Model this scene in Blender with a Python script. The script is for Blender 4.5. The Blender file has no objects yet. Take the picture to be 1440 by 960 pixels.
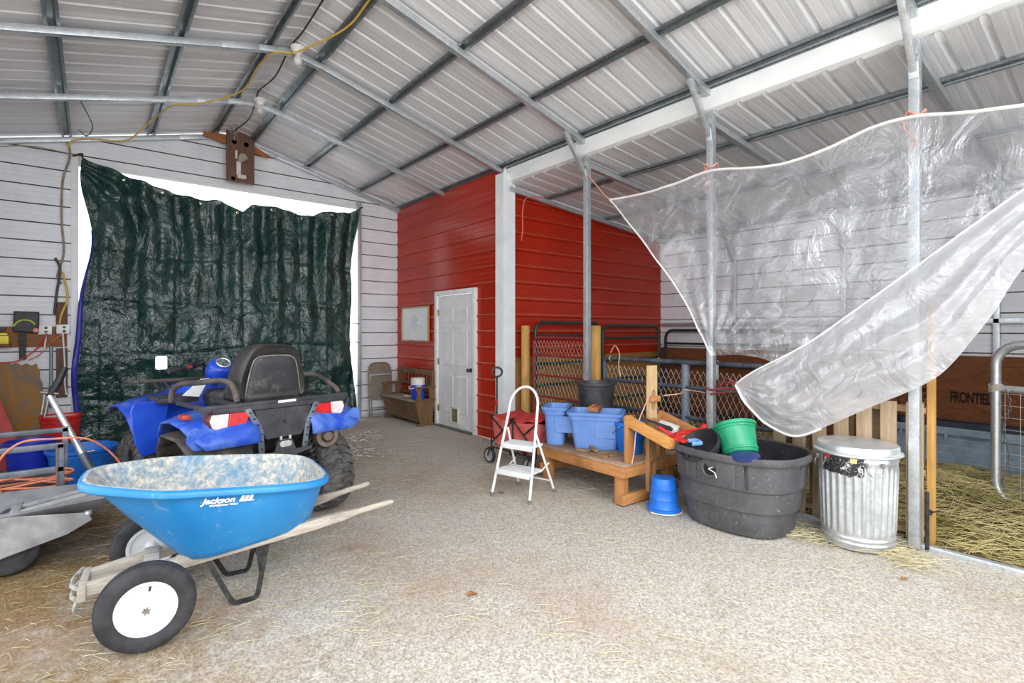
import bpy, bmesh, math, random
from mathutils import Vector, Matrix, noise
R = math.radians
scene = bpy.context.scene
COL = scene.collection
random.seed(7)

# ---------------------------------------------------------------- camera, sky, light, exposure
CAM_H = 1.5
cam_data = bpy.data.cameras.new('camera')
cam = bpy.data.objects.new('camera', cam_data)
COL.objects.link(cam)
cam.location = (0, 0, CAM_H)
YAW = math.atan2(590, 725)
cam.rotation_euler = (R(90), 0, -YAW)
cam_data.sensor_width = 36
cam_data.lens = 36 * 725 / 1440
cam_data.shift_y = -14 / 1440
cam_data.clip_start = 0.05
scene.camera = cam

world = bpy.data.worlds.new('overcast_sky')
scene.world = world
world.use_nodes = True
wn, wl = world.node_tree.nodes, world.node_tree.links
wbg = wn['Background']
wgeo = wn.new('ShaderNodeTexCoord')
wsep = wn.new('ShaderNodeSeparateXYZ')
wl.new(wgeo.outputs['Generated'], wsep.inputs[0])
wramp = wn.new('ShaderNodeValToRGB')
wramp.color_ramp.elements[0].position = 0.0
wramp.color_ramp.elements[0].color = (0.93, 0.96, 1.0, 1)
wramp.color_ramp.elements[1].position = 0.7
wramp.color_ramp.elements[1].color = (0.88, 0.94, 1.0, 1)
wl.new(wsep.outputs['Z'], wramp.inputs[0])
wl.new(wramp.outputs[0], wbg.inputs['Color'])
wbg.inputs['Strength'].default_value = 2.6

sun_d = bpy.data.lights.new('sun', 'SUN')
sun_d.energy = 1.0
sun_d.angle = R(20)
sun_d.color = (1, 0.96, 0.9)
sun = bpy.data.objects.new('sun', sun_d)
COL.objects.link(sun)
sun.rotation_euler = (R(38), R(-8), 0)

# area light added as fill, behind and above the camera
fl_d = bpy.data.lights.new('added_fill', 'AREA')
fl_d.shape = 'RECTANGLE'
fl_d.size = 3.2
fl_d.size_y = 1.8
fl_d.energy = 120
fl = bpy.data.objects.new('added_fill', fl_d)
COL.objects.link(fl)
fl.location = (0.6, -0.9, 2.9)
fl.rotation_euler = (R(66), 0, R(-30))

scene.view_settings.view_transform = 'Standard'
scene.view_settings.look = 'None'
scene.view_settings.gamma = 1
scene.view_settings.use_curve_mapping = False
scene.view_settings.exposure = 0.1

# ---------------------------------------------------------------- materials
def srgb(r, g, b):
    f = lambda c: (c / 255 / 12.92) if c / 255 <= 0.04045 else ((c / 255 + 0.055) / 1.055) ** 2.4
    return (f(r), f(g), f(b), 1)

def base_mat(name, col=(0.8, 0.8, 0.8, 1), rough=0.5, metal=0.0, spec=0.5):
    m = bpy.data.materials.new(name)
    m.use_nodes = True
    b = m.node_tree.nodes['Principled BSDF']
    b.inputs['Base Color'].default_value = col
    b.inputs['Roughness'].default_value = rough
    b.inputs['Metallic'].default_value = metal
    b.inputs['Specular IOR Level'].default_value = spec
    return m, m.node_tree.nodes, m.node_tree.links, b

def nz(n, l, scale, detail=4, rough=0.55, coord='Object', stretch=None, dist=0.0):
    tc = n.new('ShaderNodeTexCoord')
    t = n.new('ShaderNodeTexNoise')
    t.inputs['Scale'].default_value = scale
    t.inputs['Detail'].default_value = detail
    t.inputs['Roughness'].default_value = rough
    t.inputs['Distortion'].default_value = dist
    if stretch:
        mp = n.new('ShaderNodeMapping')
        mp.inputs['Scale'].default_value = stretch
        l.new(tc.outputs[coord], mp.inputs[0])
        l.new(mp.outputs[0], t.inputs['Vector'])
    else:
        l.new(tc.outputs[coord], t.inputs['Vector'])
    return t

def ramp(n, l, src, stops):
    r = n.new('ShaderNodeValToRGB')
    e = r.color_ramp.elements
    while len(e) < len(stops):
        e.new(0.5)
    for i, (p, c) in enumerate(stops):
        e[i].position = p
        e[i].color = c if len(c) == 4 else (*c, 1)
    l.new(src, r.inputs[0])
    return r

def mixc(n, l, fac, a, b, mode='MIX'):
    m = n.new('ShaderNodeMix')
    m.data_type = 'RGBA'
    m.blend_type = mode
    for inp, v in ((m.inputs[0], fac), (m.inputs[6], a), (m.inputs[7], b)):
        if isinstance(v, (int, float)):
            inp.default_value = v
        elif isinstance(v, tuple):
            inp.default_value = v
        else:
            l.new(v, inp)
    return m.outputs[2]

def bump(n, l, b, h, strength=0.3, dist=0.01):
    bp = n.new('ShaderNodeBump')
    bp.inputs['Strength'].default_value = strength
    bp.inputs['Distance'].default_value = dist
    l.new(h, bp.inputs['Height'])
    l.new(bp.outputs[0], b.inputs['Normal'])
    return bp

def mottled(name, c1, c2, scale=12, rough=0.5, metal=0.0, lo=0.35, hi=0.65, bs=0.0, stretch=None, spec=0.5, detail=5, bd=0.005, coord='Object'):
    m, n, l, b = base_mat(name, c1, rough, metal, spec)
    t = nz(n, l, scale, detail, 0.6, coord, stretch)
    r = ramp(n, l, t.outputs['Fac'], [(lo, c1), (hi, c2)])
    l.new(r.outputs[0], b.inputs['Base Color'])
    if bs:
        bump(n, l, b, t.outputs['Fac'], bs, bd)
    return m

def wood(name, c1, c2, axis='X', scale=1.0, rough=0.65, bs=0.25):
    st = {'X': (1.2, 14, 14), 'Y': (14, 1.2, 14), 'Z': (14, 14, 1.2)}[axis]
    m, n, l, b = base_mat(name, c1, rough)
    t = nz(n, l, 3.2 * scale, 6, 0.65, 'Object', st, 0.6)
    t2 = nz(n, l, 1.7 * scale, 3)
    r = ramp(n, l, t.outputs['Fac'], [(0.3, c1), (0.7, c2)])
    dk = tuple(v * 0.6 for v in c1[:3]) + (1,)
    r2 = ramp(n, l, t2.outputs['Fac'], [(0.55, (0, 0, 0)), (0.75, (1, 1, 1))])
    c = mixc(n, l, r2.outputs[0], r.outputs[0], dk)
    l.new(c, b.inputs['Base Color'])
    bump(n, l, b, t.outputs['Fac'], bs, 0.004)
    return m

# ---------------------------------------------------------------- mesh helpers
class MB:
    """collects simple solids into one bmesh"""
    def __init__(self):
        self.bm = bmesh.new()

    def mark(self):
        self.bm.faces.ensure_lookup_table()
        self._n0 = len(self.bm.faces)

    def paint(self, idx):
        self.bm.faces.ensure_lookup_table()
        for f in self.bm.faces[self._n0:]:
            f.material_index = idx

    def quad(self, pts):
        vs = [self.bm.verts.new(p) for p in pts]
        return self.bm.faces.new(vs)

    def box(self, c, s, rot=None, bev=0.0):
        hx, hy, hz = s[0] / 2, s[1] / 2, s[2] / 2
        b2 = bmesh.new()
        bmesh.ops.create_cube(b2, size=1)
        for v in b2.verts:
            v.co = Vector((v.co.x * s[0], v.co.y * s[1], v.co.z * s[2]))
        if bev:
            bmesh.ops.bevel(b2, geom=b2.edges[:], offset=min(bev, min(s) * 0.45), segments=2, affect='EDGES', profile=0.6)
        M = Matrix.Translation(c)
        if rot is not None:
            M = M @ (rot if isinstance(rot, Matrix) else Matrix.Rotation(rot[2], 4, 'Z') @ Matrix.Rotation(rot[1], 4, 'Y') @ Matrix.Rotation(rot[0], 4, 'X'))
        self.merge(b2, M)
        return self

    def merge(self, b2, M=None):
        mp = {}
        for v in b2.verts:
            mp[v] = self.bm.verts.new(M @ v.co if M else v.co)
        for f in b2.faces:
            try:
                self.bm.faces.new([mp[v] for v in f.verts])
            except ValueError:
                pass
        b2.free()

    def bar(self, p0, p1, w, h, up=(0, 0, 1), bev=0.0):
        p0, p1 = Vector(p0), Vector(p1)
        d = p1 - p0
        L = d.length
        z = d.normalized()
        u = Vector(up)
        if abs(z.dot(u)) > 0.98:
            u = Vector((0, 1, 0))
        x = u.cross(z).normalized()
        y = z.cross(x)
        M = Matrix((x, y, z)).transposed().to_4x4()
        self.box((p0 + p1) / 2, (w, h, L), M, bev)
        return self

    def ring_frames(self, pts, closed=False):
        pts = [Vector(p) for p in pts]
        n = len(pts)
        T = []
        for i in range(n):
            if closed:
                t = pts[(i + 1) % n] - pts[i - 1]
            else:
                t = pts[min(i + 1, n - 1)] - pts[max(i - 1, 0)]
            if t.length < 1e-9:
                t = Vector((0, 0, 1))
            T.append(t.normalized())
        up = Vector((0, 0, 1))
        if abs(T[0].dot(up)) > 0.9:
            up = Vector((1, 0, 0))
        nrm = (up - T[0] * up.dot(T[0])).normalized()
        out = []
        for i in range(n):
            nrm = nrm - T[i] * nrm.dot(T[i])
            if nrm.length < 1e-6:
                nrm = T[i].orthogonal()
            nrm.normalize()
            out.append((pts[i], nrm.copy(), T[i].cross(nrm)))
        return out

    def tube(self, pts, r, seg=8, closed=False, caps=True):
        fr = self.ring_frames(pts, closed)
        rs = r if isinstance(r, (list, tuple)) else [r] * len(fr)
        rings = []
        for (p, a, b), rr in zip(fr, rs):
            rings.append([self.bm.verts.new(p + (a * math.cos(2 * math.pi * k / seg) + b * math.sin(2 * math.pi * k / seg)) * rr) for k in range(seg)])
        m = len(rings)
        for i in range(m if closed else m - 1):
            A, B = rings[i], rings[(i + 1) % m]
            for k in range(seg):
                self.bm.faces.new((A[k], A[(k + 1) % seg], B[(k + 1) % seg], B[k]))
        if caps and not closed:
            self.bm.faces.new(rings[0][::-1])
            self.bm.faces.new(rings[-1])
        return self

    def cyl(self, p0, p1, r0, r1=None, seg=24):
        return self.tube([p0, p1], [r0, r0 if r1 is None else r1], seg)

    def lathe(self, prof, seg=40, center=(0, 0, 0), axis='Z', sx=1.0, sy=1.0, M=None, mod=None):
        """prof: list of (radius, height); r = 0 ends close to a point"""
        c = Vector(center)
        rings = []
        for (r, h) in prof:
            if r < 1e-6:
                rings.append([Vector((0, 0, h))])
            else:
                ring = []
                for k in range(seg):
                    a = 2 * math.pi * k / seg
                    rr = r if mod is None else mod(r, h, a)
                    ring.append(Vector((rr * math.cos(a) * sx, rr * math.sin(a) * sy, h)))
                rings.append(ring)
        def tr(v):
            if axis == 'Y':
                v = Vector((v.x, v.z, -v.y))
            elif axis == 'X':
                v = Vector((v.z, v.x, v.y))
            v = v + c
            return M @ v if M else v
        vr = [[self.bm.verts.new(tr(v)) for v in ring] for ring in rings]
        for A, B in zip(vr, vr[1:]):
            if len(A) == 1 and len(B) == 1:
                continue
            if len(A) == 1:
                for k in range(seg):
                    self.bm.faces.new((A[0], B[k], B[(k + 1) % seg]))
            elif len(B) == 1:
                for k in range(seg):
                    self.bm.faces.new((A[k], B[0], A[(k + 1) % seg]))
            else:
                for k in range(seg):
                    self.bm.faces.new((A[k], A[(k + 1) % seg], B[(k + 1) % seg], B[k]))
        return self

    def loft(self, rings, cap0=True, cap1=True, closed=True):
        vr = [[self.bm.verts.new(p) for p in ring] for ring in rings]
        n = len(vr[0])
        for A, B in zip(vr, vr[1:]):
            for k in range(n if closed else n - 1):
                self.bm.faces.new((A[k], A[(k + 1) % n], B[(k + 1) % n], B[k]))
        if cap0 and closed:
            self.bm.faces.new(vr[0][::-1])
        if cap1 and closed:
            self.bm.faces.new(vr[-1])
        return self

    def prism(self, poly, axis, t0, t1):
        """extrude a 2-D outline along an axis; axis X: (y,z), Y: (x,z), Z: (x,y)"""
        def p3(a, b, t):
            return {'X': (t, a, b), 'Y': (a, t, b), 'Z': (a, b, t)}[axis]
        return self.loft([[p3(a, b, t0) for a, b in poly], [p3(a, b, t1) for a, b in poly]])

    def sheet(self, fn, nu, nv):
        g = [[self.bm.verts.new(fn(i / nu, j / nv)) for j in range(nv + 1)] for i in range(nu + 1)]
        for i in range(nu):
            for j in range(nv):
                self.bm.faces.new((g[i][j], g[i + 1][j], g[i + 1][j + 1], g[i][j + 1]))
        return self

    def transform(self, M):
        bmesh.ops.transform(self.bm, matrix=M, verts=self.bm.verts[:])
        return self

    def build(self, name, mat, parent=None, angle=35, recalc=True, solid=0.0, bev=0.0, sub=0, smooth=True):
        bm = self.bm
        if recalc:
            bmesh.ops.recalc_face_normals(bm, faces=bm.faces[:])
        bm.normal_update()
        ca = math.radians(angle)
        for f in bm.faces:
            f.smooth = smooth
        for e in bm.edges:
            if len(e.link_faces) == 2:
                try:
                    if e.calc_face_angle() > ca:
                        e.smooth = False
                except ValueError:
                    pass
        me = bpy.data.meshes.new(name)
        bm.to_mesh(me)
        bm.free()
        o = bpy.data.objects.new(name, me)
        COL.objects.link(o)
        if mat is not None:
            for mm in (mat if isinstance(mat, (list, tuple)) else [mat]):
                me.materials.append(mm)
        if parent is not None:
            o.parent = parent
        if solid:
            md = o.modifiers.new('solid', 'SOLIDIFY')
            md.thickness = solid
            md.offset = 0
        if bev:
            md = o.modifiers.new('bevel', 'BEVEL')
            md.width = bev
            md.segments = 2
            md.limit_method = 'ANGLE'
        if sub:
            md = o.modifiers.new('sub', 'SUBSURF')
            md.levels = sub
            md.render_levels = sub
        return o

def tag(o, label, cat=None, group=None, kind=None):
    if label:
        o['label'] = label
    if cat:
        o['category'] = cat
    if group:
        o['group'] = group
    if kind:
        o['kind'] = kind
    return o

def thing(name, label, cat, loc=(0, 0, 0), rz=0.0, group=None):
    o = bpy.data.objects.new(name, None)
    COL.objects.link(o)
    o.empty_display_size = 0.1
    o.location = loc
    o.rotation_euler = (0, 0, rz)
    return tag(o, label, cat, group)

def struct(o):
    o['kind'] = 'structure'
    return o

def rrect(hx, hy, r, n=5, cx=0.0, cy=0.0):
    """rounded rectangle outline, counter-clockwise"""
    pts = []
    for sx, sy, a0 in ((1, 1, 0), (-1, 1, 90), (-1, -1, 180), (1, -1, 270)):
        for k in range(n + 1):
            a = R(a0 + 90 * k / n)
            pts.append((cx + sx * (hx - r) + r * math.cos(a), cy + sy * (hy - r) + r * math.sin(a)))
    return pts

def bez(p, n=12):
    """smooth Catmull-Rom curve through points"""
    P = [Vector(q) for q in p]
    P = [P[0] * 2 - P[1]] + P + [P[-1] * 2 - P[-2]]
    out = []
    for i in range(1, len(P) - 2):
        for k in range(n):
            t = k / n
            a, b, c, d = P[i - 1], P[i], P[i + 1], P[i + 2]
            out.append(0.5 * ((2 * b) + (c - a) * t + (2 * a - 5 * b + 4 * c - d) * t * t + (3 * b - a - 3 * c + d) * t ** 3))
    out.append(P[-2])
    return out

def text_mesh(txt, size, name, mat, parent, M, extrude=0.001, shear=0.0, offset=0.0, align='CENTER', spacing=1.0):
    cu = bpy.data.curves.new(name, 'FONT')
    cu.body = txt
    cu.size = size
    cu.extrude = extrude
    cu.shear = shear
    cu.offset = offset
    cu.align_x = align
    cu.space_character = spacing
    tmp = bpy.data.objects.new(name + '_tmp', cu)
    COL.objects.link(tmp)
    dg = bpy.context.evaluated_depsgraph_get()
    me = bpy.data.meshes.new_from_object(tmp.evaluated_get(dg))
    bpy.data.objects.remove(tmp)
    bpy.data.curves.remove(cu)
    me.transform(M)
    me.name = name
    o = bpy.data.objects.new(name, me)
    COL.objects.link(o)
    me.materials.clear()
    me.materials.append(mat)
    o.parent = parent
    return o

def frame(org, x, y):
    """matrix whose local x, y lie along the given directions"""
    x = Vector(x).normalized()
    y = Vector(y)
    y = (y - x * y.dot(x)).normalized()
    z = x.cross(y)
    M = Matrix((x, y, z)).transposed().to_4x4()
    return Matrix.Translation(org) @ M

def smooth01(a, b, x):
    t = max(0.0, min(1.0, (x - a) / (b - a)))
    return t * t * (3 - 2 * t)
# ---------------------------------------------------------------- shared materials
def galvanized(name, c1=(0.50, 0.54, 0.57, 1), c2=(0.72, 0.75, 0.77, 1), rough=0.42, metal=0.75, scale=30):
    m, n, l, b = base_mat(name, c1, rough, metal)
    v = n.new('ShaderNodeTexVoronoi')
    v.inputs['Scale'].default_value = scale * 3
    tc = n.new('ShaderNodeTexCoord')
    l.new(tc.outputs['Object'], v.inputs['Vector'])
    t = nz(n, l, scale * 0.4, 5)
    f = mixc(n, l, 0.7, v.outputs['Color'], t.outputs['Color'])
    bw = n.new('ShaderNodeRGBToBW')
    l.new(f, bw.inputs[0])
    r = ramp(n, l, bw.outputs[0], [(0.3, c1), (0.7, c2)])
    l.new(r.outputs[0], b.inputs['Base Color'])
    r2 = ramp(n, l, t.outputs['Fac'], [(0.3, (rough - 0.1,) * 3), (0.7, (rough + 0.12,) * 3)])
    l.new(r2.outputs[0], b.inputs['Roughness'])
    return m

M_GALV = galvanized('galvanised_steel', (0.48, 0.52, 0.55, 1), (0.70, 0.73, 0.75, 1))
M_GALV_DK = galvanized('galvanised_purlin_steel', (0.22, 0.25, 0.27, 1), (0.42, 0.46, 0.48, 1), 0.4, 0.8)
M_WHITE_STEEL = mottled('white_painted_siding', srgb(226, 228, 234), srgb(238, 240, 244), 3, 0.42, bs=0.0)
M_WHITE_TRIM = mottled('white_trim_steel', srgb(232, 233, 232), srgb(242, 242, 241), 4, 0.4)

def red_siding(name, c1, c2):
    m, n, l, b = base_mat(name, c1, 0.24, 0.0, 0.35)
    t = nz(n, l, 1.2, 4)
    r = ramp(n, l, t.outputs['Fac'], [(0.35, c1), (0.65, c2)])
    l.new(r.outputs[0], b.inputs['Base Color'])
    return m
M_RED = red_siding('red_painted_siding', srgb(166, 34, 8), srgb(182, 42, 14))

M_GROOVE_SHADE = mottled('brown_groove_shade', srgb(132, 116, 106), srgb(160, 146, 136), 6, 0.8)  # brown painted on the groove faces to deepen their shade
M_DUST = mottled('dust_on_red_siding', srgb(170, 92, 66), srgb(196, 122, 94), 8, 0.7)

def roof_mat():
    m, n, l, b = base_mat('pale_roof_steel', (0.7, 0.7, 0.7, 1), 0.42, 0.12)
    t = nz(n, l, 2.2, 5, 0.6, 'Object', (0.5, 5, 0.5))
    r = ramp(n, l, t.outputs['Fac'], [(0.3, srgb(216, 217, 220)), (0.7, srgb(240, 241, 243))])
    l.new(r.outputs[0], b.inputs['Base Color'])
    return m
M_ROOF = roof_mat()

def floor_mat():
    m, n, l, b = base_mat('gravel_and_hay_floor', (0.5, 0.48, 0.45, 1), 0.95, 0.0, 0.2)
    fine = nz(n, l, 75, 6, 0.75)
    mid = nz(n, l, 9, 6, 0.7)
    big = nz(n, l, 0.9, 5, 0.6)
    v = n.new('ShaderNodeTexVoronoi')
    v.inputs['Scale'].default_value = 95
    tc = n.new('ShaderNodeTexCoord')
    l.new(tc.outputs['Object'], v.inputs['Vector'])
    grey = ramp(n, l, fine.outputs['Fac'], [(0.30, srgb(118, 110, 100)), (0.46, srgb(186, 179, 168)), (0.66, srgb(226, 221, 212))])
    stone = ramp(n, l, v.outputs['Color'], [(0.2, srgb(126, 120, 112)), (0.5, srgb(186, 180, 170)), (0.85, srgb(232, 228, 220))])
    base = mixc(n, l, 0.45, grey.outputs[0], stone.outputs[0])
    # trodden hay and dung: a brown mask, strongest on the left side under the carts
    hay = ramp(n, l, fine.outputs['Fac'], [(0.3, srgb(84, 62, 38)), (0.5, srgb(134, 106, 68)), (0.7, srgb(186, 160, 112))])
    sep = n.new('ShaderNodeSeparateXYZ')
    l.new(tc.outputs['Object'], sep.inputs[0])
    def lin(src, k, c):
        q = n.new('ShaderNodeMath'); q.operation = 'MULTIPLY_ADD'
        l.new(src, q.inputs[0]); q.inputs[1].default_value = k; q.inputs[2].default_value = c
        return q.outputs[0]
    def add(a, b_):
        q = n.new('ShaderNodeMath'); q.operation = 'ADD'
        l.new(a, q.inputs[0]); l.new(b_, q.inputs[1])
        return q.outputs[0]
    mx = add(lin(sep.outputs['X'], -0.40, 0.34), lin(big.outputs['Fac'], 1.5, -0.75))
    mx = add(mx, lin(mid.outputs['Fac'], 0.9, -0.38))
    rm = ramp(n, l, mx, [(0.0, (0.04,) * 3), (0.55, (0.95,) * 3)])
    c = mixc(n, l, rm.outputs[0], base, hay.outputs[0])
    # reddish dust by the back wall and ATV
    rd = ramp(n, l, big.outputs['Color'], [(0.50, (0, 0, 0)), (0.66, (0.5, 0.5, 0.5))])
    c = mixc(n, l, rd.outputs[0], c, srgb(170, 140, 120))
    l.new(c, b.inputs['Base Color'])
    hh = n.new('ShaderNodeMath'); hh.operation = 'ADD'
    l.new(fine.outputs['Fac'], hh.inputs[0]); l.new(mid.outputs['Fac'], hh.inputs[1])
    bump(n, l, b, hh.outputs[0], 0.6, 0.012)
    return m
M_FLOOR = floor_mat()

# ---------------------------------------------------------------- floor
f = MB()
def fl_pt(u, v):
    x, y = -6 + 18 * u, -4 + 16 * v
    z = 0.006 * noise.noise((x * 1.3, y * 1.3, 0)) if (-2 < x < 9 and -1 < y < 9) else 0
    return (x, y, z - 0.006)
f.sheet(fl_pt, 120, 110)
struct(f.build('floor', M_FLOOR))
M_OUT = mottled('pale_outdoor_ground', srgb(226, 224, 220), srgb(240, 240, 240), 0.6, 0.95)
f = MB()
f.quad([(-45, -45, -0.05), (45, -45, -0.05), (45, 60, -0.05), (-45, 60, -0.05)])
struct(f.build('floor_outdoor', M_OUT))

# ---------------------------------------------------------------- frame geometry
RX, EL, ER = 1.6, -1.15, 4.43            # ridge, left eave, right eave
RZ, SL = 4.40, 0.26
BENTS = [1.01, 2.53, 4.07, 5.56, 7.07, 8.58]
YB, YF = 8.66, -0.55
def raf(x):                              # centreline of the rafters
    return RZ - SL * abs(x - RX)

# ribbed roof sheets: profile along Y, ribs run down the slope
def rib_profile(y0, y1, pitch, h, phase=0.0):
    prof = []
    y = y0
    k = 0
    while y < y1:
        prof += [(y, 0), (y + 0.03, 0), (y + 0.044, h), (y + 0.066, h), (y + 0.080, 0),
                 (y + 0.12, 0), (y + 0.126, 0.0012), (y + 0.138, 0.0012), (y + 0.144, 0),
                 (y + 0.175, 0), (y + 0.181, 0.0012), (y + 0.193, 0.0012), (y + 0.199, 0)]
        y += pitch
    prof.append((y1, 0))
    prof = [p for p in prof if p[0] <= y1]
    return prof

def roof(name, xa, za, xb, zb, y0, y1, parent=None):
    m = MB()
    pr = rib_profile(y0, y1, 0.2286, 0.019)
    rows = [[(x, y, z + h) for (y, h) in pr] for (x, z) in ((xa, za), (xb, zb))]
    m.loft(rows, closed=False)
    o = m.build(name, M_ROOF, parent, recalc=False, smooth=False)
    return struct(o)
OFF = 0.078
roof('ceiling_right', RX - 0.02, RZ + OFF + 0.002, 4.52, raf(4.52) + OFF, YF, YB + 0.05)
roof('ceiling_left', RX + 0.02, RZ + OFF + 0.006, EL - 0.15, raf(EL - 0.15) + OFF, YF, YB + 0.05)
LZ0, LZ1, LX1 = 3.50, 3.17, 7.95
def lz(x):
    return LZ0 + (LZ1 - LZ0) * (x - 4.40) / (LX1 - 4.40)
roof('ceiling_lean', 4.40, LZ0, LX1 + 0.1, lz(LX1 + 0.1), YF, 5.50)

# rafters of the six bents
ntrim = [0]
def trim(mb, mat, **kw):
    ntrim[0] += 1
    return struct(mb.build('trim_%d' % ntrim[0], mat, **kw))

def sq_tube(pts, w, h):
    m = MB()
    for a, b in zip(pts, pts[1:]):
        m.bar(a, b, w, h, up=(0, 1, 0), bev=0.006)
    return m
for y in BENTS:
    pts = [(EL, y, raf(EL)), (1.28, y, raf(1.28)), (1.6, y, RZ - 0.025), (1.92, y, raf(1.92)), (ER, y, raf(ER))]
    m = sq_tube(pts, 0.06, 0.06)
    # wider sleeve plates at the bends
    for a, b in ((0.95, 1.28), (1.92, 2.25)):
        m.bar((a, y, raf(a)), (b, y, raf(b)), 0.064, 0.064, up=(0, 1, 0), bev=0.004)
    trim(m, M_GALV)

# hat-channel purlins with their screw tips
def purlin(x, z0, y0, y1, slope):
    m = MB()
    prof = [(-0.052, 0), (-0.03, 0), (-0.022, 0.036), (0.022, 0.036), (0.03, 0), (0.052, 0), (0.052, -0.0015), (0.0285, -0.0015), (0.0205, 0.0345), (-0.0205, 0.0345), (-0.0285, -0.0015), (-0.052, -0.0015)]
    c, s = math.cos(math.atan(slope)), math.sin(math.atan(slope))
    pr = [(x + a * c - b * s, z0 + a * s + b * c) for a, b in prof]
    m.prism(pr, 'Y', y0, y1)
    y = y0 + 0.12
    while y < y1 - 0.05:
        for dx in (-0.04, 0.04):
            m.cyl((x + dx * c, y, z0 + dx * s + 0.0), (x + dx * c, y, z0 + dx * s - 0.012), 0.004, 0.002, 5)
        y += 0.2286
    trim(m, M_GALV_DK, angle=25)
for x in (-1.08, -0.25, 0.62, 1.37, 1.86, 2.68, 3.56, 4.30):
    sl = SL if x < RX else -SL
    purlin(x, raf(x) + 0.033, YF, YB, sl)
lsl = (LZ1 - LZ0) / (LX1 - 4.40)
for x in (5.05, 6.35, 7.80):
    purlin(x, lz(x) - 0.044, YF, 5.46, lsl)
# lean-to rafters
for y in BENTS[:4]:
    yy = y if y < 5 else 5.42
    m = MB()
    m.bar((4.36, yy, lz(4.36) - 0.078), (LX1 - 0.02, yy, lz(LX1) - 0.078), 0.06, 0.06, up=(0, 1, 0), bev=0.006)
    trim(m, M_GALV)

# posts with knee braces along the line between the bays
for i, y in enumerate(BENTS[:3]):
    m = MB()
    m.box((ER, y, 1.84), (0.065, 0.065, 3.68), bev=0.008)
    trim(m, M_GALV)
    m = MB()
    z0 = 3.30
    a, b = Vector((ER - 0.03, y, z0)), Vector((ER - 0.36, y, raf(ER - 0.36) - 0.03))
    m.bar(a, b, 0.05, 0.045, up=(0, 1, 0), bev=0.005)
    m.bar(a + Vector((0.02, 0, -0.05)), a + Vector((0.0, 0, 0.06)), 0.055, 0.06, up=(0, 1, 0), bev=0.005)
    trim(m, M_GALV)
# outer posts and girts of the lean-to
for y in BENTS[:3]:
    m = MB()
    m.box((LX1 - 0.05, y + 0.05, 1.55), (0.06, 0.06, 3.1), bev=0.006)
    m.bar((LX1 - 0.08, y + 0.05, 2.62), (LX1 - 0.42, y + 0.05, lz(LX1 - 0.4) - 0.1), 0.05, 0.05, up=(0, 1, 0), bev=0.005)
    trim(m, M_GALV)
m = MB()
m.bar((LX1 - 0.05, YF, 1.62), (LX1 - 0.05, 5.45, 1.62), 0.06, 0.06, bev=0.005)
trim(m, M_GALV)

# white fascia that closes the step between the two roofs
m = MB()
fz0, fz1 = LZ0 - 0.005, 3.705
prof = [(4.405, fz1), (4.412, fz1), (4.412, fz0 + 0.03), (4.404, fz0 + 0.004), (4.33, fz0 - 0.022), (4.33, fz0 - 0.017), (4.40, fz0 + 0.012), (4.405, fz0 + 0.03)]
prof = [(4.37, fz1), (4.385, fz1 + 0.0), (4.39, 3.545), (4.44, 3.515), (4.56, 3.505), (4.56, 3.500), (4.44, 3.508), (4.372, 3.535)]
m.prism(prof, 'Y', YF, 5.5)
trim(m, M_WHITE_TRIM, angle=60)
# dark eave strut above the fascia
m = MB()
m.bar((4.40, YF, 3.735), (4.40, 5.5, 3.735), 0.06, 0.05, bev=0.004)
trim(m, M_GALV_DK)

# bottom sill of the lean-to side and base rail
m = MB()
m.bar((4.47, YF, 0.008), (4.47, 5.5, 0.008), 0.05, 0.04, bev=0.006)
trim(m, M_GALV)

# ---------------------------------------------------------------- siding
def siding_rows(z0, z1, kind):
    """(z, offset) pairs, offset away from the visible face"""
    rows = []
    P = 0.2286
    k = math.floor(z0 / P) - 1
    while k * P < z1:
        b = k * P + 0.10
        if kind == 'inside':
            rows += [(b, 0), (b + 0.002, -0.045), (b + 0.014, -0.045), (b + 0.016, 0),
                     (b + 0.085, 0), (b + 0.089, -0.0022), (b + 0.099, -0.0022), (b + 0.103, 0),
                     (b + 0.145, 0), (b + 0.149, -0.0022), (b + 0.159, -0.0022), (b + 0.163, 0)]
        else:
            rows += [(b, 0), (b + 0.014, 0.019), (b + 0.034, 0.019), (b + 0.048, 0),
                     (b + 0.085, 0), (b + 0.091, 0.0012), (b + 0.101, 0.0012), (b + 0.107, 0),
                     (b + 0.155, 0), (b + 0.161, 0.0012), (b + 0.171, 0.0012), (b + 0.177, 0)]
        k += 1
    rows = [r for r in rows if z0 < r[0] < z1]
    return [(z0, 0)] + rows + [(z1, 0)]

def siding(m, z0, z1, ext, place, kind):
    rows = siding_rows(z0, z1, kind)
    vs = []
    for z, off in rows:
        a, b = ext(z)
        vs.append((m.bm.verts.new(place(a, z, off)), m.bm.verts.new(place(b, z, off))))
    for ((a, b), (c, d)), r0, r1 in zip(zip(vs, vs[1:]), rows, rows[1:]):
        fc = m.bm.faces.new((a, b, d, c))
        if kind == 'outside' and r0[1] > 0.018 and r1[1] < 0.001:
            fc.material_index = 1
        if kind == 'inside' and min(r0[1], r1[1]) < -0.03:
            fc.material_index = 1          # outer rib ledges carry dust; inner grooves get painted brown shade

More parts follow.
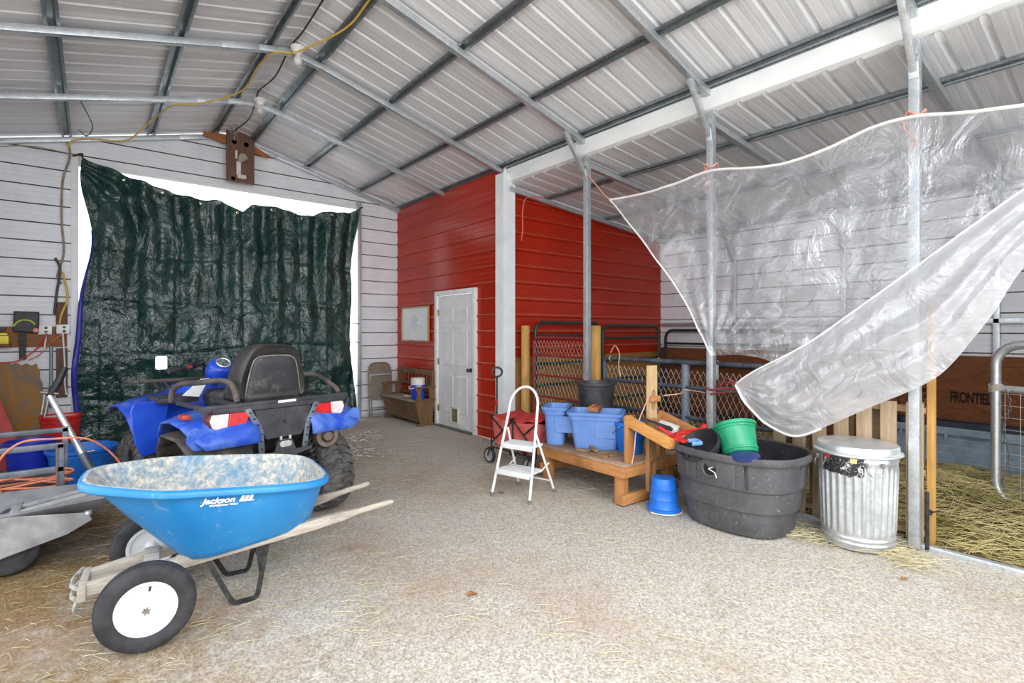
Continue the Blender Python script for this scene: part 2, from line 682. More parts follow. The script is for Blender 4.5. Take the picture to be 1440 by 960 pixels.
WX0, OX0, OX1, WX1, OZ = -1.3, -0.19, 3.60, 4.36, 3.62
m = MB()
pl = lambda a, z, off: (a, YB - off, z)      # faces -Y; negative offsets go outward (+Y)
siding(m, 0, OZ, lambda z: (WX0, OX0), pl, 'inside')
siding(m, 0, OZ, lambda z: (OX1, WX1), pl, 'inside')
def gable(z):
    d = max(0.0, (RZ + 0.06 - z) / SL)
    return (max(WX0, RX - d), min(WX1, RX + d))
siding(m, OZ, RZ + 0.05, gable, pl, 'inside')
struct(m.build('wall_back', [M_WHITE_STEEL, M_GROOVE_SHADE], recalc=False, smooth=False))

# opening jambs and header of the back wall
for x in (OX0 + 0.015, OX1 - 0.02):
    m = MB()
    m.box((x, YB - 0.055, 1.87), (0.075, 0.07, 3.74), bev=0.006)
    trim(m, M_WHITE_TRIM if x < 1 else M_GALV)
m = MB()
m.box(((OX0 + OX1) / 2, YB - 0.02, OZ + 0.02), (OX1 - OX0, 0.03, 0.05), bev=0.004)
trim(m, M_WHITE_TRIM)
# steel base angle
m = MB()
m.box(((OX1 + WX1) / 2, YB - 0.05, 0.03), (WX1 - OX1, 0.06, 0.06), bev=0.005)
trim(m, M_GALV)

# red partition with the door (faces -X) and the red end wall of the lean-to (faces -Y)
RDX = 4.34
DY0, DY1, DZ = 6.19, 7.19, 2.07
m = MB()
pl2 = lambda a, z, off: (RDX - off, a, z)
topz = raf(RDX) + 0.06
siding(m, 0, DZ, lambda z: (5.52, DY0), pl2, 'outside')
siding(m, 0, DZ, lambda z: (DY1, YB), pl2, 'outside')
siding(m, DZ, topz, lambda z: (5.52, YB), pl2, 'outside')
struct(m.build('wall_right', [M_RED, M_DUST], recalc=False, smooth=False))
m = MB()
pl3 = lambda a, z, off: (a, 5.52 - off, z)
def lean_ext(z):
    if z <= LZ1:
        return (4.36, LX1)
    return (4.36, max(4.37, 4.40 + (LZ0 - z) / (LZ0 - LZ1) * (LX1 - 4.40)))
siding(m, 1.12, LZ0 - 0.02, lean_ext, pl3, 'outside')
struct(m.build('wall_lean_end', [M_RED, M_DUST], recalc=False, smooth=False))
# white angle along the top of the lean-to end wall
m = MB()
m.bar((4.36, 5.49, lz(4.36) - 0.02), (LX1, 5.49, lz(LX1) - 0.02), 0.02, 0.035, up=(0, 1, 0))
trim(m, M_WHITE_TRIM)
# plywood kick wall below the red siding
M_PLY = wood('worn_plywood', srgb(150, 104, 52), srgb(178, 128, 70), 'X', 0.8, 0.8)
m = MB()
m.box(((4.40 + LX1) / 2, 5.50, 0.57), (LX1 - 4.40, 0.02, 1.14))
struct(m.build('wall_lean_kick', M_PLY))
# white corner trim where both red walls meet
m = MB()
m.prism([(RDX - 0.075, 5.60), (RDX - 0.075, 5.425), (RDX + 0.13, 5.425), (RDX + 0.13, 5.433), (RDX - 0.068, 5.433), (RDX - 0.068, 5.60)], 'Z', 0.0, 3.63)
m.box((RDX + 0.02, 5.50, 1.8), (0.09, 0.09, 3.6), bev=0.006)
trim(m, mottled('white_corner_trim', srgb(226, 230, 232), srgb(240, 243, 245), 5, 0.35))

# outer wall of the lean-to: white siding seen from inside (faces -X)
m = MB()
pl4 = lambda a, z, off: (LX1 - off, a, z)
siding(m, 0, LZ1 + 0.01, lambda z: (YF, 5.54), pl4, 'inside')
struct(m.build('wall_lean_side', [M_WHITE_STEEL, M_GROOVE_SHADE], recalc=False, smooth=False))

# unseen left wall and closed lean-to front, added to deepen the light contrast
m = MB()
siding(m, 0, raf(EL) + 0.03, lambda z: (5.4, YB + 0.02), lambda a, z, off: (EL - 0.12 + off, a, z), 'inside')
struct(m.build('wall_left_added', [M_WHITE_STEEL, M_GROOVE_SHADE], recalc=False, smooth=False))
m = MB()
siding(m, 0, LZ0, lambda z: (4.75, LX1), lambda a, z, off: (a, YF + off, z), 'inside')
struct(m.build('wall_lean_front_added', [M_WHITE_STEEL, M_GROOVE_SHADE], recalc=False, smooth=False))
# ---------------------------------------------------------------- common object materials
M_BLACK_RUBBER = mottled('tyre_rubber', srgb(38, 38, 41), srgb(60, 60, 63), 14, 0.78, bs=0.15)
M_BLACK_PLASTIC = mottled('black_plastic', srgb(34, 34, 37), srgb(52, 52, 55), 10, 0.5)
M_BLACK_METAL = mottled('black_painted_metal', srgb(28, 28, 30), srgb(62, 60, 60), 25, 0.5, 0.3)
M_GREY_STEEL = mottled('grey_painted_steel', srgb(92, 98, 110), srgb(122, 128, 138), 10, 0.45, 0.3)
M_WHITE_PAINT = mottled('white_enamel', srgb(228, 228, 228), srgb(242, 242, 240), 8, 0.35)
M_WOOD_GREY = wood('weathered_handle_wood', srgb(152, 142, 130), srgb(200, 190, 176), 'X', 1.2, 0.8)
M_BOLT = mottled('dull_bolt_steel', srgb(120, 118, 115), srgb(165, 162, 158), 30, 0.4, 0.8)

def torus_tire(m, R0, r, w, seg=48, center=(0, 0, 0), axis='Y', ribs=True, mod=None):
    """tyre cross-section turned about the axis; R0 outer radius, r section height, w half width"""
    prof = [(R0 - r, -w * 0.72), (R0 - r * 0.8, -w * 0.92), (R0 - r * 0.5, -w), (R0 - r * 0.22, -w * 0.9), (R0 - r * 0.07, -w * 0.7)]
    if ribs:
        for k in range(-2, 3):
            a = k * w * 0.26
            hgt = R0 - abs(k) * r * 0.022
            prof += [(hgt, a - w * 0.09), (hgt, a + w * 0.09), (hgt - 0.006, a + w * 0.11), (hgt - 0.006, a + w * 0.15)]
        prof = prof[:-2]
    else:
        prof += [(R0, -w * 0.4), (R0 + 0.002, 0), (R0, w * 0.4)]
    prof += [(R0 - r * 0.07, w * 0.7), (R0 - r * 0.22, w * 0.9), (R0 - r * 0.5, w), (R0 - r * 0.8, w * 0.92), (R0 - r, w * 0.72), (R0 - r, -w * 0.72)]
    m.lathe(prof, seg, center, axis, mod=mod)
    return m

# ---------------------------------------------------------------- two-wheeled wheelbarrow
def barrow_blue():
    m, n, l, b = base_mat('blue_tub_plastic', srgb(40, 130, 196), 0.38, 0.0, 0.5)
    t = nz(n, l, 2.5, 5, 0.6)
    t2 = nz(n, l, 7, 8, 0.75, 'Object', None, 0.8)
    t3 = nz(n, l, 30, 4, 0.6, 'Object', (1, 1, 0.25))
    r = ramp(n, l, t.outputs['Fac'], [(0.3, srgb(30, 124, 192)), (0.7, srgb(48, 144, 208))])
    mk = ramp(n, l, t2.outputs['Fac'], [(0.58, (0, 0, 0)), (0.70, (0.55, 0.55, 0.55))])
    c = mixc(n, l, mk.outputs[0], r.outputs[0], srgb(140, 178, 198))
    mk2 = ramp(n, l, t3.outputs['Fac'], [(0.64, (0, 0, 0)), (0.74, (0.3, 0.3, 0.3))])
    c = mixc(n, l, mk2.outputs[0], c, srgb(170, 190, 200))
    l.new(c, b.inputs['Base Color'])
    return m
def barrow_inside():
    m, n, l, b = base_mat('blue_tub_caked_with_dried_mix', srgb(150, 160, 160), 0.8, 0.0, 0.2)
    t = nz(n, l, 26, 9, 0.8)
    t2 = nz(n, l, 3.2, 5, 0.65)
    dirt = ramp(n, l, t.outputs['Fac'], [(0.36, srgb(150, 142, 128)), (0.52, srgb(205, 198, 184)), (0.62, srgb(226, 222, 212))])
    mk = ramp(n, l, t2.outputs['Fac'], [(0.30, (0.3,) * 3), (0.52, (1, 1, 1))])
    k2 = ramp(n, l, t.outputs['Fac'], [(0.42, (0.55,) * 3), (0.56, (1, 1, 1))])
    c = mixc(n, l, mixc(n, l, 1.0, mk.outputs[0], k2.outputs[0], 'MULTIPLY'), srgb(88, 150, 190), dirt.outputs[0])
    l.new(c, b.inputs['Base Color'])
    bump(n, l, b, t.outputs['Fac'], 0.35, 0.004)
    return m
M_TUB = barrow_blue()
M_TUB_IN = barrow_inside()

WB = thing('wheelbarrow', 'blue poly wheelbarrow with two white-hubbed wheels and worn wooden handles', 'wheelbarrow', (0.0, 3.42, 0), R(-5.5))
def wb_ring(k, n, s):
    """s = 0 floor outline, s = 1 rim outline, local x along the barrow"""
    a = 2 * math.pi * k / n
    ca, sa = math.cos(a), math.sin(a)
    def sup(hx, hy, e):
        return (math.copysign(abs(ca) ** (2 / e), ca) * hx, math.copysign(abs(sa) ** (2 / e), sa) * hy)
    bx, by = sup(0.32, 0.20, 3.6)
    rx, ry = sup(0.545, 0.405, 4.4)
    # the nose of the rim narrows to a rounded point
    u = (0.545 - rx) / 1.09
    ry *= 1 - 0.30 * smooth01(0.66, 1.0, u)
    rx -= 0.03 * smooth01(0.7, 1.0, u) * (1 - abs(sa))
    B = Vector((0.72 + bx, by, 0.262 + 0.13 * (bx + 0.32)))
    Rm = Vector((0.555 + rx, ry, 0.675 - 0.09 * (rx - 0.3) / 0.9 - 0.0))
    e = s ** 0.86
    p = B.lerp(Rm, e)
    # walls belly out a little
    out = Vector((ca * 0.4, sa, 0)) * 0.028 * math.sin(math.pi * s)
    return p + out
NW = 72
outer, inner = [], []
for s in (0, 0.015, 0.06, 0.2, 0.4, 0.6, 0.8, 0.93, 1.0):
    ring = [wb_ring(k, NW, s) for k in range(NW)]
    if s == 0:
        c = sum(ring, Vector()) / NW
        ring = [c + (p - c) * 0.93 for p in ring]
    outer.append(ring)
m = MB()
m.mark()
cen = sum(outer[-1], Vector()) / NW
def grow(ring, d, dz):
    out = []
    for i, p in enumerate(ring):
        t = (ring[(i + 1) % len(ring)] - ring[i - 1])
        nrm = Vector((t.y, -t.x, 0)).normalized()
        out.append(p + nrm * d + Vector((0, 0, dz)))
    return out
lip = [grow(outer[-1], 0.004, -0.035), grow(outer[-1], 0.026, -0.038), grow(outer[-1], 0.034, -0.03), grow(outer[-1], 0.034, -0.012), grow(outer[-1], 0.028, -0.002), grow(outer[-1], 0.014, 0.003)]
m.loft(outer[:-1] + lip, cap0=True, cap1=False)
m.mark()
inn = [grow(r_, -0.006, 0.006 if i < 3 else 0.0) for i, r_ in enumerate(outer)]
m.loft(inn + [grow(outer[-1], -0.002, 0.004), grow(outer[-1], 0.014, 0.003)], cap0=True, cap1=False)
m.paint(1)
m.build('tub', [M_TUB, M_TUB_IN], WB, angle=40)
# lettering on the near wall of the tub
wbp = lambda x, s: min(((wb_ring(k, 720, s)) for k in range(360, 720)), key=lambda p: abs(p.x - x))
pa, pb = wbp(0.46, 0.76), wbp(0.68, 0.76)
pc = wbp(0.63, 0.62)
xdir = (pb - pa)
ydir = (wbp(0.63, 0.9) - wbp(0.63, 0.6))
o0 = (pa + pb) / 2
nrm = xdir.cross(ydir).normalized()
MT = frame(o0 + nrm * 0.006, xdir, ydir)
M_LETTER = base_mat('white_lettering', srgb(240, 244, 246), 0.5)[0]
text_mesh('Jackson', 0.048, 'lettering', M_LETTER, WB, MT @ Matrix.Translation((-0.035, 0.004, 0)), 0.001, 0.28, 0.0016)
text_mesh('PROFESSIONAL TOOLS', 0.0125, 'lettering', M_LETTER, WB, MT @ Matrix.Translation((-0.01, -0.014, 0)), 0.001, 0.2, 0.0006)
m = MB()
for a, b_ in ((0, 0.017), (0.021, 0.037), (0.041, 0.058)):
    q = [(0.058 + a, 0.002), (0.058 + b_, 0.002), (0.070 + b_, 0.040), (0.070 + a, 0.040)]
    m.prism(q, 'Z', 0, 0.0012)
m.box((0.094, 0.006, 0.0008), (0.07, 0.007, 0.0012))
m.transform(MT)
m.build('emblem', M_LETTER, WB)

# handles: squared ash rails that round off at the grips
def wb_handle(sgn):
    m = MB()
    a = Vector((-0.02, sgn * 0.09, 0.215))
    b_ = Vector((1.52, sgn * 0.235, 0.415))
    d = (b_ - a).normalized()
    up = Vector((0, 0, 1))
    x = up.cross(d).normalized()
    y = d.cross(x)
    L = (b_ - a).length
    rings = []
    for f_, w, h, e in ((0, .024, .030, .004), (0.70, .024, .030, .004), (0.80, .021, .026, .008), (0.86, .017, .018, .014), (0.985, .016, .016, .015), (1.0, .012, .012, .011)):
        c = a + d * (L * f_)
        rings.append([c + x * p[0] + y * p[1] for p in rrect(w, h, e, 4)])
    m.loft(rings)
    return m
for sgn in (-1, 1):
    wb_handle(sgn).build('handle', M_WOOD_GREY, WB, angle=30)
# nose block and bumper
m = MB()
m.box((-0.03, 0, 0.21), (0.035, 0.27, 0.075), bev=0.006)
m.build('nose_board', M_WOOD_GREY, WB)
m = MB()
m.tube(bez([(-0.05, -0.13, 0.245), (-0.075, -0.05, 0.235), (-0.075, 0.05, 0.235), (-0.05, 0.13, 0.245)], 6), 0.011, 8)
m.tube(bez([(-0.05, -0.13, 0.19), (-0.075, -0.05, 0.18), (-0.075, 0.05, 0.18), (-0.05, 0.13, 0.19)], 6), 0.011, 8)
m.tube(bez([(-0.045, -0.12, 0.19), (-0.06, -0.11, 0.13), (-0.03, -0.08, 0.11)], 5), 0.009, 8)
m.build('nose_bracket', mottled('bare_rusty_bracket', srgb(150, 146, 140), srgb(206, 202, 194), 30, 0.6, 0.4), WB)
# wedge under the tub, cross boards
m = MB()
for sgn in (-1, 1):
    a, b_ = Vector((0.36, sgn * 0.125, 0.30)), Vector((1.0, sgn * 0.185, 0.384))
    m.bar(a - Vector((0, 0, 0.012)), b_ - Vector((0, 0, 0.03)), 0.04, 0.03, bev=0.003)
m.bar((0.25, -0.12, 0.285), (0.25, 0.12, 0.285), 0.07, 0.025, bev=0.003)
m.build('cross_board', M_WOOD_GREY, WB)
# axle and wheels
AX = Vector((0.24, 0, 0.203))
m = MB()
m.cyl((AX.x, -0.44, AX.z), (AX.x, 0.44, AX.z), 0.0095, seg=12)
for sgn in (-1, 1):
    m.bar((AX.x, sgn * 0.12, AX.z), (AX.x, sgn * 0.12, 0.25), 0.04, 0.006, up=(1, 0, 0))
m.build('axle', M_BOLT, WB)
M_HUB = mottled('white_wheel_enamel', srgb(226, 226, 224), srgb(242, 242, 241), 7, 0.35)
for sgn in (-1, 1):
    m = MB()
    c = (AX.x, sgn * 0.415, AX.z)
    torus_tire(m, 0.203, 0.082, 0.052, 56, c)
    w = m.build('wheel', M_BLACK_RUBBER, WB, angle=28)
    m = MB()
    prof = [(0.0, 0.052), (0.014, 0.052), (0.018, 0.046), (0.026, 0.040), (0.034, 0.028), (0.075, 0.024), (0.098, 0.030), (0.108, 0.040), (0.124, 0.044), (0.127, 0.036), (0.122, 0.0),
            (0.127, -0.036), (0.124, -0.044), (0.108, -0.040), (0.098, -0.030), (0.075, -0.024), (0.034, -0.028), (0.018, -0.046), (0.0, -0.052)]
    m.lathe(prof, 56, c, 'Y')
    m.build('hub', M_HUB, w, angle=25)
    m = MB()
    for k in range(6):
        a = R(60 * k + 10)
        m.box((c[0] + 0.012 * math.cos(a), c[1] + sgn * 0.056, c[2] + 0.012 * math.sin(a)), (0.009, 0.012, 0.004), (0, -a, 0))
    m.cyl((c[0], c[1], c[2]), (c[0], c[1] + sgn * 0.062, c[2]), 0.009, seg=10)
    m.build('axle_nut', M_BOLT, w)
    m = MB()
    m.cyl((c[0] + 0.015, c[1] + sgn * 0.03, c[2] + 0.098), (c[0] + 0.012, c[1] + sgn * 0.05, c[2] + 0.088), 0.005, seg=8)
    m.build('valve', M_BLACK_PLASTIC, w)
# legs: flat steel stands
for sgn in (-1, 1):
    m = MB()
    y0 = sgn * 0.16
    a = Vector((0.50, sgn * 0.138, 0.255)); b_ = Vector((0.62, sgn * 0.20, 0.008)); c = Vector((0.74, sgn * 0.20, 0.008)); d = Vector((0.80, sgn * 0.165, 0.30))
    pts = bez([a, a.lerp(b_, 0.5), a.lerp(b_, 0.92)], 4) + bez([b_ + Vector((0.01, 0, 0.0)), c - Vector((0.01, 0, 0))], 2) + bez([c.lerp(d, 0.08), c.lerp(d, 0.5), d], 4)
    for p, q in zip(pts, pts[1:]):
        m.bar(p, q + (q - p).normalized() * 0.003, 0.026, 0.007, up=(0, 1, 0))
    m.prism([(0.765, 0.10), (0.79, 0.31), (0.73, 0.30), (0.755, 0.12)], 'Y', sgn * 0.178, sgn * 0.181)
    m.build('leg', M_BLACK_METAL, WB)
m = MB()
m.bar((0.775, -0.18, 0.17), (0.775, 0.18, 0.17), 0.025, 0.006)
m.build('leg_brace', M_BLACK_METAL, WB)
# ---------------------------------------------------------------- quad bike seen from behind
M_BLUE = mottled('blue_bodywork', srgb(26, 66, 186), srgb(40, 88, 208), 4, 0.28, spec=0.6)
M_BLUE_DUST = mottled('dusty_blue_bodywork', srgb(34, 78, 190), srgb(110, 146, 206), 6, 0.45, lo=0.4, hi=0.75)
M_DARK_TRIM = mottled('dark_grey_moulding', srgb(46, 47, 52), srgb(70, 71, 76), 10, 0.6)
M_DUSTY_TRIM = mottled('dusty_dark_moulding', srgb(52, 50, 50), srgb(108, 98, 90), 7, 0.75)
def seat_mat():
    m, n, l, b = base_mat('scuffed_black_vinyl', srgb(40, 40, 44), 0.4)
    t = nz(n, l, 6, 8, 0.75)
    r = ramp(n, l, t.outputs['Fac'], [(0.52, srgb(48, 48, 54)), (0.62, srgb(92, 88, 80)), (0.72, srgb(150, 144, 116))])
    l.new(r.outputs[0], b.inputs['Base Color'])
    return m
M_SEAT = seat_mat()
M_VINYL = mottled('black_vinyl', srgb(34, 33, 34), srgb(62, 59, 56), 6, 0.5)
M_RED_LENS = mottled('red_tail_lens', srgb(190, 20, 30), srgb(214, 44, 50), 30, 0.18, spec=0.7)
M_CLEAR_LENS = mottled('clear_tail_lens', srgb(232, 196, 196), srgb(240, 226, 224), 30, 0.18, spec=0.7)
M_EXH = mottled('brown_exhaust_metal', srgb(96, 84, 78), srgb(130, 116, 108), 12, 0.5, 0.6)
M_MIRROR = base_mat('mirror_glass', (0.9, 0.9, 0.9, 1), 0.08, 1.0)[0]
M_TREAD = mottled('dusty_lugged_rubber', srgb(60, 60, 62), srgb(104, 100, 96), 9, 0.85, bs=0.2)

ATV = thing('quad_bike', 'blue quad bike with black backrest and red tail lamps parked before the green tarp', 'quad bike', (1.08, 4.36, 0), R(11.5))
def atv_tire(cx, cy, cz, R0, W, name='wheel'):
    m = MB()
    torus_tire(m, R0 - 0.02, 0.155, W / 2, 40, (cx, cy, cz), 'X', ribs=False)
    # chevron lugs around the tread
    for k in range(26):
        a = 2 * math.pi * k / 26
        for sgn, ph in ((-1, 0.0), (1, math.pi / 26)):
            b2 = bmesh.new()
            pts_in = [(0.00, -0.012), (0.06, -0.02), (0.10, 0.012), (0.132, 0.02), (0.132, 0.052), (0.09, 0.045), (0.05, 0.016), (0.0, 0.024)]
            def P(x, yy, rr):
                drop = 0.055 * smooth01(0.09, 0.14, x) if rr > 0 else 0.055 * smooth01(0.09, 0.14, x)
                ang = a + ph + yy / R0
                rad = R0 - drop - (0 if rr else 0.03)
                return (cx + sgn * x * W / 0.264, cy + rad * math.cos(ang), cz + rad * math.sin(ang))
            lo = [P(x, yy, 0) for x, yy in pts_in]
            hi = [P(x, yy, 1) for x, yy in pts_in]
            m.loft([lo, hi])
            b2.free()
            # shoulder knob
            ks = []
            for (xx, yy) in ((0.128, 0.0), (0.15, -0.004), (0.15, 0.05), (0.128, 0.054)):
                ks.append((xx, yy))
            lo = []; hi = []
            for xx, yy in ks:
                ang = a + ph + yy / R0 + 0.02
                for lst, rad in ((lo, R0 - 0.12), (hi, R0 - 0.052)):
                    lst.append((cx + sgn * xx * W / 0.29, cy + rad * math.cos(ang), cz + rad * math.sin(ang)))
            m.loft([lo, hi])
    w = m.build(name, M_TREAD, ATV, angle=30)
    m = MB()
    for sgn in (-1, 1):
        m.lathe([(0.0, sgn * W * 0.28), (0.05, sgn * W * 0.28), (0.06, sgn * W * 0.22), (0.12, sgn * W * 0.2), (0.155, sgn * W * 0.34), (0.175, sgn * W * 0.38), (0.17, sgn * W * 0.25), (0.12, 0)], 32, (cx, cy, cz), 'X')
    m.build('rim', M_BLACK_METAL, w)
    return w
for sx in (-1, 1):
    atv_tire(sx * 0.455, 0.0, 0.33, 0.33, 0.27)
    atv_tire(sx * 0.46, 1.42, 0.32, 0.32, 0.22)

# frame and drive line
m = MB()
m.box((0, 0.75, 0.42), (0.42, 1.5, 0.16), bev=0.03)
m.box((0, 0.62, 0.60), (0.30, 0.9, 0.24), bev=0.04)
m.box((0, 0.05, 0.40), (0.26, 0.30, 0.24), bev=0.05)
m.cyl((-0.42, 0, 0.34), (0.42, 0, 0.34), 0.028, seg=12)
m.cyl((-0.42, 1.42, 0.33), (0.42, 1.42, 0.33), 0.025, seg=12)
for sx in (-1, 1):
    m.bar((sx * 0.12, 0.02, 0.30), (sx * 0.40, 0.0, 0.26), 0.05, 0.03)
    m.bar((sx * 0.12, -0.02, 0.50), (sx * 0.38, -0.01, 0.44), 0.04, 0.03)
    m.bar((sx * 0.12, 1.42, 0.30), (sx * 0.40, 1.42, 0.26), 0.05, 0.03)
m.build('frame', M_BLACK_METAL, ATV)
# rear coil springs
for sx in (-1, 1):
    m = MB()
    a, b_ = Vector((sx * 0.22, -0.13, 0.72)), Vector((sx * 0.36, -0.08, 0.36))
    d = b_ - a
    x = d.orthogonal().normalized(); y = d.normalized().cross(x)
    pts = [a + d * (k / 130) + (x * math.cos(k * 0.386) + y * math.sin(k * 0.386)) * 0.042 for k in range(131)]
    m.tube(pts, 0.008, 6)
    m.cyl(a, b_, 0.018, seg=10)
    m.cyl(a - d * 0.06, a + d * 0.03, 0.045, seg=14)
    m.build('coil_spring', mottled('spring_steel', srgb(44, 44, 47), srgb(88, 86, 84), 14, 0.5, 0.3), ATV)
# receiver, hitch plate and lower bracket
m = MB()
m.box((0, -0.20, 0.655), (0.07, 0.10, 0.07), bev=0.006)
m.prism([(-0.055, 0.68), (0.055, 0.68), (0.085, 0.60), (-0.085, 0.60)], 'Y', -0.262, -0.252)
m.prism([(-0.20, 0.585), (-0.19, 0.56), (-0.06, 0.56), (0.10, 0.565), (0.21, 0.585), (0.215, 0.605), (-0.205, 0.605)], 'Y', -0.268, -0.258)
m.build('hitch_bracket', M_DARK_TRIM, ATV)
m = MB()
m.lathe([(0.0, 0.012), (0.03, 0.012), (0.034, 0.004), (0.034, 0)], 20, (0.0, -0.262, 0.655), 'Y', sx=1.15)
m.prism(rrect(0.045, 0.022, 0.02, 5, 0, 0.655), 'Y', -0.272, -0.262)
m.box((-0.035, -0.26, 0.70), (0.016, 0.02, 0.03), bev=0.004)
m.box((0.035, -0.26, 0.70), (0.016, 0.02, 0.03), bev=0.004)
m.build('hitch_ring', mottled('zinc_fittings', srgb(190, 190, 188), srgb(228, 228, 226), 20, 0.35, 0.6), ATV)
# tail panel between the lamps
m = MB()
m.prism([(-0.22, 0.925), (0.22, 0.925), (0.17, 0.76), (0.135, 0.70), (-0.135, 0.70), (-0.17, 0.76)], 'Y', -0.245, -0.205)
m.build('tail_panel', M_DARK_TRIM, ATV, bev=0.008)
text_mesh('POLARIS', 0.052, 'panel_lettering', mottled('raised_dark_lettering', srgb(58, 58, 66), srgb(76, 76, 84), 20, 0.4), ATV,
          Matrix.Translation((0.0, -0.247, 0.868)) @ Matrix.Rotation(R(90), 4, 'X'), 0.002, 0, 0.0012, 'CENTER', 1.15)
m = MB()
m.lathe([(0.028, 0.0), (0.034, 0.004), (0.034, 0.01), (0.026, 0.012), (0.02, 0.004), (0.0, 0.002)], 28, (0.0, -0.243, 0.82), 'Y', M=None)
m.tube(bez([(-0.012, -0.254, 0.83), (0.012, -0.254, 0.832), (-0.010, -0.254, 0.812), (0.012, -0.254, 0.81)], 6), 0.004, 6)
m.build('panel_emblem', M_BLACK_PLASTIC, ATV)
# drilled struts that carry the rack
for sx in (-1, 1):
    m = MB()
    pts = [(sx * 0.27, -0.235, 0.945), (sx * 0.185, -0.25, 0.79), (sx * 0.165, -0.235, 0.60)]
    for a, b_ in zip(pts, pts[1:]):
        m.bar(a, b_, 0.012, 0.042, up=(1, 0, 0), bev=0.003)
    s = m.build('rack_strut', M_GREY_STEEL, ATV)
    for a, b_ in zip(pts, pts[1:]):
        for f_ in (0.2, 0.5, 0.8):
            q = Vector(a).lerp(Vector(b_), f_)
            m = MB()
            m.cyl(q + Vector((0, -0.024, 0)), q + Vector((0, -0.006, 0)), 0.006, seg=8)
            m.build('strut_hole', M_BLACK_PLASTIC, s)
# rear rack: wide flat bar and raised side hoops
m = MB()
m.bar((-0.56, -0.20, 0.962), (0.56, -0.20, 0.962), 0.05, 0.05, bev=0.008)
m.bar((-0.50, -0.235, 0.945), (0.52, -0.235, 0.945), 0.012, 0.034, bev=0.003)
for x in (-0.5, -0.26, 0.26, 0.5):
    m.bar((x, -0.20, 0.955), (x, 0.42, 0.955), 0.035, 0.03, bev=0.006)
m.build('rear_rack', M_DARK_TRIM, ATV)
for sx in (-1, 1):
    m = MB()
    P0 = [(sx * 0.30, -0.15, 0.985), (sx * 0.30, -0.06, 1.10), (sx * 0.34, 0.02, 1.135), (sx * 0.46, 0.12, 1.125), (sx * 0.55, 0.20, 1.115), (sx * 0.57, 0.30, 1.06), (sx * 0.57, 0.34, 0.98)]
    if sx > 0:
        P0 = [(0.24, 0.05, 0.98), (0.25, 0.10, 1.10), (0.30, 0.14, 1.13), (0.42, 0.14, 1.13), (0.48, 0.10, 1.11), (0.53, -0.06, 1.03), (0.54, -0.12, 0.98)]
    m.tube(bez(P0, 6), 0.021, 10)
    m.build('rack_hoop', M_DUSTY_TRIM, ATV)
m = MB()
m.box((0.03, -0.229, 0.965), (0.14, 0.003, 0.03))
m.build('rack_label', M_WHITE_PAINT, ATV)
# tail lamps
for sx in (-1, 1):
    out = [(0.245, 0.925), (0.30, 0.775), (0.42, 0.78), (0.50, 0.835), (0.52, 0.885), (0.50, 0.925)]
    tl = [(sx * x, z) for x, z in out]
    m = MB()
    big = [(sx * (0.375 + (x - 0.375) * 1.08), 0.85 + (z - 0.85) * 1.10) for x, z in out]
    m.prism(big, 'Y', -0.228, -0.13)
    L = m.build('tail_lamp', mottled('brown_lamp_housing', srgb(90, 40, 36), srgb(110, 60, 54), 20, 0.4), ATV, bev=0.006)
    m = MB()
    m.prism([(sx * x, z) for x, z in ((0.245, 0.925), (0.30, 0.775), (0.405, 0.78), (0.39, 0.925))], 'Y', -0.243, -0.20)
    m.build('red_lens', M_RED_LENS, L, bev=0.006)
    m = MB()
    m.prism([(sx * x, z) for x, z in ((0.392, 0.925), (0.407, 0.78), (0.42, 0.781), (0.50, 0.835), (0.517, 0.885), (0.50, 0.925))], 'Y', -0.241, -0.20)
    m.build('clear_lens', M_CLEAR_LENS, L, bev=0.006)

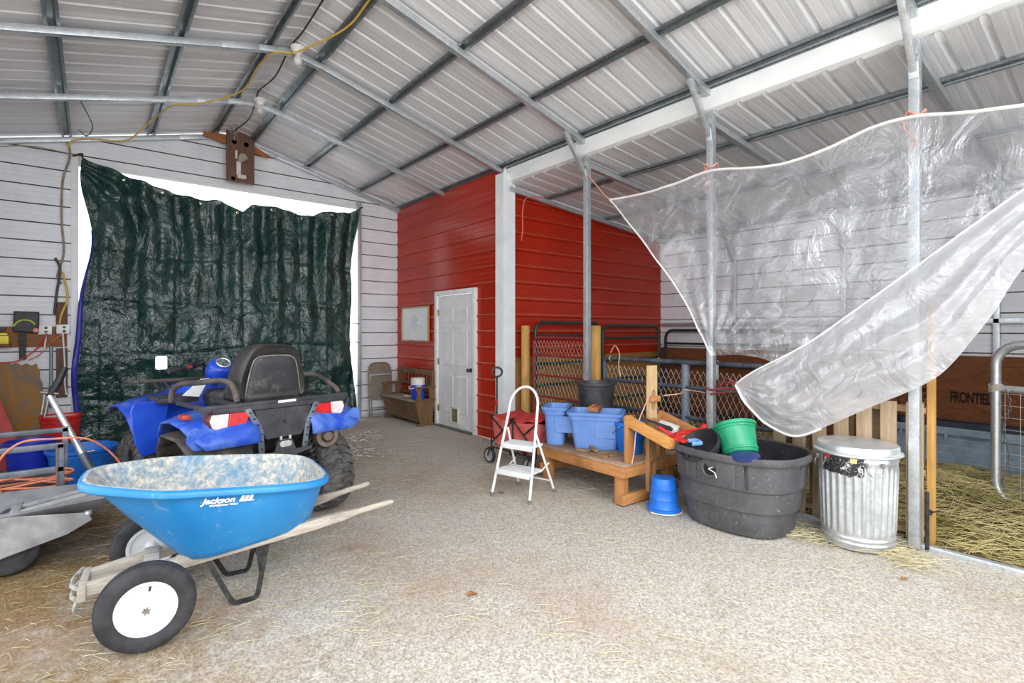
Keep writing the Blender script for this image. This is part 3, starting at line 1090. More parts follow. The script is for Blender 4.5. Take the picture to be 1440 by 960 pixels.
# rear fenders: flared shells over the wheels
def fender(sx, ys, name, mat, x0, x1, th=0.012):
    """ys: list of (y, z_inner, z_outer, x_outer)"""
    m = MB()
    rings = []
    for (y, zi, zo, xo) in ys:
        rings.append([Vector((sx * (x0 + (xo - x0) * f_), y, zi + (zo - zi) * (f_ ** 2.2))) for f_ in (0, .2, .4, .6, .8, .92, 1)])
    m.loft(rings, closed=False)
    return m.build(name, mat, ATV, solid=th, angle=50)
for sx in (-1, 1):
    fender(sx, [(-0.30, 0.70, 0.70, 0.56), (-0.29, 0.77, 0.74, 0.60), (-0.22, 0.87, 0.79, 0.64), (-0.10, 0.915, 0.84, 0.655), (0.10, 0.93, 0.86, 0.66), (0.30, 0.92, 0.83, 0.65), (0.46, 0.84, 0.72, 0.62), (0.54, 0.70, 0.58, 0.58), (0.57, 0.50, 0.46, 0.55)], 'rear_fender', M_BLUE_DUST, 0.20, 0.62)
    # folded rear face of the fender below the lamp
    m = MB()
    m.prism([(sx * x, z) for x, z in ((0.24, 0.80), (0.30, 0.775), (0.48, 0.79), (0.60, 0.86), (0.655, 0.84), (0.665, 0.76), (0.62, 0.70), (0.42, 0.70), (0.27, 0.735))], 'Y', -0.255, -0.235)
    m.build('fender_face', M_BLUE_DUST, ATV, bev=0.008)
    # dark inner mud guard
    fender(sx, ([(-0.24, 0.44, 0.44, 0.60), (-0.20, 0.68, 0.66, 0.64), (0.0, 0.77, 0.74, 0.65), (0.30, 0.78, 0.74, 0.65), (0.5, 0.62, 0.60, 0.62), (0.56, 0.44, 0.44, 0.58)])[0 if sx < 0 else 2:], 'mud_guard', M_DUSTY_TRIM, 0.22, 0.62)
    # front fender
    fender(sx, [(0.92, 0.56, 0.50, 0.60), (1.00, 0.74, 0.66, 0.64), (1.12, 0.88, 0.80, 0.66), (1.32, 0.94, 0.86, 0.67), (1.55, 0.93, 0.84, 0.66), (1.75, 0.86, 0.76, 0.62)], 'front_fender', M_BLUE, 0.16, 0.62)
    m = MB()
    m.prism([(sx * x, z) for x, z in ((0.40, 0.94), (0.66, 0.92), (0.68, 0.86), (0.65, 0.60), (0.60, 0.48), (0.50, 0.50), (0.44, 0.72))], 'Y', 0.90, 0.925)
    m.build('fender_flap', M_BLUE, ATV, bev=0.008)
    m = MB()
    m.box((sx * 0.40, 0.72, 0.36), (0.26, 0.40, 0.03), bev=0.008)
    for k in range(5):
        m.box((sx * 0.40, 0.56 + k * 0.08, 0.38), (0.24, 0.015, 0.02))
    m.build('footwell', M_DARK_TRIM, ATV)
# silencer
m = MB()
M_T = Matrix.Translation((0.345, -0.27, 0.66)) @ Matrix.Rotation(R(-8), 4, 'Z')
m.lathe([(0.0, 0.02), (0.035, 0.02), (0.042, 0.0), (0.05, -0.012), (0.055, 0.0), (0.088, 0.0), (0.093, -0.015), (0.093, -0.34), (0.08, -0.38), (0.03, -0.40), (0, -0.40)], 32, (0, 0, 0), 'Y', M=M_T @ Matrix.Scale(-1, 4, (0, 1, 0)))
m.build('silencer', M_EXH, ATV)

# seat, backrest and body
m = MB()
rings = []
for y, w, z0, z1 in ((0.36, 0.13, 0.90, 0.99), (0.42, 0.20, 0.88, 1.02), (0.6, 0.21, 0.86, 1.01), (0.8, 0.17, 0.85, 0.97), (0.98, 0.13, 0.87, 0.99), (1.05, 0.10, 0.90, 0.99)):
    rings.append([(p[0], y, p[1]) for p in rrect(w, (z1 - z0) / 2, min(0.045, (z1 - z0) / 2 - 0.002), 4, 0, (z0 + z1) / 2)])
m.loft(rings)
m.box((0, 0.12, 1.0), (0.44, 0.44, 0.10), bev=0.045)
m.build('seat', M_VINYL, ATV, angle=60)
def back_outline(s, n=40):
    pts = []
    for (x, z) in ((-0.265, 0.99), (-0.26, 1.12), (-0.225, 1.26), (-0.175, 1.355), (-0.12, 1.395), (0, 1.402), (0.12, 1.395), (0.175, 1.355), (0.225, 1.26), (0.26, 1.12), (0.265, 0.99), (0.15, 0.965), (0, 0.96), (-0.15, 0.965)):
        pts.append((x * s, 1.17 + (z - 1.17) * s))
    P = [Vector((p[0], 0, p[1])) for p in pts]
    P = P + [P[0]]
    return bez(P, 5)[:-1]
def lean(p, y):
    return Vector((p.x, y - (p.z - 0.96) * 0.10, p.z))
m = MB()
m.loft([[lean(p, y) for p in back_outline(s)] for y, s in ((-0.045, 0.86), (-0.062, 0.93), (-0.05, 0.98), (0.0, 1.0), (0.10, 1.0), (0.17, 0.97), (0.20, 0.88))])
BR = m.build('backrest', M_VINYL, ATV, angle=60)
def panel_outline(s):
    P = [Vector((x, 0, z)) for x, z in ((-0.225, 1.0), (-0.215, 1.1), (-0.185, 1.24), (-0.15, 1.295), (-0.08, 1.31), (0.08, 1.31), (0.15, 1.295), (0.185, 1.24), (0.215, 1.1), (0.225, 1.0), (0.12, 0.985), (-0.12, 0.985))]
    P = [Vector((p.x * s * 0.92, 0, 1.15 + (p.z - 1.15) * s)) for p in P]
    return bez(P + [P[0]], 5)[:-1]
m = MB()
m.loft([[lean(p, y) for p in panel_outline(s)] for y, s in ((-0.05, 1.0), (-0.076, 0.98), (-0.082, 0.90), (-0.084, 0.6))])
m.build('back_panel', M_SEAT, BR, angle=60)
m = MB()
m.tube([lean(p, -0.066) for p in panel_outline(1.02)], 0.006, 6, closed=True)
m.build('piping', mottled('worn_grey_piping', srgb(110, 104, 96), srgb(150, 144, 134), 20, 0.6), BR)

# tank cover, dash pod and bars
m = MB()
rings = []
for y, w, z0, z1 in ((0.95, 0.12, 0.82, 0.98), (1.05, 0.2, 0.80, 1.03), (1.3, 0.26, 0.78, 1.04), (1.6, 0.24, 0.76, 0.98), (1.8, 0.16, 0.74, 0.90)):
    rings.append([(p[0], y, p[1]) for p in rrect(w, (z1 - z0) / 2, 0.06, 4, 0, (z0 + z1) / 2)])
m.loft(rings)
m.build('tank_cover', M_BLUE, ATV, angle=50)
m = MB()
m.lathe([(0.0, 0.09), (0.075, 0.085), (0.095, 0.06), (0.11, 0.0), (0.10, -0.06), (0.06, -0.10), (0, -0.11)], 28, (0, 0, 0), 'Z', sx=1.15, M=Matrix.Translation((0.0, 0.92, 1.15)) @ Matrix.Rotation(R(40), 4, 'X'))
dash = m.build('dash_pod', M_BLUE, ATV, angle=60)
m = MB()
MM = Matrix.Translation((0.0, 0.92, 1.15)) @ Matrix.Rotation(R(40), 4, 'X') @ Matrix.Translation((0, 0, 0.088))
m.lathe([(0.056, 0.0), (0.062, 0.008), (0.056, 0.014), (0.05, 0.008), (0.0, 0.006)], 28, M=MM)
m.build('gauge_bezel', mottled('silver_bezel', srgb(190, 192, 196), srgb(220, 222, 224), 20, 0.3, 0.7), dash)
m = MB()
m.lathe([(0.048, 0.008), (0.0, 0.010)], 28, M=MM)
m.build('gauge_face', mottled('dark_gauge_face', srgb(46, 52, 52), srgb(150, 156, 150), 40, 0.3), dash)
m = MB()
HB = [(-0.44, 0.80, 1.17), (-0.32, 0.86, 1.185), (-0.20, 0.92, 1.20), (-0.12, 0.98, 1.21), (-0.09, 1.02, 1.12), (0.09, 1.02, 1.12), (0.12, 0.98, 1.21), (0.20, 0.92, 1.20), (0.32, 0.86, 1.185), (0.44, 0.80, 1.17)]
m.tube(bez(HB, 5), 0.014, 10)
m.tube([(0, 1.02, 1.12), (0, 1.15, 0.85)], 0.03, 12)
bars = m.build('handlebar', M_BLACK_METAL, ATV)
for sx in (-1, 1):
    m = MB()
    a, b_ = Vector((sx * 0.32, 0.86, 1.185)), Vector((sx * 0.445, 0.798, 1.17))
    m.tube([a, a.lerp(b_, 0.1), b_], [0.017, 0.021, 0.019], 12)
    m.tube(bez([(sx * 0.24, 0.93, 1.205), (sx * 0.34, 0.94, 1.19), (sx * 0.45, 0.87, 1.165)], 5), 0.007, 8)
    m.build('grip', M_BLACK_RUBBER, bars)
    m = MB()
    m.box((sx * 0.275, 0.885, 1.195), (0.055, 0.06, 0.05), (0, 0, sx * R(-27)), bev=0.01)
    m.bar((sx * 0.27, 0.895, 1.205), (sx * 0.20, 0.955, 1.225), 0.03, 0.03)
    m.cyl((sx * 0.20, 0.96, 1.205), (sx * 0.20, 0.96, 1.26), 0.02, seg=12)
    m.build('switch_block', M_BLACK_PLASTIC, bars)
m = MB()
m.box((-0.268, 0.853, 1.20), (0.035, 0.008, 0.022), (0, 0, R(27)), bev=0.003)
m.build('switch', M_RED_LENS, bars)
m = MB()
m.tube(bez([(-0.32, 0.88, 1.20), (-0.40, 0.86, 1.21), (-0.45, 0.85, 1.225)], 5), 0.006, 8)
MR = Matrix.Translation((-0.485, 0.84, 1.245)) @ Matrix.Rotation(R(-8), 4, 'Z')
m.loft([[MR @ Vector((p[0] * s, y, p[1] * s)) for p in rrect(0.042, 0.058, 0.016, 4)] for y, s in ((0.0, 1.0), (0.015, 1.0), (0.03, 0.7))])
mir = m.build('mirror', M_BLACK_PLASTIC, ATV)
m = MB()
m.prism(rrect(0.040, 0.055, 0.014, 4), 'Y', -0.003, 0.0)
m.transform(MR)
m.build('mirror_glass', M_MIRROR, mir)
# front rack
m = MB()
for x in (-0.45, -0.15, 0.15, 0.45):
    m.tube([(x, 1.30, 1.06), (x, 1.85, 1.02)], 0.014, 8)
m.tube(bez([(-0.45, 1.85, 1.02), (-0.55, 1.6, 1.05), (-0.54, 1.32, 1.06), (-0.45, 1.30, 1.06), (0, 1.29, 1.06), (0.45, 1.30, 1.06), (0.54, 1.32, 1.06), (0.55, 1.6, 1.05), (0.45, 1.85, 1.02)], 5), 0.017, 8)
for x in (-0.3, 0.3):
    m.tube([(x, 1.4, 1.05), (x * 0.7, 1.4, 0.9)], 0.012, 8)
    m.tube([(x, 1.75, 1.03), (x * 0.5, 1.7, 0.82)], 0.012, 8)
m.build('front_rack', M_DUSTY_TRIM, ATV)
# front storage lid and amber/red side reflector on the left
for x in (-0.36, 0.36):
    m = MB()
    m.box((x, 0.96, 0.93), (0.30, 0.30, 0.05), (0, 0, 0), bev=0.02)
    m.build('side_moulding', M_DARK_TRIM, ATV)
m = MB()
m.prism([(-0.36, 0.97), (-0.22, 1.10), (-0.16, 1.10), (-0.24, 0.95)], 'Y', 0.74, 0.76)
m.build('side_flash', M_WHITE_PAINT, ATV)
m = MB()
m.box((-0.60, -0.02, 0.905), (0.05, 0.10, 0.03), bev=0.006)
m.build('side_reflector', mottled('orange_red_reflector', srgb(170, 52, 40), srgb(196, 80, 60), 30, 0.3), ATV)
# ---------------------------------------------------------------- green tarp over the back opening
def tarp_mat():
    m, n, l, b = base_mat('green_woven_tarp', srgb(12, 44, 42), 0.2, 0.0, 0.9)
    t = nz(n, l, 2.0, 4)
    r = ramp(n, l, t.outputs['Fac'], [(0.3, srgb(12, 50, 46)), (0.7, srgb(22, 68, 63))])
    l.new(r.outputs[0], b.inputs['Base Color'])
    # creases
    a = nz(n, l, 2.6, 5, 0.6, 'Object', (1.1, 1, 0.8), 1.2)
    c = nz(n, l, 8, 4, 0.62, 'Object', (1, 1, 0.8), 0.8)
    mm = n.new('ShaderNodeMath'); mm.operation = 'MULTIPLY_ADD'
    l.new(c.outputs['Fac'], mm.inputs[0]); mm.inputs[1].default_value = 0.35
    l.new(a.outputs['Fac'], mm.inputs[2])
    bump(n, l, b, mm.outputs[0], 0.75, 0.09)
    rr = ramp(n, l, c.outputs['Fac'], [(0.3, (0.16,) * 3), (0.7, (0.30,) * 3)])
    l.new(rr.outputs[0], b.inputs['Roughness'])
    return m
M_TARP = tarp_mat()
TOP = [(-0.20, 3.71), (0.22, 3.56), (0.58, 3.46), (0.95, 3.40), (1.22, 3.36), (1.32, 3.39), (1.42, 3.41), (1.60, 3.32), (1.72, 3.29), (1.82, 3.40), (2.0, 3.43), (2.2, 3.42), (2.42, 3.40), (2.64, 3.36), (2.78, 3.38), (2.9, 3.46), (3.1, 3.47), (3.35, 3.50), (3.55, 3.60)]
def interp(tab, x):
    for (a, b_), (c, d) in zip(tab, tab[1:]):
        if x <= c:
            return b_ + (d - b_) * max(0, (x - a)) / (c - a)
    return tab[-1][1]
def tarp_pt(u, v):
    z1 = interp(TOP, -0.20 + 3.74 * u)
    z = 0.02 + (z1 - 0.02) * v
    h = z / 3.5
    # side edges pull in between the tie points
    xl = -0.10 + 0.10 * math.sin(math.pi * smooth01(0.45, 1.0, h)) - 0.05 * (1 - h)
    xl += 0.02 * math.sin(z * 5)
    xr = 3.52 - 0.13 * math.sin(math.pi * min(1, h)) ** 1.0 + 0.02 * math.sin(z * 4)
    x = xl + (xr - xl) * u
    # vertical folds, strongest under the hem, fold lines from packing, and small crumples
    amp = 0.028 + 0.05 * smooth01(0.3, 1.0, v)
    y = amp * (0.6 * math.sin(u * 46 + 1.5 * math.sin(u * 9) + 0.6 * v) + 0.5 * math.sin(u * 83 + 3 * v)) * (0.45 + 0.55 * smooth01(0.2, 0.8, v))
    y += 0.10 * (noise.noise((x * 2.1, z * 1.1, 3.1))) + 0.05 * noise.noise((x * 4.0, z * 2.2, 8.1))
    y += 0.022 * noise.noise((x * 7.5, z * 6.2, 7.7)) + 0.004 * noise.noise((x * 17, z * 15, 1.7))
    for zf in (0.62, 1.24, 1.9, 2.55):
        y += 0.018 * math.exp(-((z - zf + 0.05 * math.sin(x * 2)) / 0.035) ** 2)
    for k in range(9):
        xf = 0.05 + 0.42 * k
        y += 0.014 * math.exp(-((x - xf) / 0.02) ** 2)
    # billow
    y -= 0.10 * math.sin(math.pi * u) * math.sin(math.pi * min(1, v * 1.1))
    # gathers at the upper left tie
    d = math.hypot(x + 0.2, z - 3.7)
    y += 0.05 * math.exp(-(d / 0.9) ** 2) * math.sin(9 * math.atan2(3.7 - z, x + 0.25) * 2)
    return (x, YB - 0.17 + y * 0.9, z)
TP = thing('tarp', 'dark green wrinkled tarp hung across the big back doorway', 'tarp', (0, 0, 0))
m = MB()
m.sheet(tarp_pt, 190, 170)
m.build('tarp_sheet', M_TARP, TP, angle=180, solid=0.002)
m = MB()
pts = [Vector(tarp_pt(0.0, v / 40)) for v in range(0, 31)]
rows = []
for i, p in enumerate(pts):
    w = 0.045 * (1 - smooth01(1.4, 2.5, p.z)) + 0.006
    rows.append([p + Vector((-w, -0.012 + 0.01 * math.sin(i), 0)), p + Vector((-w * 0.5, -0.022, 0)), p + Vector((0.01, -0.016, 0))])
m.loft(rows, closed=False)
m.build('tarp_underside', mottled('blue_tarp_back', srgb(44, 44, 150), srgb(62, 66, 176), 6, 0.4), TP, solid=0.002)
M_GROM = mottled('brass_grommet', srgb(190, 180, 150), srgb(220, 214, 190), 30, 0.3, 0.8)
for u in (0.12, 0.235, 0.36, 0.49, 0.62, 0.75, 0.87):
    p = Vector(tarp_pt(u, 0.985))
    m = MB()
    m.lathe([(0.008, 0), (0.018, 0.002), (0.018, 0.006), (0.008, 0.006)], 16, p + Vector((0, -0.008, 0)), 'Y')
    m.build('grommet', M_GROM, TP)
m = MB()
for zz in (1.30, 1.62, 0.55):
    p = Vector(tarp_pt(1.0, zz / 3.6))
    m = MB()
    m.tube(bez([p + Vector((-0.02, -0.015, 0)), p + Vector((0.08, -0.03, 0.012)), (OX1 - 0.03, YB - 0.10, zz + 0.01)], 5), 0.006, 6)
    m.build('tie_cord', M_BLACK_PLASTIC, TP)
p = Vector(tarp_pt(0.0, 1.0))
m = MB()
m.tube(bez([p, p + Vector((0.0, -0.02, 0.03)), (OX0 + 0.0, YB - 0.10, 3.72)], 4), 0.012, 6)
m.build('tie_cord', M_BLACK_PLASTIC, TP)
p = Vector(tarp_pt(1.0, 1.0))
m = MB()
m.tube(bez([p, p + Vector((0.03, -0.01, 0.02)), (OX1 - 0.02, YB - 0.06, 3.64)], 4), 0.010, 6)
m.build('tie_cord', M_BLACK_PLASTIC, TP)
# ---------------------------------------------------------------- white six-panel door in the red partition
M_DOOR = mottled('white_door_paint', srgb(220, 221, 222), srgb(234, 234, 235), 5, 0.4)
M_TRIMW = mottled('white_door_trim', srgb(228, 228, 226), srgb(242, 242, 240), 8, 0.45)
D = thing('door_1', None, None, (RDX - 0.022, DY0, 0))
D['kind'] = 'structure'
W_, H_ = DY1 - DY0, DZ
m = MB()
m.box((0.02, W_ / 2, H_ / 2 + 0.005), (0.035, W_ - 0.01, H_ - 0.02))
# raised panels with sunk mouldings
pw = 0.29
for y0 in (0.16, W_ - 0.16 - pw):
    for z0, z1 in ((0.24, 0.82), (0.97, 1.52), (1.64, 1.86)):
        cy, cz, hy, hz = y0 + pw / 2, (z0 + z1) / 2, pw / 2, (z1 - z0) / 2
        for (a, x, b_, x2) in ((1.0, 0.0025, 0.93, 0.010), (0.93, 0.010, 0.86, 0.010), (0.86, 0.010, 0.76, 0.0)):
            pass
        fr = []
        for ins, x in ((0, 0.0020), (0.012, -0.005), (0.022, -0.005), (0.05, 0.0015)):
            fr.append([(x, cy + sy * (hy - ins), cz + sz * (hz - ins)) for sy, sz in ((1, 1), (-1, 1), (-1, -1), (1, -1))])
        m.loft(fr, cap0=False, cap1=True)
o = m.build('door_leaf', M_DOOR, D, angle=15)
m = MB()
for y in (-0.035, W_ + 0.035):
    m.box((-0.004, y, (H_ + 0.07) / 2), (0.05, 0.07, H_ + 0.07), bev=0.006)
m.box((-0.004, W_ / 2, H_ + 0.035), (0.05, W_, 0.07), bev=0.006)
m.build('door_frame', M_TRIMW, D)
m = MB()
m.box((-0.015, W_ / 2, 0.012), (0.09, W_, 0.024), bev=0.004)
m.build('threshold', mottled('dark_threshold', srgb(96, 92, 88), srgb(130, 126, 120), 10, 0.5, 0.4), D)
m = MB()
m.lathe([(0, 0.0), (0.032, 0.0), (0.032, 0.008), (0.012, 0.012), (0.012, 0.03), (0.026, 0.04), (0.029, 0.055), (0.02, 0.066), (0, 0.068)], 24, (0, 0, 0), 'X', M=Matrix.Translation((0, 0.075, 0.93)) @ Matrix.Scale(-1, 4, (1, 0, 0)))
m.build('door_knob', mottled('pewter_knob', srgb(70, 68, 66), srgb(110, 108, 104), 20, 0.3, 0.8), D)
for z in (0.28, 1.02, 1.80):
    m = MB()
    m.cyl((-0.012, W_ - 0.004, z - 0.05), (-0.012, W_ - 0.004, z + 0.05), 0.008, seg=10)
    m.box((-0.006, W_ - 0.02, z), (0.006, 0.03, 0.10))
    m.build('hinge', mottled('brass_hinge', srgb(150, 132, 96), srgb(190, 172, 132), 30, 0.4, 0.7), D)
m = MB()
py, pz, ph, pq = W_ - 0.50, 0.215, 0.115, 0.125
for s_ in (-1, 1):
    m.box((-0.012, py + s_ * (ph - 0.012), pz), (0.026, 0.026, 2 * pq), bev=0.004)
    m.box((-0.012, py, pz + s_ * (pq - 0.012)), (0.026, 2 * ph, 0.026), bev=0.004)
pd = m.build('pet_door', mottled('cream_pet_door_frame', srgb(214, 208, 188), srgb(228, 222, 204), 12, 0.5), D)
m = MB()
m.box((-0.004, py, pz), (0.006, 2 * ph - 0.05, 2 * pq - 0.05))
m.build('flap', mottled('olive_flap', srgb(96, 98, 84), srgb(130, 130, 112), 12, 0.35), pd)

# ---------------------------------------------------------------- framed drawing
P = thing('framed_picture', 'framed pale drawing of a blue snowflake on the red wall left of the white door', 'picture', (RDX - 0.024, 7.94, 1.63))
m = MB()
hw, hh = 0.48, 0.30
for s_ in (-1, 1):
    m.box((-0.012, s_ * (hw - 0.0125), 0), (0.028, 0.025, 2 * hh), bev=0.004)
    m.box((-0.012, 0, s_ * (hh - 0.0125)), (0.028, 2 * hw - 0.05, 0.025), bev=0.004)
m.build('frame', wood('pale_frame_wood', srgb(170, 138, 92), srgb(196, 164, 116), 'Y', 1, 0.5), P)
m = MB()
m.box((-0.006, 0, 0), (0.006, 2 * hw - 0.04, 2 * hh - 0.04))
pp = m.build('paper', mottled('pale_paper', srgb(222, 224, 226), srgb(232, 233, 234), 3, 0.35), P)
m = MB()
for k in range(6):
    a = R(60 * k + 30)
    d = Vector((0, math.cos(a), math.sin(a)))
    pn = Vector((0, -math.sin(a), math.cos(a)))
    c0 = Vector((-0.0105, 0.02, 0.02))
    m.bar(c0, c0 + d * 0.14, 0.006, 0.002, up=(1, 0, 0))
    for f_ in (0.06, 0.10):
        for s_ in (-1, 1):
            m.bar(c0 + d * f_, c0 + d * (f_ + 0.03) + pn * s_ * 0.03, 0.005, 0.002, up=(1, 0, 0))
m.lathe([(0.018, 0), (0.028, 0.001), (0.028, 0.002), (0.018, 0.002)], 18, (-0.011, -0.19, -0.06), 'X')
m.build('drawing', mottled('faint_blue_ink', srgb(150, 164, 206), srgb(180, 190, 220), 30, 0.5), pp)

# ---------------------------------------------------------------- storage bench
M_BENCH = wood('brown_bench_wood', srgb(92, 66, 42), srgb(128, 96, 64), 'Y', 1.0, 0.6)
M_BENCH_Z = wood('brown_bench_wood_upright', srgb(98, 70, 44), srgb(138, 102, 66), 'Z', 1.0, 0.6)
B = thing('storage_bench', 'brown wooden deacon storage bench with spindle back against the red wall', 'bench', (3.93, 7.24, 0))
L_ = 1.16
def bside(y):
    m = MB()
    m.prism([(0.09, 0.03), (0.30, 0.03), (0.36, 0.40), (0.0, 0.40)], 'Y', y, y + 0.022)      # tapered lower side
    m.prism([(0.02, 0.42), (0.12, 0.42), (0.10, 0.50), (0.13, 0.60), (0.01, 0.60), (0.05, 0.50)], 'Y', y, y + 0.022)
    m.prism([(0.26, 0.42), (0.36, 0.42), (0.385, 0.84), (0.375, 0.88), (0.345, 0.89), (0.315, 0.87), (0.305, 0.70), (0.285, 0.62), (0.25, 0.60)], 'Y', y, y + 0.022)
    m.box((0.19, y + 0.011, 0.61), (0.38, 0.07, 0.022), bev=0.005)
    m.box((0.19, y + 0.011, 0.41), (0.42, 0.06, 0.022), bev=0.005)
    m.box((0.19, y + 0.011, 0.018), (0.30, 0.055, 0.035), bev=0.006)
    return m.build('side_panel', M_BENCH_Z, B, angle=20)
bside(0.0)
bside(L_)
m = MB()
m.prism([(0.085, 0.06), (0.105, 0.06), (0.03, 0.40), (0.01, 0.40)], 'Y', 0.02, L_)
for k in range(2):
    y0 = 0.06 + k * (L_ / 2)
    q0, q1 = 0.13, 0.34
    xs = lambda z: 0.085 - (z - 0.06) * 0.2206
    for a, b_ in ((0, 0.025), ):
        for (ya, yb, za, zb) in ((y0, y0 + 0.48, q1, q1 + 0.02), (y0, y0 + 0.48, q0 - 0.02, q0), (y0, y0 + 0.02, q0, q1), (y0 + 0.46, y0 + 0.48, q0, q1)):
            m.loft([[(xs(za) - 0.008, ya, za), (xs(za) - 0.008, yb, za), (xs(zb) - 0.008, yb, zb), (xs(zb) - 0.008, ya, zb)], [(xs(za) + 0.004, ya, za), (xs(za) + 0.004, yb, za), (xs(zb) + 0.004, yb, zb), (xs(zb) + 0.004, ya, zb)]])
m.build('front_panel', M_BENCH, B, angle=20)
m = MB()
m.box((0.17, L_ / 2 + 0.01, 0.395), (0.38, L_ - 0.02, 0.025), bev=0.006)
m.build('seat', mottled('dusty_seat_wood', srgb(120, 104, 84), srgb(168, 156, 138), 8, 0.8), B)
m = MB()
m.box((0.335, L_ / 2 + 0.01, 0.83), (0.025, L_ - 0.02, 0.09), bev=0.006)
m.box((0.335, L_ / 2 + 0.01, 0.62), (0.025, L_ - 0.02, 0.05), bev=0.006)
m.box((0.335, L_ / 2 + 0.01, 0.46), (0.025, L_ - 0.02, 0.05), bev=0.006)
m.box((0.32, L_ / 2 + 0.01, 0.22), (0.02, L_ - 0.02, 0.36))
m.build('back_rail', M_BENCH, B)
for k in range(9):
    y = 0.10 + k * (L_ - 0.16) / 8
    m = MB()
    m.lathe([(0.0, 0.64), (0.008, 0.64), (0.013, 0.68), (0.008, 0.71), (0.014, 0.74), (0.008, 0.79), (0.0, 0.79)], 10, (0.335, y, 0))
    m.build('spindle', M_BENCH_Z, B, angle=60)

# blue and white drink cooler on the bench
K = thing('drink_cooler', 'blue and white jug cooler with a white handle on the wooden bench', 'cooler', (4.085, 7.43, 0.408))
m = MB()
m.lathe([(0, 0), (0.10, 0), (0.108, 0.01), (0.115, 0.22), (0.112, 0.235), (0, 0.235)], 32)
m.build('body', mottled('royal_blue_plastic', srgb(34, 62, 190), srgb(46, 78, 206), 6, 0.35), K)
m = MB()
m.lathe([(0.0, 0.236), (0.115, 0.236), (0.116, 0.25), (0.112, 0.262), (0.112, 0.33), (0.108, 0.345), (0.07, 0.35), (0.0, 0.35)], 32)
m.build('lid', mottled('off_white_plastic', srgb(222, 218, 206), srgb(234, 230, 220), 8, 0.45), K)
m = MB()
m.tube(bez([(0.0, 0.118, 0.225), (-0.10, 0.10, 0.20), (-0.145, 0.0, 0.175), (-0.10, -0.10, 0.20), (0.0, -0.118, 0.225)], 6), 0.009, 8)
m.build('handle', M_WHITE_PAINT, K)

# coil of pale rope on the bench
m = MB()
m.tube(bez([(4.05, 7.80, 0.425), (4.0, 7.72, 0.43), (4.06, 7.66, 0.426), (4.12, 7.72, 0.43), (4.06, 7.80, 0.44), (4.0, 7.70, 0.45), (4.10, 7.62, 0.426), (4.18, 7.66, 0.425)], 6), 0.012, 8)
tag(m.build('rope_coil', mottled('pale_rope', srgb(168, 156, 132), srgb(200, 190, 168), 40, 0.8)), 'pale coiled rope lying on the wooden bench seat', 'rope')

# ---------------------------------------------------------------- folded chair
M_CH = mottled('tan_folding_chair_paint', srgb(120, 108, 94), srgb(146, 134, 118), 6, 0.45)
CH = thing('folding_chair', 'tan metal folding chair folded flat against the white back wall', 'chair', (3.96, 8.585, 0))
def tilt(M_): return M_
TL = Matrix.Rotation(R(-4), 4, 'X') @ Matrix.Translation((0, -0.055, 0))
m = MB()
m.tube(bez([(-0.215, 0, 0.01), (-0.215, 0, 0.45), (-0.21, 0, 0.80), (-0.15, 0, 0.925), (0.0, 0, 0.945), (0.15, 0, 0.925), (0.21, 0, 0.80), (0.215, 0, 0.45), (0.215, 0, 0.01)], 6), 0.013, 10)
m.tube([(-0.215, 0, 0.16), (0.215, 0, 0.16)], 0.009, 8)
m.transform(TL)
m.build('front_frame', M_CH, CH)
m = MB()
m.tube(bez([(-0.185, -0.03, 0.02), (-0.185, -0.03, 0.55), (-0.18, -0.02, 0.62)], 4), 0.012, 8)
m.tube(bez([(0.185, -0.03, 0.02), (0.185, -0.03, 0.55), (0.18, -0.02, 0.62)], 4), 0.012, 8)
m.tube([(-0.185, -0.03, 0.12), (0.185, -0.03, 0.12)], 0.009, 8)
m.transform(TL)
m.build('rear_frame', M_CH, CH)
m = MB()
m.prism([(-0.20, 0.76), (0.20, 0.76), (0.195, 0.85), (0.15, 0.915), (0.0, 0.932), (-0.15, 0.915), (-0.195, 0.85)], 'Y', -0.012, 0.004)
m.transform(TL)
m.build('backrest', M_CH, CH, bev=0.004)
m = MB()
m.prism(rrect(0.195, 0.21, 0.03, 4, 0, 0.52), 'Y', -0.055, -0.038)
m.transform(TL)
m.build('seat', M_CH, CH, bev=0.004)

# ---------------------------------------------------------------- board with lamp sockets hung at the gable
M_BRN = wood('stained_brown_board', srgb(88, 62, 50), srgb(126, 92, 74), 'Z', 1.0, 0.75)
M_ORW = wood('orange_stained_wood', srgb(140, 82, 40), srgb(176, 112, 60), 'X', 1.0, 0.65)
GB = thing('lamp_board', 'brown plank with a floodlight and white fittings hung under the gable peak', 'light fixture', (1.70, 8.46, 3.70))
m = MB()
m.prism([(-0.185, 0.0), (0.185, 0.0), (0.185, 0.66), (0.04, 0.74), (-0.185, 0.74)], 'Y', -0.02, 0.02)
m.build('board', M_BRN, GB, bev=0.003)
m = MB()
m.prism([(-0.47, 0.66), (-0.47, 0.60), (-0.185, 0.545), (0.185, 0.49), (0.40, 0.46), (0.40, 0.50), (0.185, 0.60), (-0.185, 0.685)], 'Y', 0.022, 0.06)
m.build('cross_arm', M_ORW, GB, bev=0.003)
m = MB()
m.box((-0.06, -0.028, 0.40), (0.03, 0.02, 0.12), bev=0.004)
m.box((-0.03, -0.03, 0.20), (0.06, 0.02, 0.20), bev=0.004)
m.box((0.01, -0.035, 0.085), (0.12, 0.03, 0.06), bev=0.012)
m.build('conduit', mottled('white_conduit', srgb(206, 204, 196), srgb(226, 224, 216), 10, 0.45), GB)
m = MB()
MM = Matrix.Translation((0.0, -0.05, 0.335)) @ Matrix.Rotation(R(60), 4, 'X') @ Matrix.Rotation(R(20), 4, 'Y')
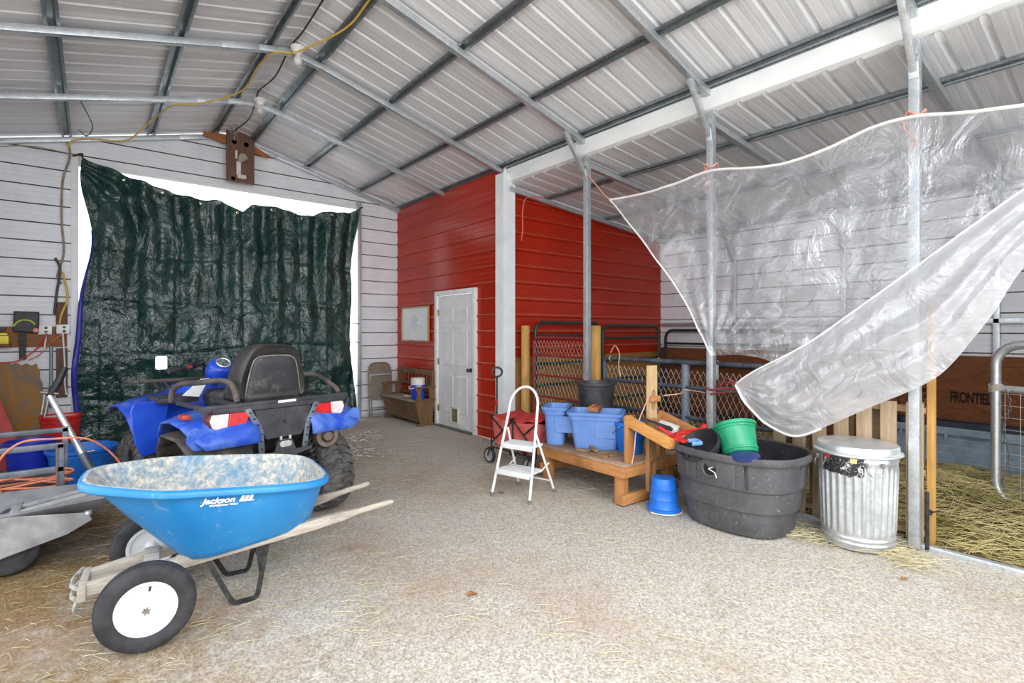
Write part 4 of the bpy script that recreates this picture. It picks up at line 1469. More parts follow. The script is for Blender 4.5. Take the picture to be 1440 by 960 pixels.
m.lathe([(0.0, -0.07), (0.03, -0.07), (0.034, -0.02), (0.055, 0.03), (0.058, 0.07), (0.052, 0.07), (0.045, 0.03), (0, 0.015)], 24, M=MM)
m.build('flood_lamp', mottled('tan_lamp_housing', srgb(170, 160, 142), srgb(200, 192, 176), 12, 0.4), GB)
for (x, z, r_) in ((0.075, 0.575, 0.035), (-0.10, 0.045, 0.03), (-0.085, 0.585, 0.033)):
    m = MB()
    m.lathe([(0, 0.05), (r_ * 0.6, 0.048), (r_, 0.03), (r_, 0.0), (0, 0)], 20, (0, 0, 0), 'Y', M=Matrix.Translation((x, -0.02, z)))
    m.build('socket', M_WHITE_PAINT, GB, angle=50)
m = MB()
m.tube(bez([(-0.09, -0.03, 0.60), (-0.08, -0.04, 0.72), (-0.16, -0.04, 0.80), (-0.12, -0.03, 0.70), (0.0, -0.02, 0.76), (0.02, -0.02, 0.82)], 6), 0.006, 6)
m.build('wire', mottled('grey_cable', srgb(150, 150, 150), srgb(190, 190, 190), 12, 0.5), GB)

# bare bulb holders under the ridge
for y, lab in ((7.02, 'clear bulb holder under the ridge on the second rafter from the tarp wall'), (5.50, 'clear bulb holder under the ridge on the third rafter from the tarp wall')):
    T = thing('bulb_holder', lab, 'light fixture', (1.62, y - 0.06, RZ - 0.05))
    m = MB()
    m.lathe([(0, 0.04), (0.07, 0.04), (0.07, 0.02), (0.045, 0.0), (0.04, -0.03), (0, -0.03)], 20)
    m.build('socket', M_WHITE_PAINT, T, angle=50)
    m = MB()
    m.lathe([(0.018, -0.03), (0.02, -0.05), (0.042, -0.085), (0.04, -0.12), (0.02, -0.14), (0, -0.142)], 20)
    m.build('bulb', mottled('frosted_bulb_glass', srgb(210, 210, 206), srgb(226, 226, 222), 10, 0.15), T, angle=60)

# ---------------------------------------------------------------- cables along the roof
M_YEL = mottled('yellow_cable', srgb(206, 168, 60), srgb(226, 190, 84), 14, 0.5)
M_GRYC = mottled('grey_brown_cable', srgb(130, 112, 92), srgb(160, 144, 124), 14, 0.6)
def cable(pts, r, mat, name, label, cat='cable', group=None, n=6):
    m = MB()
    m.tube(bez(pts, n), r, 6)
    return tag(m.build(name, mat), label, cat, group)
def rz_(x, d=0.045): return raf(x) - d
cable([(1.85, 4.2, rz_(1.85, -0.02)), (1.82, 4.7, rz_(1.82, 0.03)), (1.60, 5.40, RZ - 0.08), (1.42, 5.5, raf(1.42) - 0.06), (1.38, 6.0, raf(1.38) - 0.0), (1.34, 6.6, raf(1.34) - 0.05), (1.0, 7.0, raf(1.0) - 0.06), (0.72, 7.1, raf(0.72) - 0.06), (0.55, 7.8, raf(0.55) - 0.03), (0.35, 8.45, raf(0.35) - 0.06), (0.0, 8.50, raf(0.0) - 0.02), (-0.20, 8.50, raf(-0.2) - 0.04), (-0.24, 8.52, 3.80)], 0.009, M_YEL, 'yellow_cable', 'yellow extension cable strung under the rafters from ridge to doorway post')
cable([(-0.26, 8.58, 3.95), (-0.22, 8.56, 3.72), (-0.29, 8.62, 3.4), (-0.30, 8.62, 2.9), (-0.28, 8.62, 2.5), (-0.34, 8.62, 2.2), (-0.30, 8.62, 2.1)], 0.012, M_GRYC, 'wall_cable', 'tan cable hanging down the white wall left of the doorway post')
cable([(-0.36, 8.61, 2.42), (-0.315, 8.60, 2.28), (-0.345, 8.61, 2.0), (-0.37, 8.62, 1.72)], 0.014, M_BLACK_PLASTIC, 'black_cable', 'thick black cable drooping on the white wall above the outlets')
cable([(-1.0, 8.1, raf(-1.0) - 0.22), (-0.6, 8.4, raf(-0.6) - 0.12), (-0.2, 8.48, 3.72)], 0.006, M_GRYC, 'guy_wire', 'thin grey wire running from the left roof edge to the tarp corner', 'wire')
cable([(1.6, 3.9, RZ + 0.06), (1.58, 4.5, RZ + 0.03), (1.60, 5.2, RZ + 0.04), (1.59, 5.6, RZ + 0.045), (1.60, 6.2, RZ - 0.02), (1.58, 6.8, RZ + 0.04), (1.6, 7.07, RZ + 0.045), (1.64, 7.6, RZ - 0.03), (1.62, 8.4, RZ + 0.045)], 0.008, M_BLACK_METAL, 'ridge_cable', 'dark cable sagging along the roof ridge')
cable([(-0.1, 7.4, raf(-0.1) + 0.075), (0.0, 7.5, raf(0.0) - 0.16), (-0.05, 7.6, raf(0) - 0.26), (-0.12, 7.7, raf(0) - 0.18)], 0.005, M_BLACK_METAL, 'wire_loop', 'small black wire loop dangling from the roof beside the left purlin', 'wire')
cable([(3.15, 8.3, raf(3.15) + 0.01), (3.5, 8.3, raf(3.5) - 0.05), (3.9, 8.2, raf(3.9) - 0.02), (4.1, 8.3, raf(4.1) - 0.02)], 0.008, M_GRYC, 'pale_cable', 'pale cable draped over the purlin above the white wall corner')

# ---------------------------------------------------------------- outlet board and charger on the left of the back wall
M_BRD = wood('brown_outlet_board', srgb(122, 76, 42), srgb(160, 106, 64), 'X', 1.2, 0.65)
YW = YB - 0.004
m = MB()
m.box((-0.68, YW - 0.02, 1.435), (0.86, 0.036, 0.25), bev=0.004)
tag(m.build('outlet_board', M_BRD), 'brown horizontal board carrying the outlets on the left white wall', 'board')
m = MB()
m.box((-0.305, YW - 0.0, 1.25), (0.11, 0.0, 1.2)) if False else m.box((-0.30, YW - 0.02, 1.72), (0.11, 0.034, 0.30), bev=0.004)
tag(m.build('wall_batten', M_BRN), 'short dark brown batten above the outlet board beside the doorway post', 'board')
m = MB()
m.box((-0.30, YW - 0.02, 0.98), (0.11, 0.034, 0.62), bev=0.004)
tag(m.build('wall_batten', M_BRN), 'long dark brown batten below the outlet board beside the doorway post', 'board')
for x, lab, zz in ((-0.455, 'white outlet box next to the black charger', 1.52), (-0.285, 'white outlet box nearest the doorway post', 1.53)):
    o = thing('outlet_box', lab, 'outlet', (x, YW - 0.04, zz))
    m = MB()
    m.box((0, -0.025, 0), (0.13, 0.05, 0.115), bev=0.006)
    m.build('cover', M_WHITE_PAINT, o)
    for dz in (-0.025, 0.025):
        m = MB()
        m.lathe([(0, 0.004), (0.016, 0.004), (0.017, 0)], 14, (0, 0, 0), 'Y', M=Matrix.Translation((0.01, -0.05, dz)) @ Matrix.Scale(-1, 4, (0, 1, 0)))
        m.build('socket', mottled('dark_outlet_socket', srgb(60, 50, 48), srgb(90, 76, 72), 20, 0.5), o)
CG = thing('charger', 'black battery charger with yellow-green arc mark mounted above the yellow box', 'charger', (-0.62, YW - 0.045, 1.60))
m = MB()
m.prism([(-0.115, -0.10), (0.11, -0.12), (0.115, 0.14), (-0.11, 0.145)], 'Y', -0.09, 0.0)
m.build('body', M_BLACK_PLASTIC, CG, bev=0.012)
m = MB()
arc = [(0.085 * math.cos(a) * 1.15 - 0.01, -0.093, -0.06 + 0.10 * math.sin(a)) for a in [R(25 + 12 * k) for k in range(13)]]
m.tube(arc, 0.010, 6)
m.build('arc_mark', mottled('lime_green_mark', srgb(176, 200, 44), srgb(190, 212, 60), 20, 0.5), CG)
m = MB()
m.lathe([(0, 0.006), (0.026, 0.006), (0.028, 0)], 16, (0, 0, 0), 'Y', M=Matrix.Translation((0.085, -0.09, -0.085)) @ Matrix.Scale(-1, 4, (0, 1, 0)))
m.build('red_button', M_RED_LENS, CG)
m = MB()
m.box((-0.035, -0.045, -0.27), (0.06, 0.03, 0.34), bev=0.006)
m.build('strap', mottled('grey_green_webbing', srgb(52, 58, 56), srgb(76, 82, 78), 18, 0.8), CG)
YBX = thing('yellow_case', 'bright yellow tool case on the outlet board at the left edge', 'case', (-0.92, YW - 0.04, 1.405))
m = MB()
m.box((0, -0.06, 0.0), (0.30, 0.12, 0.11), bev=0.012)
m.box((0, -0.06, 0.062), (0.28, 0.10, 0.03), bev=0.01)
m.build('shell', mottled('bright_yellow_plastic', srgb(232, 212, 20), srgb(246, 228, 44), 8, 0.4), YBX)
m = MB()
for z in (0.048, ):
    m.box((0, -0.121, z), (0.30, 0.004, 0.008))
m.box((0.05, -0.123, 0.01), (0.05, 0.008, 0.014), bev=0.003)
m.build('latch', M_BLACK_PLASTIC, YBX)
m = MB()
m.box((0.0, -0.06, -0.075), (0.32, 0.10, 0.035), bev=0.006)
m.build('tray', mottled('dark_red_tray', srgb(84, 28, 20), srgb(110, 42, 30), 14, 0.5), YBX)
m = MB()
m.bar((-1.02, YW - 0.10, 1.535), (-0.80, YW - 0.10, 1.53), 0.03, 0.05, bev=0.008)
m.cyl((-0.98, YW - 0.09, 1.53), (-0.98, YW - 0.09, 1.58), 0.015, seg=10)
tag(m.build('level_tool', M_BLACK_PLASTIC), 'black tool lying on top of the yellow case at the left wall', 'tool')
M_REDC = mottled('red_cord', srgb(196, 44, 34), srgb(220, 76, 54), 20, 0.5)
cable([(-0.44, YW - 0.105, 1.48), (-0.46, YW - 0.12, 1.40), (-0.52, YW - 0.08, 1.30), (-0.62, YW - 0.09, 1.20), (-0.72, YW - 0.12, 1.14), (-0.85, YW - 0.12, 1.13)], 0.009, M_REDC, 'wall_cable', 'thin red cord hanging from the outlet box beside the charger', 'cord')
cable([(-0.26, YW - 0.09, 1.50), (-0.36, YW - 0.10, 1.40), (-0.42, YW - 0.07, 1.33), (-0.50, YW - 0.08, 1.22), (-0.60, YW - 0.11, 1.15)], 0.007, mottled('orange_cord', srgb(216, 96, 52), srgb(234, 122, 76), 20, 0.5), 'wall_cable', 'thin orange cord looping across the outlet board', 'cord')
cable([(-0.44, YW - 0.10, 1.49), (-0.45, YW - 0.10, 1.38), (-0.46, YW - 0.09, 1.27)], 0.009, M_WHITE_PAINT, 'wall_cable', 'short white cord hanging below the outlet next to the charger', 'cord')
cable([(-0.29, YW - 0.10, 1.49), (-0.28, YW - 0.07, 1.30), (-0.27, YW - 0.06, 1.05), (-0.27, YW - 0.06, 0.85), (-0.255, YW - 0.06, 0.70)], 0.009, M_WHITE_PAINT, 'wall_cable', 'long white cord hanging down the dark batten', 'cord')
cable([(-0.29, YW - 0.06, 2.25), (-0.25, YW - 0.06, 2.02), (-0.25, YW - 0.07, 1.88), (-0.30, YW - 0.07, 1.72), (-0.32, YW - 0.06, 1.60)], 0.012, M_YEL, 'wall_cable', 'yellow and cream cable bundle running into the outlet nearest the post')
m = MB()
m.tube([(-0.40, YW - 0.03, 0.55), (-0.40, YW - 0.03, 1.32)], 0.018, 10)
tag(m.build('conduit_pipe', mottled('grey_conduit', srgb(112, 128, 132), srgb(140, 154, 158), 12, 0.4, 0.3)), 'grey conduit pipe on the white wall below the outlets', 'pipe')
# ---------------------------------------------------------------- left corner: trailers, buckets, leaning sheets
def bucket(name, label, loc, r_top, r_bot, h, mat, rot=None, lip=0.012, bands=(0.82,), handle=True, group=None, cat='bucket', bail_down=True, thick=0.004, bail_mat=None):
    T = thing(name, label, cat, loc, 0, group)
    if rot:
        T.rotation_euler = rot
    prof = [(0, 0.0), (r_bot * 0.96, 0.0), (r_bot, 0.008)]
    for bz in sorted(bands):
        rr = r_bot + (r_top - r_bot) * bz
        prof += [(rr, h * bz - 0.012), (rr + 0.006, h * bz - 0.008), (rr + 0.006, h * bz + 0.008), (rr + 0.001, h * bz + 0.012)]
    prof += [(r_top, h - 0.03), (r_top + lip, h - 0.026), (r_top + lip, h - 0.002), (r_top + lip * 0.6, h), (r_top - thick * 0.5, h), (r_top - thick, h - 0.004), (r_bot - thick, 0.012), (0, 0.010)]
    m = MB()
    m.lathe(prof, 44)
    m.build('shell', mat, T, angle=32)
    if handle:
        m = MB()
        R_ = r_top + lip
        if bail_down:
            pts = [(R_ + 0.002, 0, h - 0.03), (R_ + 0.016, 0.02, h - 0.04)] + [((R_ + 0.016) * math.cos(a), (R_ + 0.016) * math.sin(a), h - 0.05 - 0.09 * math.sin(a)) for a in [math.pi * k / 10 for k in range(1, 10)]] + [(-R_ - 0.016, 0.02, h - 0.04), (-R_ - 0.002, 0, h - 0.03)]
        else:
            pts = [(R_ * math.cos(a), 0.0, h - 0.03 + R_ * 0.9 * math.sin(a)) for a in [math.pi * k / 14 for k in range(15)]]
        m.tube(pts, 0.0035, 6)
        m.build('bail', bail_mat or M_BOLT, T)
        m = MB()
        for s_ in (-1, 1):
            m.box((s_ * (R_ + 0.002), 0, h - 0.03), (0.014, 0.03, 0.03), bev=0.004)
        m.build('bail_lug', mat, T)
    return T

M_BBLUE = mottled('bright_blue_plastic', srgb(26, 108, 206), srgb(40, 124, 222), 5, 0.4)
M_DBLUE = mottled('deep_blue_plastic', srgb(22, 44, 168), srgb(34, 60, 186), 5, 0.4)
M_BRED = mottled('bright_red_plastic', srgb(188, 26, 24), srgb(206, 40, 36), 5, 0.4)
M_GPOLY = mottled('grey_poly_cart', srgb(104, 104, 108), srgb(140, 140, 144), 4, 0.55)
M_GPOLY2 = mottled('dusty_grey_poly', srgb(128, 128, 130), srgb(168, 168, 168), 7, 0.6)

# low steel utility trailer with rails, running off the left edge
UT = thing('utility_trailer', 'low grey steel-railed utility trailer at the left edge with orange cords on its bed', 'trailer', (-0.18, 5.0, 0))
m = MB()
m.box((-0.95, 0.425, 0.30), (1.88, 0.83, 0.03))
m.build('bed', mottled('dark_trailer_bed', srgb(52, 52, 56), srgb(80, 80, 84), 8, 0.6), UT)
m = MB()
for y in (0.0, 0.85):
    m.box((-0.95, y, 0.31), (1.94, 0.05, 0.07), bev=0.006)
m.box((0.0, 0.425, 0.31), (0.05, 0.85, 0.07), bev=0.006)
m.box((-0.95, 0.425, 0.25), (0.06, 0.8, 0.06))
m.build('frame', M_GREY_STEEL, UT)
for y, nm in ((0.0, 'near'), (0.85, 'far')):
    m = MB()
    for z in (0.50, 0.67) if nm == 'near' else (0.66,):
        m.box((-0.95, y, z), (1.94, 0.035, 0.04), bev=0.005)
    for x in (0.0, -1.0, -1.88):
        m.box((x, y, 0.50), (0.04, 0.035, 0.37), bev=0.005)
    m.build('side_rail', M_GREY_STEEL, UT)
for dx in (-0.10, -0.17, -0.30):
    m = MB()
    m.box((dx, -0.02, 0.345), (0.035, 0.05, 0.05), bev=0.004)
    m.build('hinge_lug', mottled('pale_rusty_lugs', srgb(150, 132, 116), srgb(184, 170, 156), 25, 0.6), UT)
m = MB()
m.box((-0.02, -0.03, 0.5), (0.01, 0.012, 0.36))
m.build('rust_strip', mottled('rusted_strip', srgb(104, 82, 66), srgb(134, 108, 90), 30, 0.8), UT)
for yy in (0.10, 0.75):
    m = MB()
    torus_tire(m, 0.21, 0.08, 0.06, 36, (-0.95, yy, 0.21), 'Y')
    w = m.build('wheel', M_BLACK_RUBBER, UT, angle=28)
    m = MB()
    m.lathe([(0, 0.03), (0.09, 0.03), (0.13, 0.04), (0.13, -0.04), (0, -0.03)], 28, (-0.95, yy, 0.21), 'Y')
    m.build('hub', M_GREY_STEEL, w)

# tangled orange cord on the trailer bed
M_ORC = mottled('orange_extension_cord', srgb(214, 116, 84), srgb(236, 150, 116), 20, 0.5)
m = MB()
rnd = random.Random(3)
pts = []
for k in range(46):
    a = k * 0.9
    pts.append((-0.85 + 0.72 * math.sin(k * 0.55) + rnd.uniform(-.06, .06), 5.38 + 0.24 * math.cos(k * 0.83) + rnd.uniform(-.05, .05), 0.327 + 0.012 * (k % 4) + rnd.uniform(0, .03)))
m.tube(bez(pts, 5), 0.0075, 6)
tag(m.build('orange_cord', M_ORC), 'tangled orange extension cord heaped on the trailer bed', 'cord')
cable([(-0.50, 5.10, 0.36), (-0.52, 5.02, 0.56), (-0.40, 4.95, 0.72), (-0.22, 4.95, 0.73), (-0.02, 4.95, 0.70), (0.14, 5.06, 0.52), (0.22, 5.08, 0.30), (0.26, 5.05, 0.02)], 0.0075, M_ORC, 'looped_cord', 'orange cord looped up over the near trailer rail and down to the ground', 'cord')

# grey poly dump cart in front of it
DC = thing('dump_cart', 'grey plastic dump cart with a ribbed sloping end and black tyre at the left edge', 'cart', (-0.42, 4.62, 0))
m = MB()
m.mark()
# open tray with a wide flat pouring end; outline rings (x, y)
def oct_(x0, x1, xn, hy, hn, z):
    return [(x0, -hy, z), (x1, -hy, z), (xn, -hn, z), (xn, hn, z), (x1, hy, z), (x0, hy, z)]
out = [oct_(-1.2, -0.10, 0.16, 0.09, 0.08, 0.22), oct_(-1.25, 0.0, 0.36, 0.22, 0.16, 0.29), oct_(-1.3, 0.04, 0.56, 0.30, 0.21, 0.375), oct_(-1.32, 0.05, 0.60, 0.31, 0.215, 0.39),
       oct_(-1.32, 0.05, 0.59, 0.30, 0.205, 0.40)]
m.loft(out, cap0=True, cap1=False)
inn = [oct_(-1.28, 0.03, 0.55, 0.28, 0.19, 0.395), oct_(-1.24, -0.06, 0.08, 0.22, 0.15, 0.32), oct_(-1.18, -0.16, -0.10, 0.08, 0.06, 0.24)]
m.loft([out[-1]] + inn, cap0=False, cap1=True)
m.build('tray', M_GPOLY, DC, angle=25)
m = MB()
for k, yy in enumerate((-0.15, 0.0, 0.15)):
    a, b_ = Vector((0.05, yy, 0.325)), Vector((0.53, yy * 0.85, 0.402))
    m.bar(a, b_, 0.05, 0.022, bev=0.006)
m.bar((0.03, -0.23, 0.325), (0.03, 0.23, 0.325), 0.05, 0.03, bev=0.006)
m.bar((0.535, -0.19, 0.405), (0.535, 0.19, 0.405), 0.05, 0.022, bev=0.006)
m.build('ribbed_end', M_GPOLY2, DC)
for sg in (-1, 1):
    m = MB()
    m.prism([(-1.25, 0.06), (-0.10, 0.115), (0.30, 0.215), (0.42, 0.28), (0.40, 0.33), (0.02, 0.385), (-1.25, 0.385)], 'Y', sg * 0.30 - 0.006, sg * 0.30 + 0.006)
    m.build('side_skirt', M_GPOLY2, DC, bev=0.004)
m = MB()
m.lathe([(0, 0.0), (0.016, 0.0), (0.022, 0.01), (0.02, 0.026), (0, 0.032)], 16, (0.40, -0.29, 0.31))
m.build('latch_knob', mottled('bright_knob', srgb(200, 202, 206), srgb(226, 228, 230), 10, 0.3, 0.6), DC)
m = MB()
m.cyl((0.02, -0.23, 0.16), (0.02, 0.23, 0.16), 0.012, seg=10)
m.bar((0.02, -0.11, 0.16), (0.02, -0.11, 0.27), 0.05, 0.02)
m.bar((0.02, 0.11, 0.16), (0.02, 0.11, 0.27), 0.05, 0.02)
m.bar((-0.9, 0, 0.205), (0.1, 0, 0.205), 0.06, 0.04)
m.build('axle', M_BLACK_METAL, DC)
for yy in (-0.19, 0.19):
    m = MB()
    torus_tire(m, 0.16, 0.075, 0.05, 40, (0.02, yy, 0.16), 'Y')
    w = m.build('wheel', M_BLACK_RUBBER, DC, angle=28)
    m = MB()
    m.lathe([(0, 0.03), (0.06, 0.03), (0.088, 0.042), (0.088, -0.042), (0, -0.03)], 28, (0.02, yy, 0.16), 'Y')
    m.build('hub', M_BLACK_PLASTIC, w)

# tubs and buckets beyond the trailer
bucket('blue_tub', 'bright blue plastic tub standing on the ground behind the trailer corner post', (-0.07, 6.42, 0), 0.26, 0.215, 0.40, M_BBLUE, cat='tub', bands=(0.86,), handle=False, lip=0.02)
bucket('red_bucket', 'red bucket with white inside seen behind the trailer', (-0.26, 7.25, 0), 0.165, 0.13, 0.62, M_BRED, handle=False, bands=(0.9,))
m = MB()
m.lathe([(0.0, 0.0), (0.15, 0.0), (0.153, 0.006), (0.15, 0.012), (0, 0.012)], 36, (-0.26, 7.25, 0.59))
tag(m.build('bucket_filling', M_WHITE_PAINT), 'white lid lying inside the red bucket behind the trailer', 'lid')
bucket('blue_bucket', 'deep blue bucket standing behind the trailer left of the bright blue tub', (-0.46, 6.75, 0), 0.185, 0.15, 0.46, M_DBLUE, handle=True)

# red board and rusty sheet leaning on the back wall
m = MB()
a = R(12)
MM = Matrix.Translation((-1.02, 7.80, 0)) @ Matrix.Rotation(R(-12), 4, 'X')
m.prism([(-0.20, 0.0), (0.48, 0.0), (0.20, 0.86), (-0.20, 1.10)], 'Y', -0.012, 0.012)
m.transform(MM)
tag(m.build('leaning_sheet', mottled('faded_red_paint', srgb(176, 62, 62), srgb(200, 86, 84), 3, 0.7)), 'faded red sheet leaning at the left edge before the rusty board', 'sheet')
m = MB()
def rust_pt(u, v):
    x = -1.05 + 0.54 * u + 0.20 * (1 - v) * u
    top = 1.16 - 0.06 * u + 0.012 * math.sin(u * 40)
    z = top * v
    edge = 0.006 * math.sin(v * 50) * (1 if u in (0.0, 1.0) else 0)
    return (x + edge, 8.10 + 0.26 * v + 0.01 * math.sin(u * 7), z)
m.sheet(rust_pt, 40, 40)
def rust_mat():
    m_, n, l, b = base_mat('rust_stained_board', srgb(120, 100, 84), 0.85)
    t = nz(n, l, 3.0, 7, 0.7, 'Object', (1.2, 1, 0.6), 0.7)
    r = ramp(n, l, t.outputs['Fac'], [(0.28, srgb(96, 92, 88)), (0.45, srgb(124, 110, 96)), (0.56, srgb(158, 116, 62)), (0.7, srgb(146, 92, 46))])
    l.new(r.outputs[0], b.inputs['Base Color'])
    bump(n, l, b, t.outputs['Fac'], 0.3, 0.01)
    return m_
tag(m.build('rusty_board', rust_mat(), solid=0.012), 'grey board with rusty orange stains leaning on the left white wall', 'board')
# brown folded sheet lying at the foot of the tarp
m = MB()
def rag(u, v):
    x = 0.15 + 1.1 * u
    y = 7.25 + 0.55 * v
    z = 0.012 + 0.05 * (1 + noise.noise((x * 3, y * 4, 5))) * math.sin(math.pi * u) ** 0.5 * math.sin(math.pi * v) ** 0.5 + 0.16 * math.exp(-((u - 0.2) / 0.08) ** 2 - ((v - 0.7) / 0.35) ** 2)
    return (x, y, z)
m.sheet(rag, 40, 24)
tag(m.build('brown_sheet', mottled('brown_canvas', srgb(110, 72, 48), srgb(140, 96, 66), 5, 0.85), solid=0.004), 'crumpled brown sheet lying on the ground at the foot of the tarp', 'sheet')

# silver pole with black grips
PL = thing('silver_pole', 'silver metal pole with black grip leaning by the left edge of the tarp', 'pole', (0.0, 0.0, 0.0))
m = MB()
a, b_ = Vector((0.10, 5.78, 0.03)), Vector((-0.29, 6.05, 0.94))
m.tube([a.lerp(b_, 0.42), b_], [0.027, 0.024], 14)
m.build('tube', mottled('bright_silver_tube', srgb(214, 218, 224), srgb(238, 240, 244), 10, 0.28, 0.6), PL)
m = MB()
m.tube([a, a.lerp(b_, 0.44)], [0.036, 0.034], 14)
m.build('lower_sleeve', M_GREY_STEEL, PL)
m = MB()
m.tube([b_, b_ + Vector((0.05, 0.06, 0.10)), b_ + Vector((0.10, 0.06, 0.24))], [0.03, 0.032, 0.026], 12)
m.build('grip', M_BLACK_PLASTIC, PL)
m = MB()
m.tube([b_ + Vector((-0.03, 0, 0.02)), b_ + Vector((-0.05, -0.02, -0.16))], 0.010, 8)
m.tube([b_ + Vector((0.0, 0, 0.03)), b_ + Vector((-0.03, -0.03, -0.18))], 0.008, 8)
m.tube([b_ + Vector((-0.06, 0, 0.03)), b_ + Vector((0.06, 0, 0.01))], 0.014, 8)
m.build('lever', M_BOLT, PL)
m = MB()
q = a.lerp(b_, 0.55)
m.tube([q, q + Vector((0.11, 0.0, 0.05))], 0.007, 8)
m.tube([q + Vector((0.03, -0.02, -0.1)), q + Vector((0.13, -0.02, -0.09))], 0.010, 8)
m.build('peg', M_BOLT, PL)
# ---------------------------------------------------------------- right side: ladder, wagon, milking stand, tubs
LD = thing('step_ladder', 'white two-step folding ladder standing on the gravel before the red wagon', 'ladder', (2.89, 3.58, 0), math.atan2(0.34, 0.94) + R(-4))
# local x runs from the front feet to the rear feet, local y across
m = MB()
top = 0.99
def lf(z):                                     # front rail leans back
    return 0.0 + 0.27 * z / top
pts = [(lf(0.02), -0.205, 0.02), (lf(0.35), -0.185, 0.35), (lf(0.70), -0.160, 0.70)]
for k in range(1, 12):
    a = math.pi * k / 12
    pts.append((lf(0.78 + 0.2 * math.sin(a)), -0.157 * math.cos(a), 0.80 + 0.185 * math.sin(a)))
pts += [(lf(0.70), 0.160, 0.70), (lf(0.35), 0.185, 0.35), (lf(0.02), 0.205, 0.02)]
m.tube(pts, 0.0125, 12)
m.build('front_frame', M_WHITE_PAINT, LD)
m = MB()
for s_ in (-1, 1):
    m.tube([(lf(0.60) + 0.015, s_ * 0.150, 0.60), (0.43, s_ * 0.20, 0.02)], 0.011, 10)
m.tube([(0.405, -0.196, 0.105), (0.405, 0.196, 0.105)], 0.008, 8)
m.build('rear_frame', M_WHITE_PAINT, LD)
for z, d in ((0.22, 0.24), (0.45, 0.20)):
    m = MB()
    w = 0.19 - 0.05 * z
    m.box((lf(z) + d / 2 - 0.03, 0, z + 0.012), (d, 2 * w, 0.022), bev=0.006)
    m.box((lf(z) - 0.022, 0, z), (0.014, 2 * w, 0.045), bev=0.004)
    st = m.build('step', M_WHITE_PAINT, LD)
    m = MB()
    for k in range(5):
        m.box((lf(z) - 0.005 + k * (d - 0.05) / 4, 0, z + 0.0245), (0.006, 2 * w - 0.03, 0.003))
    m.build('grip_rib', mottled('light_grey_rib', srgb(196, 196, 196), srgb(214, 214, 214), 20, 0.6), st)
for s_ in (-1, 1):
    m = MB()
    m.tube([(lf(0.22) + 0.16, s_ * 0.18, 0.225), (0.36, s_ * 0.187, 0.28)], 0.007, 8)
    m.build('brace', M_WHITE_PAINT, LD)
M_FOOT = mottled('grey_rubber_foot', srgb(96, 94, 92), srgb(122, 120, 116), 20, 0.8)
for x, y in ((lf(0.02), -0.205), (lf(0.02), 0.205), (0.43, -0.20), (0.43, 0.20)):
    m = MB()
    m.lathe([(0, -0.002), (0.018, -0.002), (0.018, 0.022), (0.014, 0.03), (0, 0.03)], 14, (x, y, 0.002))
    m.build('foot', M_FOOT, LD)

# folding wagon
M_WRED = mottled('faded_red_canvas', srgb(176, 36, 36), srgb(202, 66, 62), 5, 0.85)
M_WRED2 = mottled('sun_faded_red_canvas', srgb(196, 74, 68), srgb(222, 118, 108), 5, 0.85)
WG = thing('folding_wagon', 'red canvas folding wagon with black cross braces behind the white step ladder', 'wagon', (3.80, 4.38, 0), R(2))
WL, WW = 0.74, 0.44          # along local y, along local x
m = MB()
def wside(u, v):
    """box of cloth, u around the perimeter, v up"""
    per = [(-WW / 2, -WL / 2), (WW / 2, -WL / 2), (WW / 2, WL / 2), (-WW / 2, WL / 2), (-WW / 2, -WL / 2)]
    k = min(3, int(u * 4)); f_ = u * 4 - k
    x = per[k][0] + (per[k + 1][0] - per[k][0]) * f_
    y = per[k][1] + (per[k + 1][1] - per[k][1]) * f_
    s_ = 0.90 + 0.10 * v
    sag = math.sin(math.pi * f_)
    z = 0.20 + 0.34 * v - 0.035 * sag * v
    bul = 1 + 0.03 * sag * math.sin(math.pi * v) + 0.02 * noise.noise((u * 20, v * 4, 1))
    return (x * s_ * bul, y * s_ * bul, z)
m.sheet(wside, 64, 12)
m.quad([(-0.2, -0.36, 0.205), (0.2, -0.36, 0.205), (0.2, 0.36, 0.205), (-0.2, 0.36, 0.205)])
m.build('canvas_body', M_WRED2, WG, solid=0.006)
m = MB()
def wcov(u, v):
    x = -WW / 2 - 0.01 + (WW + 0.02) * u
    y = -WL / 2 - 0.01 + (WL + 0.02) * v
    z = 0.545 + 0.05 * math.sin(math.pi * u) * math.sin(math.pi * v) + 0.03 * noise.noise((x * 7, y * 6, 2)) - 0.03 * math.sin(math.pi * v)
    z += 0.07 * math.exp(-((v - 0.1) / 0.15) ** 2) * math.sin(math.pi * u)
    return (x, y, z)
m.sheet(wcov, 24, 36)
m.build('canvas_cover', M_WRED, WG, solid=0.005)
for x in (-WW / 2 - 0.012, WW / 2 + 0.012):
    m = MB()
    for (y0, y1) in ((-WL / 2, 0), (0, WL / 2)):
        m.tube([(x, y0, 0.23), (x, y1, 0.53)] if y0 < 0 else [(x, y0, 0.53), (x, y1, 0.23)], 0.009, 8)
        m.tube([(x, y0, 0.53), (x, (y0 + y1) / 2, 0.40)] if y0 < 0 else [(x, y1, 0.53), (x, (y0 + y1) / 2, 0.40)], 0.009, 8)
    for y in (-WL / 2, 0, WL / 2):
        m.tube([(x, y, 0.17), (x, y, 0.55)], 0.009, 8)
        m.box((x - 0.004, y, 0.535), (0.025, 0.045, 0.04), bev=0.006)
    m.box((x, 0, 0.16), (0.03, 0.09, 0.04), bev=0.006)
    m.tube([(x, -WL / 2, 0.18), (x, WL / 2, 0.18)], 0.010, 8)
    m.build('folding_frame', M_BLACK_METAL, WG)
M_GHUB = mottled('grey_wheel_plastic', srgb(150, 150, 150), srgb(180, 180, 178), 10, 0.5)
